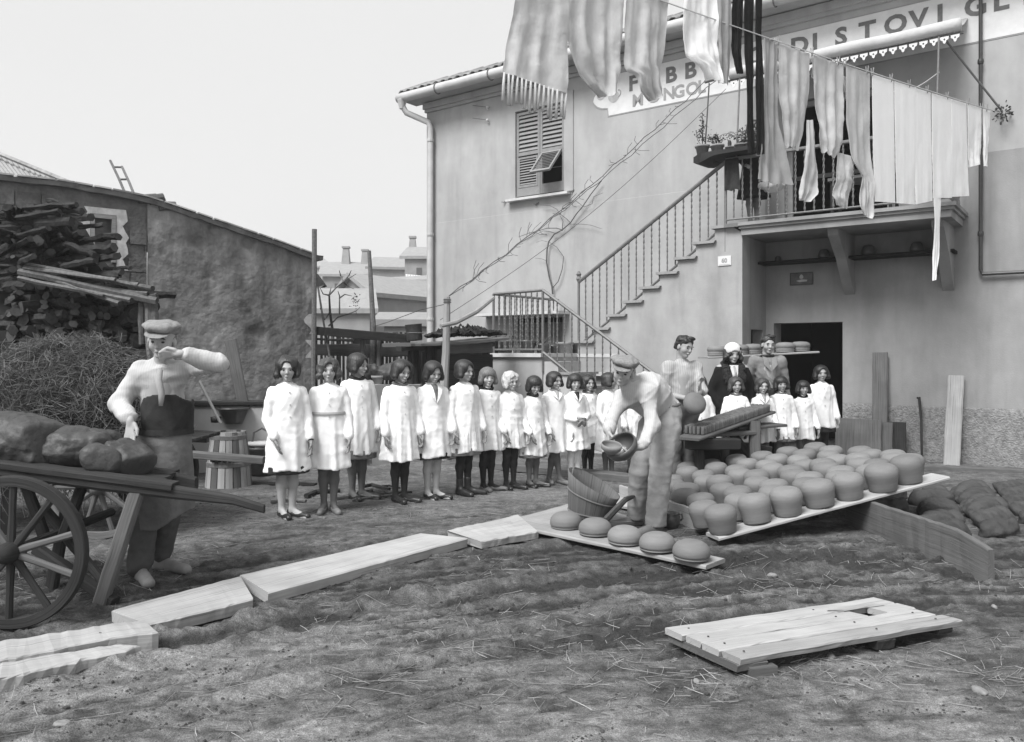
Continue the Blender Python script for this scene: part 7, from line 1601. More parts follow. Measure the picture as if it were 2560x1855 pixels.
    pf = Prof([hem-.05, hem, wa, zs-.10, zs-.03, zs+.012, zn, zn+.02], [.150*H*wide, .146*H*wide, .108*H*wide, .104*H*wide, .092*H*wide, .056*H, .046*k, .040*k], [.112*H, .109*H, .083*H, .080*H, .066*H, .052*H, .046*k, .040*k], [-.0, 0, 0, 0, .0, .006, .008, .008])
    G = SDF((-.34*k, -.26, hem-.04), (.34*k, .26, zn+.04), .0112, ())
    core = prof_fn(pf, .045+.045*rr_.rand(), 6+seed % 5, seed*1.3, (hem, zs-.1)); G.fn(core, 0)
    for key in 'RL':
        sg_ = 1 if key == 'L' else -1; s0, e0, w0 = J['sh'+key], J['el'+key], J['wr'+key]; dw = nrm_(w0-e0)
        G.cap(s0+[-sg_*.004, 0, .004], s0+(e0-s0)*.35, .050*k, .050*k, .022); G.cap(s0+(e0-s0)*.3, e0, .050*k, .046*k, .012); G.cap(e0, w0-dw*.035, .046*k, .044*k, .010); G.cap(w0-dw*.035, w0-dw*.016, .034*k, .032*k, .010)
    if pleat: G.fn(lambda X, Y_, Z: G.D+.006*np.clip((pleat-Z)/.08, 0, 1)*np.cos(np.arctan2(Y_, X)*24), 0, 0, 'i')
    G.crease(.0058, 15, seed, (1.3, 1.3, .55)); G.wrinkle(.0015, 50, seed+5)
    G.D = np.where(np.broadcast_to(G.zs[None, None, :] < hem+.15, G.D.shape), np.maximum(G.D, -(G.D+.021)), G.D); G.fn(lambda X, Y_, Z: (hem+.008*np.sin(np.arctan2(Y_, X)*3+seed))-Z, 0, 0, 'i')
    G.fn(lambda X, Y_, Z: Z-(zn+.004-.25*(Y_+.03)*(Y_ < 0)*0), 0, 0, 'i')
    G.build('smock', smock, T)
    def onf(x, z, e=.006): a, b, yc = pf.at(z); return np.array([x, yc-b*math.sqrt(max(0, 1-(x/a)**2))-e, z])
    if skirt:
        Sk = SDF((-.3*k, -.24, hem-.12), (.3*k, .24, hem+.07), .0125); p2 = Prof([hem-.1, hem+.1], [.137*H*wide, .132*H], [.100*H, .096*H]); Sk.fn(prof_fn(p2, .03, 12, seed, (hem-.1, hem+.2))); p3 = Prof(p2.z, p2.a-.026, p2.b-.026); Sk.fn(prof_fn(p3), 0, 0, 's'); hz2 = hem-.05 if skirt is True else hem-skirt
        Sk.fn(lambda X, Y_, Z: np.maximum(hz2-Z, Z-(hem+.05)), 0, 0, 'i'); Sk.build('skirt', 'cloth_dark' if seed % 3 else 'linen_dark', T)
    if collar:
        m = MB(); m.tube([(math.cos(t)*(.060*k), math.sin(t)*.058*k+.004, zn-.010-.022*max(0, -math.sin(t))**2) for t in np.linspace(0, 2*math.pi, 20)], .021*k, 7); m.build('collar', collar, T, smooth=True, local=True)
    if lapel:
        z1 = zs-.17 if lapel == 'deep' else zs-.09; m = MB(); V = []
        for i in range(8): t = i/7; z = (zs+.022)*(1-t)+z1*t; w_ = .038*(1-t)+.001; V.append([onf(-w_, z, .004), onf(0, z, .007), onf(w_, z, .004)])
        m.grid(np.array(V)); m.build('blouse', blouse, T, local=True)
        for sx in (-1, 1):
            m = MB(); secs = []
            for i in range(6): t = i/5; z = (zs+.03)*(1-t)+z1*t; w_ = .036*(1-t)+.002; wd = .045*math.sin(math.pi*min(1, .25+t*.75))+.004; secs.append([onf(sx*w_, z, .010), onf(sx*(w_+wd), z+.01, .014), onf(sx*(w_+wd), z+.01, .005), onf(sx*w_, z, .002)])
            m.loft(secs); m.build('lapel', smock, T, local=True)
    else:
        for i in range(3): m = MB(); p = onf(.0, zs-.06-.11*i, .004); m.lathe([(.001, -.003), (.007, -.002), (.007, .002), (.001, .003)], p, 8, M=Matrix.Rotation(R(90), 3, 'X').to_4x4()); m.build('button', 'linen', T, local=True)
    if belt:
        m = MB(); zb = wa-.0; V = []
        for t in np.linspace(0, 2*math.pi, 40): a, b, yc = pf.at(zb); V.append([np.array([math.cos(t)*(a*1.05), math.sin(t)*(b*1.06), zb-.016]), np.array([math.cos(t)*(a*1.05+.004), math.sin(t)*(b*1.06+.004), zb]), np.array([math.cos(t)*(a*1.05), math.sin(t)*(b*1.06), zb+.016])])
        m.grid(np.array(V)); m.build('belt', belt, T, local=True)
    for key in 'RL':
        if collar or seed % 2:   # dark knitted cuff under the sleeve
            e0, w0 = J['el'+key], J['wr'+key]; dw = nrm_(w0-e0); m = MB(); m.tube([w0-dw*.03, w0-dw*.006, w0+dw*.002], [.026*k, .0262*k, .024*k], 10); m.build('cuff', 'cloth_dark' if seed % 2 else 'cloth_grey', T, smooth=True, local=True)
    for key in 'RL': shoe(T, J['ankle'+key], J['toe'+key], H, shoes, boot)
    return T
WHO = 'girls in white smocks'
girl('tall girl with a dark bob in a plain long white smock, leftmost of the row', 718, 7.35, 1.49, .10, -.02, .06, 0, 'wavy', 'hair_black', .436, 'stocking_pale', arms=('front', 'down'), skirt=.03, seed=1, toe=(.35, .35))
girl('girl with wavy dark hair and a belted white smock, second in the row', 822, 7.6, 1.47, .05, .05, .0, 0, 'wavy', 'hair_brown', .418, 'stocking_grey', 'shoe_grey', belt='linen_mid', seed=2, toe=(.0, .0), skin='skin', arms=('down', 'down'))
girl('tall girl with dark hair turned to the right, behind the belted girl', 893, 8.25, 1.515, .25, .75, .12, 0, 'side', 'hair_black', .474, 'stocking_grey', collar='cloth_dark', skirt=True, seed=3, toe=(.2, .5))
girl('girl in a white smock with black stockings and low boots, fourth in the row', 1000, 8.1, 1.45, .25, .35, .18, .05, 'side', 'hair_black', .426, 'stocking_dark', collar='cloth_grey', seed=4, wide=1.03, toe=(.3, .3))
girl('girl in a white coat with open lapels and pale stockings, fifth in the row', 1080, 8.3, 1.435, .3, .1, .25, .0, 'side', 'hair_black', .438, 'stocking_pale', lapel='deep', blouse='cloth_grey', skirt=.02, seed=5, toe=(.3, .3))
girl('sturdy girl with a black bob, pleated hem and laced dark boots', 1160, 8.5, 1.445, .3, .45, .08, 0, 'bob', 'hair_black', .466, 'stocking_dark', boot=True, skirt=.035, seed=6, wide=1.06, toe=(.3, .6), pleat=.75)
girl('fair brown haired girl with a fringe and a dark collar, black stockings', 1218, 8.78, 1.362, .25, -.1, .05, 0, 'fringe', 'hair_mid', .45, 'stocking_dark', collar='cloth_dark', seed=7, skin='skin_pale', toe=(.2, .5), shoes='shoe_grey')
girl('blonde girl with light hair, her head slightly blurred, in a round necked white smock', 1275, 8.9, 1.315, .2, .25, .12, 0, 'wavy', 'hair_blonde', .46, 'stocking_dark', arms=('front', 'down'), seed=8, skin='skin_pale', toe=(.1, .3), pleat=.7)
girl('small girl with a black fringe and dark collar, smallest of the row', 1332, 9.05, 1.262, .2, .05, .3, 0, 'fringe', 'hair_black', .357, 'stocking_grey', collar='cloth_dark', skirt=.03, seed=9, toe=(.1, .4), arms=('front', 'down'))
girl('girl with crossed legs and an open collared coat smock, right of the smallest girl', 1386, 9.27, 1.305, .2, .3, .05, 0, 'bob', 'hair_black', .37, 'stocking_grey', 'shoe_grey', lapel=True, blouse='skin', seed=10, legs='cross', arms=('front', 'down'))
girl('girl with clasped hands, black fringe and white stockings', 1436, 9.35, 1.28, .12, -.05, .05, 0, 'fringe', 'hair_black', .383, 'stocking_white', arms=('clasp', 'clasp'), lapel=True, seed=11, wide=1.06, toe=(-.3, .2))
girl('dark haired girl peering over the shoulder of the girl with clasped hands', 1470, 9.85, 1.25, .1, .2, .0, 0, 'bob', 'hair_black', .40, 'stocking_dark', collar='cloth_grey', seed=12)
girl('girl with loose dark hair turned to the right, just left of the bending potter', 1522, 9.75, 1.28, .35, .7, .05, 0, 'bob', 'hair_black', .327, 'stocking_grey', seed=13, toe=(.5, .8), arms=('front', 'down'))
girl('girl in white almost hidden behind the bending potter', 1583, 9.95, 1.25, .1, .3, .1, 0, 'bob', 'hair_black', .36, 'stocking_grey', seed=14)
G2 = 'girls in white smocks at the doorway'
girl('girl with a side parting standing behind the held clay bowl', 1747, 9.7, 1.253, .05, -.05, .0, 0, 'side', 'hair_brown', .42, collar='cloth_grey', seed=15, group=G2)
girl('girl in white in front of the woman in the fur collared coat', 1840, 9.75, 1.23, .0, .0, .02, 0, 'side', 'hair_brown', .42, collar='cloth_grey', seed=16, group=G2, arms=('down', 'front'))
girl('smiling girl with a side parting and open lapels, in front of the young man', 1905, 10.0, 1.205, .0, -.05, .05, 0, 'side', 'hair_brown', .40, lapel=True, blouse='linen_mid', seed=17, group=G2, skin='skin_pale')
girl('girl with a short straight fringe between the smiling girl and the smallest at the door', 1953, 10.1, 1.227, .0, -.02, .0, 0, 'fringe', 'hair_black', .42, collar='cloth_grey', seed=18, group=G2, skirt=.03)
girl('small girl with black hair and a dark round collar in the doorway', 2007, 10.3, 1.165, .0, -.02, .05, 0, 'fringe', 'hair_black', .40, collar='cloth_black', seed=19, group=G2)
girl('tallest girl at the doorway with long sleeves, rightmost person', 2053, 10.65, 1.355, -.05, -.05, .0, 0, 'side', 'hair_black', .52, 'stocking_dark', seed=20, group=G2, skirt=.06, wide=1.04)

# ------------------------------------------------------------------ grown-ups
def LPX(T):      # pixel+depth -> coordinates local to the unrotated thing
    o = np.array(T.location); return lambda px, py, Y: P(px, py, Y)-o
# worker at the left wiping his face
T = thing('person', 'worker in a flat cap and leather apron wiping his mouth, one hand on the clay', 'person', (-2.45, 5.42, 0)); q = LPX(T)
hh = .228; pv = q(404, 893, 5.36); Rm = rotm(.12, .14, .05)
hipR, kneeR, ankR = q(378, 1120, 5.46), q(366, 1270, 5.38), q(352, 1432, 5.33); hipL, kneeL, ankL = q(435, 1120, 5.5), q(425, 1270, 5.5), q(404, 1412, 5.56)
ankR[2] = .085; ankL[2] = .085
shR, elR, wrR = q(352, 925, 5.42), q(298, 1010, 5.38), q(326, 1052, 5.20); shL, elL, wrL = q(462, 922, 5.44), q(548, 908, 5.30), q(448, 884, 5.15)
toeR, toeL = ankR+[.10, -.13, 0], ankL+[.15, -.06, 0]
B_ = SDF((-.5, -.45, -.005), (.6, .3, 1.76), (.0075, .0075, .012), ((1.00, 1.14, .0075), (1.40, 1.76, .0075), (0, .12, .008)))
for h_, k_, a_, t_ in ((hipR, kneeR, ankR, toeR), (hipL, kneeL, ankL, toeL)): leg_prims(B_, h_, k_, a_, t_, .08, .052, 1, 2, True, 1.75)
B_.cap(q(410, 1100, 5.48), q(405, 960, 5.47), .12, .13, .05, 0); B_.cap(shR, shL, .06, .06, .05, 0)
for s_, e_, w_ in ((shR, elR, wrR), (shL, elL, wrL)): B_.cap(s_, e_, .045, .038, .02, 0); B_.cap(e_, w_, .038, .026, .01, 0)
hand(B_, wrR, (.10, -.25, -.95), (0, -.5, -.6), (1, -.1, 0), .19, .0105, .35); hand(B_, wrL, (-1, .0, -.05), (0, .5, -.6), (0, -.5, .8), .185, .0105, .9)
B_.cap(q(405, 925, 5.46), pv+[0, .03, .05], .062, .056, .02, 0); head_prims(B_, pv, Rm, hh, 0); B_.build('body', ['skin', 'trousers', 'mud_foot'], T)
face(T, pv, Rm, hh); flat_cap(T, pv, Rm, hh, 'cap_pale'); hair(T, pv, Rm, hh, 'nape', 'hair_mid')
G = SDF((-.52, -.45, .85), (.62, .32, 1.56), .0105); zt0 = shR[2]
G.cap(q(410, 1085, 5.48), q(405, 965, 5.47), .135, .15, .05, fy=1.2); G.cap(shR+[.03, 0, -.02], shL+[-.03, 0, -.02], .085, .085, .07); G.cap(q(405, 940, 5.46), q(406, 905, 5.44), .10, .062, .05)
for s_, e_, w_ in ((shR, elR, wrR), (shL, elL, wrL)):
    dw = nrm_(w_-e_); G.cap(s_, e_, .064, .066, .04); G.cap(e_, w_-dw*.05, .066, .058, .02); G.cap(w_-dw*.05, w_-dw*.02, .045, .036, .012)
G.crease(.012, 13, 4, (1.2, 1.2, .7)); G.wrinkle(.003, 45, 5); G.build('shirt', 'shirt', T)
m = MB(); dw = nrm_(wrR-elR); m.tube([wrR-dw*.035, wrR-dw*.012], [.042, .040], 12); m.build('cuff', 'cloth_black', T, smooth=True, local=True)
def pants(name, segs, material, parent, top=None, seed=0, lo=(-.4, -.35, 0), hi=(.4, .35, 1.2), wr_=.005):
    G_ = SDF(lo, hi, .0115)
    for a, b, r1, r2, k_ in segs: G_.cap(a, b, r1, r2, k_)
    G_.crease(wr_*1.0, 11, seed, (1.3, 1.3, .5)); G_.wrinkle(.003, 50, seed+2); return G_.build(name, material, parent)
pants('trousers', [(q(410, 1090, 5.48), hipR, .13, .11, .05), (q(410, 1090, 5.48), hipL, .13, .11, .05), (hipR, kneeR, .112, .092, .012), (kneeR, ankR+[0, 0, .04], .092, .080, .012), (hipL, kneeL, .112, .090, .012), (kneeL, ankL+[0, 0, .05], .090, .078, .012), (ankR+[0, 0, .05], ankR+[-.02, 0, .0], .08, .072, .02)], 'trousers', T, seed=3)
# two part apron: dark bib above, pale stained skirt below
def shell(name, zr, pf, material, seed, ythr, fold=.02, th=.02, lo=None, hi=None, cutf=None):
    G_ = SDF(lo, hi, .0105); G_.fn(prof_fn(pf, fold, 6, seed, (zr[0], zr[1]))); G_.crease(.006, 11, seed)
    pi_ = Prof(pf.z, pf.a-th, pf.b-th, pf.y); fi = prof_fn(pi_, fold, 6, seed, (zr[0], zr[1])); Di = fi(*np.meshgrid(G_.xs, G_.ys, G_.zs, indexing='ij', sparse=True)); G_.D = np.maximum(G_.D, -Di)
    G_.fn(lambda X, Y_, Z: np.maximum(np.maximum(zr[0]-Z, Z-zr[1]), Y_-ythr), 0, 0, 'i')
    if cutf: G_.fn(cutf, 0, 0, 'i')
    return G_.build(name, material, T)
ax = float(q(410, 1090, 5.45)[0])
pfa = Prof([.3, .62, .95, 1.08, 1.25, 1.4], [.18, .18, .165, .17, .172, .165], [.17, .165, .155, .175, .185, .17], [0, 0, 0, 0, 0, 0])
_o = T.location.copy()
ap = shell('apron_bib', (.97, 1.24), pfa, 'apron_dark', 3, .06, .012, lo=(-.26, -.27, .9), hi=(.26, .25, 1.3), cutf=lambda X, Y_, Z: Z-1.245+.9*np.clip(np.abs(X)-.10, 0, 1)+.25*np.clip(-X, 0, 1)); ap.location = (ax+.03, .02, 0)
ap = shell('apron_skirt', (.34, .985), Prof([.3, .62, .99], [.20, .195, .172], [.185, .18, .16]), 'apron', 5, .10, .035, lo=(-.28, -.29, .25), hi=(.28, .25, 1.05), cutf=lambda X, Y_, Z: (.40-.08*np.cos(X*9+.6))-Z); ap.location = (ax+.01, .02, 0)
m = MB(); V = [[np.array([ax+.02+(.178)*math.cos(t), .02+.168*math.sin(t), .985+s_]) for s_ in (-.02, .02)] for t in np.linspace(0, 2*math.pi, 30)]; m.grid(np.array(V)); m.build('apron_string', 'apron_dark', T, local=True)
m = MB(); m.tube([q(400, 925, 5.28), q(396, 950, 5.24), q(404, 985, 5.22), q(402, 1015, 5.21)], [.018, .024, .022, .012], 7); m.build('neck_scarf', 'linen_mid', T, smooth=True, local=True)
# ------------------------------------------------------------------ the bending potter
T = thing('person', 'barefoot potter in cap and loose shirt bending over with two bowls in his hands', 'person', (1.15, 6.9, 0)); q = LPX(T)
hh = .225; pv = q(1552, 962, 6.62); Rm = rotm(-.30, .16, .20)
hipR, kneeR, ankR = q(1632, 1068, 6.92), q(1600, 1180, 6.88), q(1590, 1296, 6.98); hipL, kneeL, ankL = q(1664, 1068, 6.82), q(1650, 1185, 6.70), q(1640, 1310, 6.72)
ankR[2] = .085; ankL[2] = .085; toeR, toeL = ankR+[-.16, -.05, 0], ankL+[-.12, -.10, 0]
pel, chest, nb_ = q(1656, 1040, 6.9), q(1618, 985, 6.82), q(1578, 962, 6.70)
shR, elR, wrR = q(1552, 990, 6.86), q(1530, 1052, 6.66), q(1521, 1078, 6.45); shL, elL, wrL = q(1622, 975, 6.62), q(1628, 1068, 6.52), q(1604, 1118, 6.36)
B_ = SDF((-.55, -.65, -.005), (.35, .3, 1.56), (.0075, .0075, .012), ((.50, .92, .0078), (1.15, 1.56, .0075), (0, .12, .008)))
for h_, k_, a_, t_ in ((hipR, kneeR, ankR, toeR), (hipL, kneeL, ankL, toeL)): leg_prims(B_, h_, k_, a_, t_, .08, .052, 1, 2, True, 1.72)
B_.cap(pel, chest, .12, .13, .05, 0); B_.cap(shR, shL, .055, .055, .05, 0); B_.cap(chest, nb_, .12, .09, .04)
for s_, e_, w_ in ((shR, elR, wrR), (shL, elL, wrL)): B_.cap(s_, e_, .045, .038, .02, 0); B_.cap(e_, w_, .038, .027, .01, 0)
hand(B_, wrR, (-.10, -.15, -1), (.6, .1, -.1), (.4, -1, .2), .185, .0105, .35); hand(B_, wrL, (-.75, -.25, -.28), (-.2, .25, .9), (0, -1, .1), .185, .0105, .55)
B_.cap(nb_, pv+[0.0, .03, .05], .062, .056, .02, 0); head_prims(B_, pv, Rm, hh, 0); B_.build('body', ['skin', 'trousers_pale', 'skin_dark'], T)
face(T, pv, Rm, hh); flat_cap(T, pv, Rm, hh, 'cap'); hair(T, pv, Rm, hh, 'nape', 'hair_black')
G = SDF((-.55, -.62, .72), (.4, .32, 1.5), .0105)
G.cap(pel+[0, 0, .04], chest, .158, .195, .07, fy=1.1); G.cap(chest, nb_+[.02, 0, -.03], .19, .115, .06); G.cap(shR+[.03, 0, -.02], shL+[-.03, 0, -.01], .085, .085, .06); G.cap(nb_, nb_+(pv-nb_)*.4, .075, .062, .02)
for s_, e_, w_ in ((shR, elR, wrR), (shL, elL, wrL)):
    dw = nrm_(w_-e_); G.cap(s_, e_, .078, .070, .05); G.cap(e_, w_-dw*.045, .070, .062, .03); G.cap(w_-dw*.045, w_-dw*.015, .044, .037, .012)
G.crease(.014, 12, 14, (1.2, 1.2, .7)); G.wrinkle(.003, 45, 15); G.build('shirt', 'shirt', T)
pants('trousers', [(pel+[.01, 0, .02], hipR, .145, .13, .05), (pel+[.01, 0, .02], hipL, .145, .135, .05), (hipR, kneeR, .125, .094, .006), (kneeR, ankR+[0, 0, .0], .094, .088, .006), (hipL, kneeL, .130, .100, .006), (kneeL, ankL+[0, 0, .0], .100, .092, .006)], 'trousers_pale', T, seed=8, lo=(-.4, -.5, .05), hi=(.45, .35, 1.2))
m = MB(); m.tube([pel+[.145*math.cos(t), .13*math.sin(t), .075+.03*math.cos(t)] for t in np.linspace(0, 6.3, 24)], .014, 6); m.build('belt', 'cloth_grey', T, smooth=True, local=True)
def bowl(name, label, c, r, h, material, rotd, prof=None):
    m = MB(); pr = prof or [(.001, 0), (r*.5, 0), (r*.55, h*.06), (r*.92, h*.45), (r, h*.75), (r*.94, h), (r*.88, h*.98), (r*.92, h*.75), (r*.84, h*.45), (r*.45, h*.12), (.001, h*.1)]
    m.lathe(pr, (0, 0, 0), 36); o = m.build(name, material, smooth=True, local=True); o.location = c; o.rotation_euler = rotd; return tag(o, label, 'bowl')
bowl('large_bowl', 'large dark wet bowl tilted in the bending potter\'s left hand', P(1566, 1136, 6.32), .135, .125, 'clay_dark', (R(28), R(-34), 0))
bowl('small_bowl', 'small pale bowl held over the large bowl by the bending potter', P(1526, 1132, 6.22), .084, .075, 'clay', (R(16), R(6), 0))
# ------------------------------------------------------------------ young man with the upright bowl
def man(label, px, Y, H, rz, yaw, pitch, roll, shirt, lower, R_, L_, hairm='hair_black', cap=None, seed=0, hh=.225, lowname='trousers', short=False, wide=1.):
    T = thing('person', label, 'person', ((px-1280)/F*Y, Y, 0)); k = H/1.7; zs = H-hh-.112; pv = np.array([0, -.02, H-hh-.01]); Rm = rotm(yaw, pitch, roll)
    J = {}
    c, s_ = math.cos(rz), math.sin(rz); rot = lambda v: np.array([v[0]*c-v[1]*s_, v[0]*s_+v[1]*c, v[2]])
    shR, shL = rot((-.175*wide, 0, zs)), rot((.175*wide, 0, zs)); (elR, wrR, hR), (elL, wrL, hL) = R_, L_
    elR, wrR, elL, wrL = [np.array(v, float) for v in (elR, wrR, elL, wrL)]
    B_ = SDF((-.45, -.5, -.005), (.45, .35, H+.02), (.0085, .0085, .0125), ((min(wrR[2], wrL[2])-.14, max(wrR[2], wrL[2])+.12, .0085), (H-hh-.03, H, .0085)))
    for sx in (-1, 1): h_ = rot((sx*.09, 0, .52*H)); k_ = rot((sx*.09, -.02, .28*H)); a_ = rot((sx*.09, 0, .05*H)); leg_prims(B_, h_, k_, a_, a_+rot((0, -.15, 0)), .08, .05, 1, 1, True, H)
    B_.cap((0, 0, .56*H), (0, 0, zs-.12), .12, .13, .05, 0); B_.cap(shR, shL, .055, .055, .05, 0)
    for a, b, w_ in ((shR, elR, wrR), (shL, elL, wrL)): B_.cap(a, b, .045, .038, .02, 0); B_.cap(b, w_, .038, .026, .01, 0)
    hand(B_, wrR, *hR, .18, .0105, .55); hand(B_, wrL, *hL, .18, .0105, .55)
    B_.cap((0, .02, zs-.03), pv+[0, .03, .05], .06, .054, .02, 0); head_prims(B_, pv, Rm, hh, 0, thin=.95); B_.build('body', ['skin', lower], T)
    face(T, pv, Rm, hh); hair(T, pv, Rm, hh, 'men', hairm, seed)
    G = SDF((-.48, -.45, .5), (.48, .35, H-.12), .011)
    G.cap((0, 0, .54*H), (0, 0, zs-.13), .145, .165, .06, fy=1.25); G.cap(shR*[.85, .85, 1]-[0, 0, .01], shL*[.85, .85, 1]-[0, 0, .01], .078, .078, .06); G.cap((0, .01, zs-.02), (0, .0, zs+.06), .09, .062, .04)
    for a, b, w_ in ((shR, elR, wrR), (shL, elL, wrL)):
        dw = nrm_(w_-b); G.cap(a, a+(b-a)*(.95 if short else 1), .070, .066, .05)
        if not short: G.cap(b, w_-dw*.04, .062, .05, .02)
    G.crease(.010, 14, seed); G.wrinkle(.003, 45, seed+1); G.build('shirt', shirt, T)
    pants(lowname, [((0, 0, .56*H), rot((-.09, 0, .5*H)), .14, .11, .05), ((0, 0, .56*H), rot((.09, 0, .5*H)), .14, .11, .05), (rot((-.09, 0, .5*H)), rot((-.09, 0, .28*H)), .105, .085, .04), (rot((.09, 0, .5*H)), rot((.09, 0, .28*H)), .105, .085, .04), (rot((-.09, 0, .28*H)), rot((-.09, 0, .08*H)), .085, .07, .04), (rot((.09, 0, .28*H)), rot((.09, 0, .08*H)), .085, .07, .04)], lower, T, seed=seed)
    for sx in (-1, 1): a_ = rot((sx*.09, 0, .05*H)); shoe(T, a_, a_+rot((0, -.15, 0)), H, 'shoe', True)
    return T, pv, Rm
T = thing_ = None
T, pv, Rm = man('bareheaded young man in a striped shirt with rolled sleeves holding a clay bowl upright', 1704, 8.8, 1.70, .3, .55, .18, .15, 'shirt_striped', 'cloth_grey', ((-.20, -.05, 1.06), (.02, -.20, 1.02), ((1, -.15, -.35), (.2, .2, -.9), (.1, -1, .2))), ((.20, -.10, 1.08), (.14, -.27, 1.10), ((-.1, -.1, 1), (.9, -.1, 0), (-.5, -.6, .2))), seed=21, short=True)
c = P(1742, 1012, 8.5); m = MB(); m.lathe(dome_prof(.125, .11), (0, 0, 0), 36); o = m.build('held_bowl', 'clay', smooth=True, local=True); o.location = c+[-.03, .03, 0]; o.rotation_euler = (R(62), R(28), 0); tag(o, 'round smooth clay bowl held upright by the young man in the striped shirt', 'bowl')
# young man at the door with the carried board
T, pv, Rm = man('young man in a light work jacket carrying the board of bowls on his shoulder', 1918, 10.3, 1.736, 0, .0, .04, .05, 'jacket', 'cloth_dark', ((-.26, .02, 1.18), (-.34, .10, 1.42), ((0, .2, 1), (0, 1, 0), (1, 0, 0))), ((.23, .02, 1.12), (.24, -.05, .86), ((0, -.1, -1), (-1, 0, 0), (0, -1, 0))), seed=22, wide=1.05)
for sx in (-1, 1):
    m = MB(); m.loft([[np.array([sx*.02, -.085, 1.44]), np.array([sx*.085, -.07, 1.46]), np.array([sx*.08, -.135, 1.36]), np.array([sx*.01, -.158, 1.28])], [np.array([sx*.02, -.10, 1.445]), np.array([sx*.085, -.085, 1.465]), np.array([sx*.085, -.15, 1.36]), np.array([sx*.01, -.172, 1.28])]]); m.build('lapel', 'jacket', T, local=True)
m = MB(); m.tube([(.07*math.cos(t), .055*math.sin(t)-.005, 1.47) for t in np.linspace(0, 6.3, 18)], .02, 6); m.build('scarf', 'cloth_dark', T, smooth=True, local=True)
# woman in white cloche hat and dark coat
Yw = 10.05; Hw = 1.63; T = thing('person', 'woman in a white cloche hat and black coat with a fur collar', 'person', ((1830-1280)/F*Yw, Yw, 0)); hh = .218; pv = np.array([0, -.02, Hw-hh-.03]); Rm = rotm(.05, .05, .03); zs = Hw-hh-.10
B_ = SDF((-.4, -.35, -.005), (.4, .3, Hw+.02), (.0088, .0088, .013), ((Hw-hh-.03, Hw, .0082),))
for sx in (-1, 1): leg_prims(B_, np.array([sx*.08, 0, .82]), np.array([sx*.07, 0, .45]), np.array([sx*.06, 0, .08]), np.array([sx*.07, -.15, .08]), .075, .048, 1, 1, True, Hw)
B_.cap((0, 0, .9), (0, 0, zs-.1), .11, .12, .05); B_.cap((-.15, 0, zs), (.15, 0, zs), .05, .05, .05)
for sx in (-1, 1): B_.cap((sx*.16, 0, zs), (sx*.23, .03, zs-.28), .04, .034, .02); B_.cap((sx*.23, .03, zs-.28), (sx*.16, -.06, zs-.50), .034, .024, .01); hand(B_, np.array([sx*.16, -.06, zs-.50]), (-sx*.3, -.2, -1), (-sx, 0, 0), (0, -1, 0), .16, .0095, .5)
B_.cap((0, .02, zs-.03), pv+[0, .03, .05], .052, .046, .02); head_prims(B_, pv, Rm, hh, thin=.92); B_.build('body', ['skin', 'stocking_dark'], T); face(T, pv, Rm, hh)
hair(T, pv, Rm, hh, 'wavy', 'hair_black', 3)
h = hh; S_ = SDF((-.65*h, -.7*h, .2*h), (.65*h, .75*h, 1.35*h), .03*h); S_.ell((0, .08*h, .74*h), (.475*h, .54*h, .46*h), .01); S_.ell((0, -.52*h, .28*h), (.36*h, .42*h, .46*h), .05*h, 0, 's'); S_.fn(lambda X, Y_, Z: -(Z-(.42*h+.28*np.clip(-Y_, -.3*h, .6*h))), .02*h, 0, 'i'); o = S_.build('cloche_hat', 'paint_white', T); o.location = pv; o.rotation_euler = Matrix([list(r) for r in Rm]).to_euler()
m = MB(); c = pv+Rm @ (np.array([.30, -.30, .85])*hh); m.lathe([(.001, -.008), (.016, -.006), (.02, 0), (.016, .006), (.001, .008)], c, 10, M=Matrix.Rotation(R(70), 3, 'X').to_4x4()); m.build('hat_rosette', 'cloth_black', T, smooth=True, local=True)
G = SDF((-.4, -.32, .45), (.4, .3, zs+.12), .0115); pf = Prof([.4, .95, 1.1, zs-.06, zs+.01, zs+.06], [.24, .20, .185, .185, .12, .06], [.19, .16, .14, .135, .10, .06]); G.fn(prof_fn(pf, .02, 6, 2, (.45, 1.1)))
for sx in (-1, 1): G.cap((sx*.15, 0, zs-.02), (sx*.25, .03, zs-.28), .068, .066, .04); G.cap((sx*.25, .03, zs-.28), (sx*.17, -.05, zs-.47), .064, .05, .02)
G.wrinkle(.006, 18, 31); G.fn(lambda X, Y_, Z: .5-Z, 0, 0, 'i'); G.build('coat', 'cloth_black', T)
G = SDF((-.25, -.3, zs-.5), (.25, .2, zs+.14), .0115)
for sx in (-1, 1): G.chain([(sx*.02, .07, zs+.055), (sx*.085, .02, zs+.055), (sx*.10, -.08, zs-.01), (sx*.085, -.14, zs-.12), (sx*.05, -.155, zs-.26), (sx*.035, -.155, zs-.42)], [.04, .045, .048, .048, .044, .035], .02)
G.wrinkle(.010, 50, 5); G.build('fur_collar', 'fur', T)
m = MB(); V = [[np.array([x*(1-.75*t), -.085-.06*min(1, t*2)+.0*x, zs+.045-.24*t]) for x in (-.055, 0, .055)] for t in np.linspace(0, 1, 7)]; m.grid(np.array(V)); m.build('blouse', 'sheet', T, local=True)
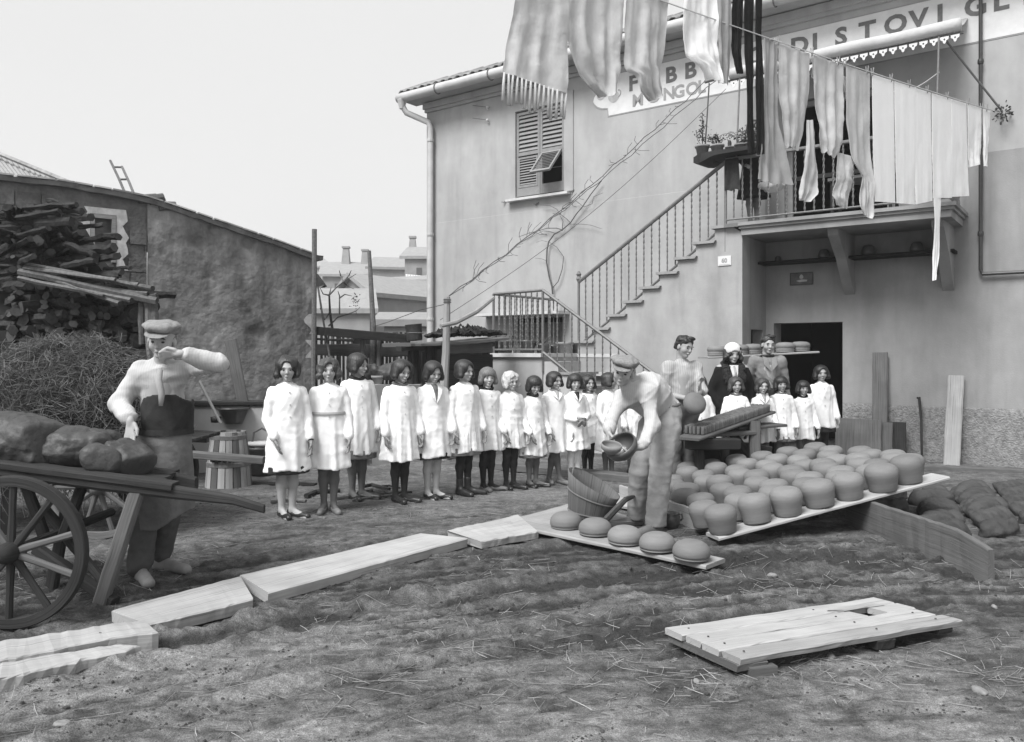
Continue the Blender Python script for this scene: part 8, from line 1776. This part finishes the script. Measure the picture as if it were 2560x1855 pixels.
m = MB(); m.tube([(0, -.10, zs+.03), (.004, -.15, zs-.05), (-.004, -.158, zs-.15)], [.012, .012, .006], 6); m.build('necktie', 'linen_mid', T, smooth=True, local=True)
# woman on the balcony behind the washing
sb_, db_ = fs(1884, .6), .6; Tb = W3(sb_, db_, 3.402); T = thing('person', 'woman in a dark dress on the balcony, mostly hidden behind the black stockings and petticoat', 'person', Tb)
Hb = 1.58; hh = .215; pv = np.array([0, -.02, Hb-hh-.01]); Rm = rotm(.3, .1, 0); zs = Hb-hh-.09
B_ = SDF((-.4, -.3, -.005), (.4, .3, Hb+.02), (.010, .010, .013))
for sx in (-1, 1): leg_prims(B_, np.array([sx*.08, 0, .8]), np.array([sx*.06, 0, .44]), np.array([sx*.05, 0, .08]), np.array([sx*.05+.1, -.12, .08]), .075, .05, 1, 1, True, Hb)
B_.cap((0, 0, .9), (0, 0, zs-.1), .11, .12, .05); B_.cap((-.15, 0, zs), (.15, 0, zs), .05, .05, .05)
for sx in (-1, 1): B_.cap((sx*.16, 0, zs), (sx*.2, 0, zs-.27), .04, .034, .02); B_.cap((sx*.2, 0, zs-.27), (sx*.17, -.18, zs-.40), .034, .024, .01); hand(B_, np.array([sx*.17, -.18, zs-.40]), (-sx*.2, -1, -.3), (0, 0, -1), (-sx, 0, 0), .16, .0105, .8)
B_.cap((0, .02, zs-.03), pv+[0, .03, .05], .052, .046, .02); head_prims(B_, pv, Rm, hh); B_.build('body', ['skin', 'stocking_grey'], T); face(T, pv, Rm, hh); hair(T, pv, Rm, hh, 'bob', 'hair_black', 3)
G = SDF((-.4, -.3, .35), (.4, .3, zs+.1), .0125); pf = Prof([.38, .95, 1.1, zs-.06, zs+.01, zs+.06], [.25, .16, .17, .175, .12, .06], [.2, .13, .13, .125, .10, .06]); G.fn(prof_fn(pf, .05, 8, 2, (.4, 1.0)))
for sx in (-1, 1): G.cap((sx*.15, 0, zs-.02), (sx*.2, 0, zs-.27), .06, .055, .04); G.cap((sx*.2, 0, zs-.27), (sx*.17, -.16, zs-.39), .052, .04, .02)
G.fn(lambda X, Y_, Z: .42-Z, 0, 0, 'i'); G.build('dress', 'cloth_black', T)
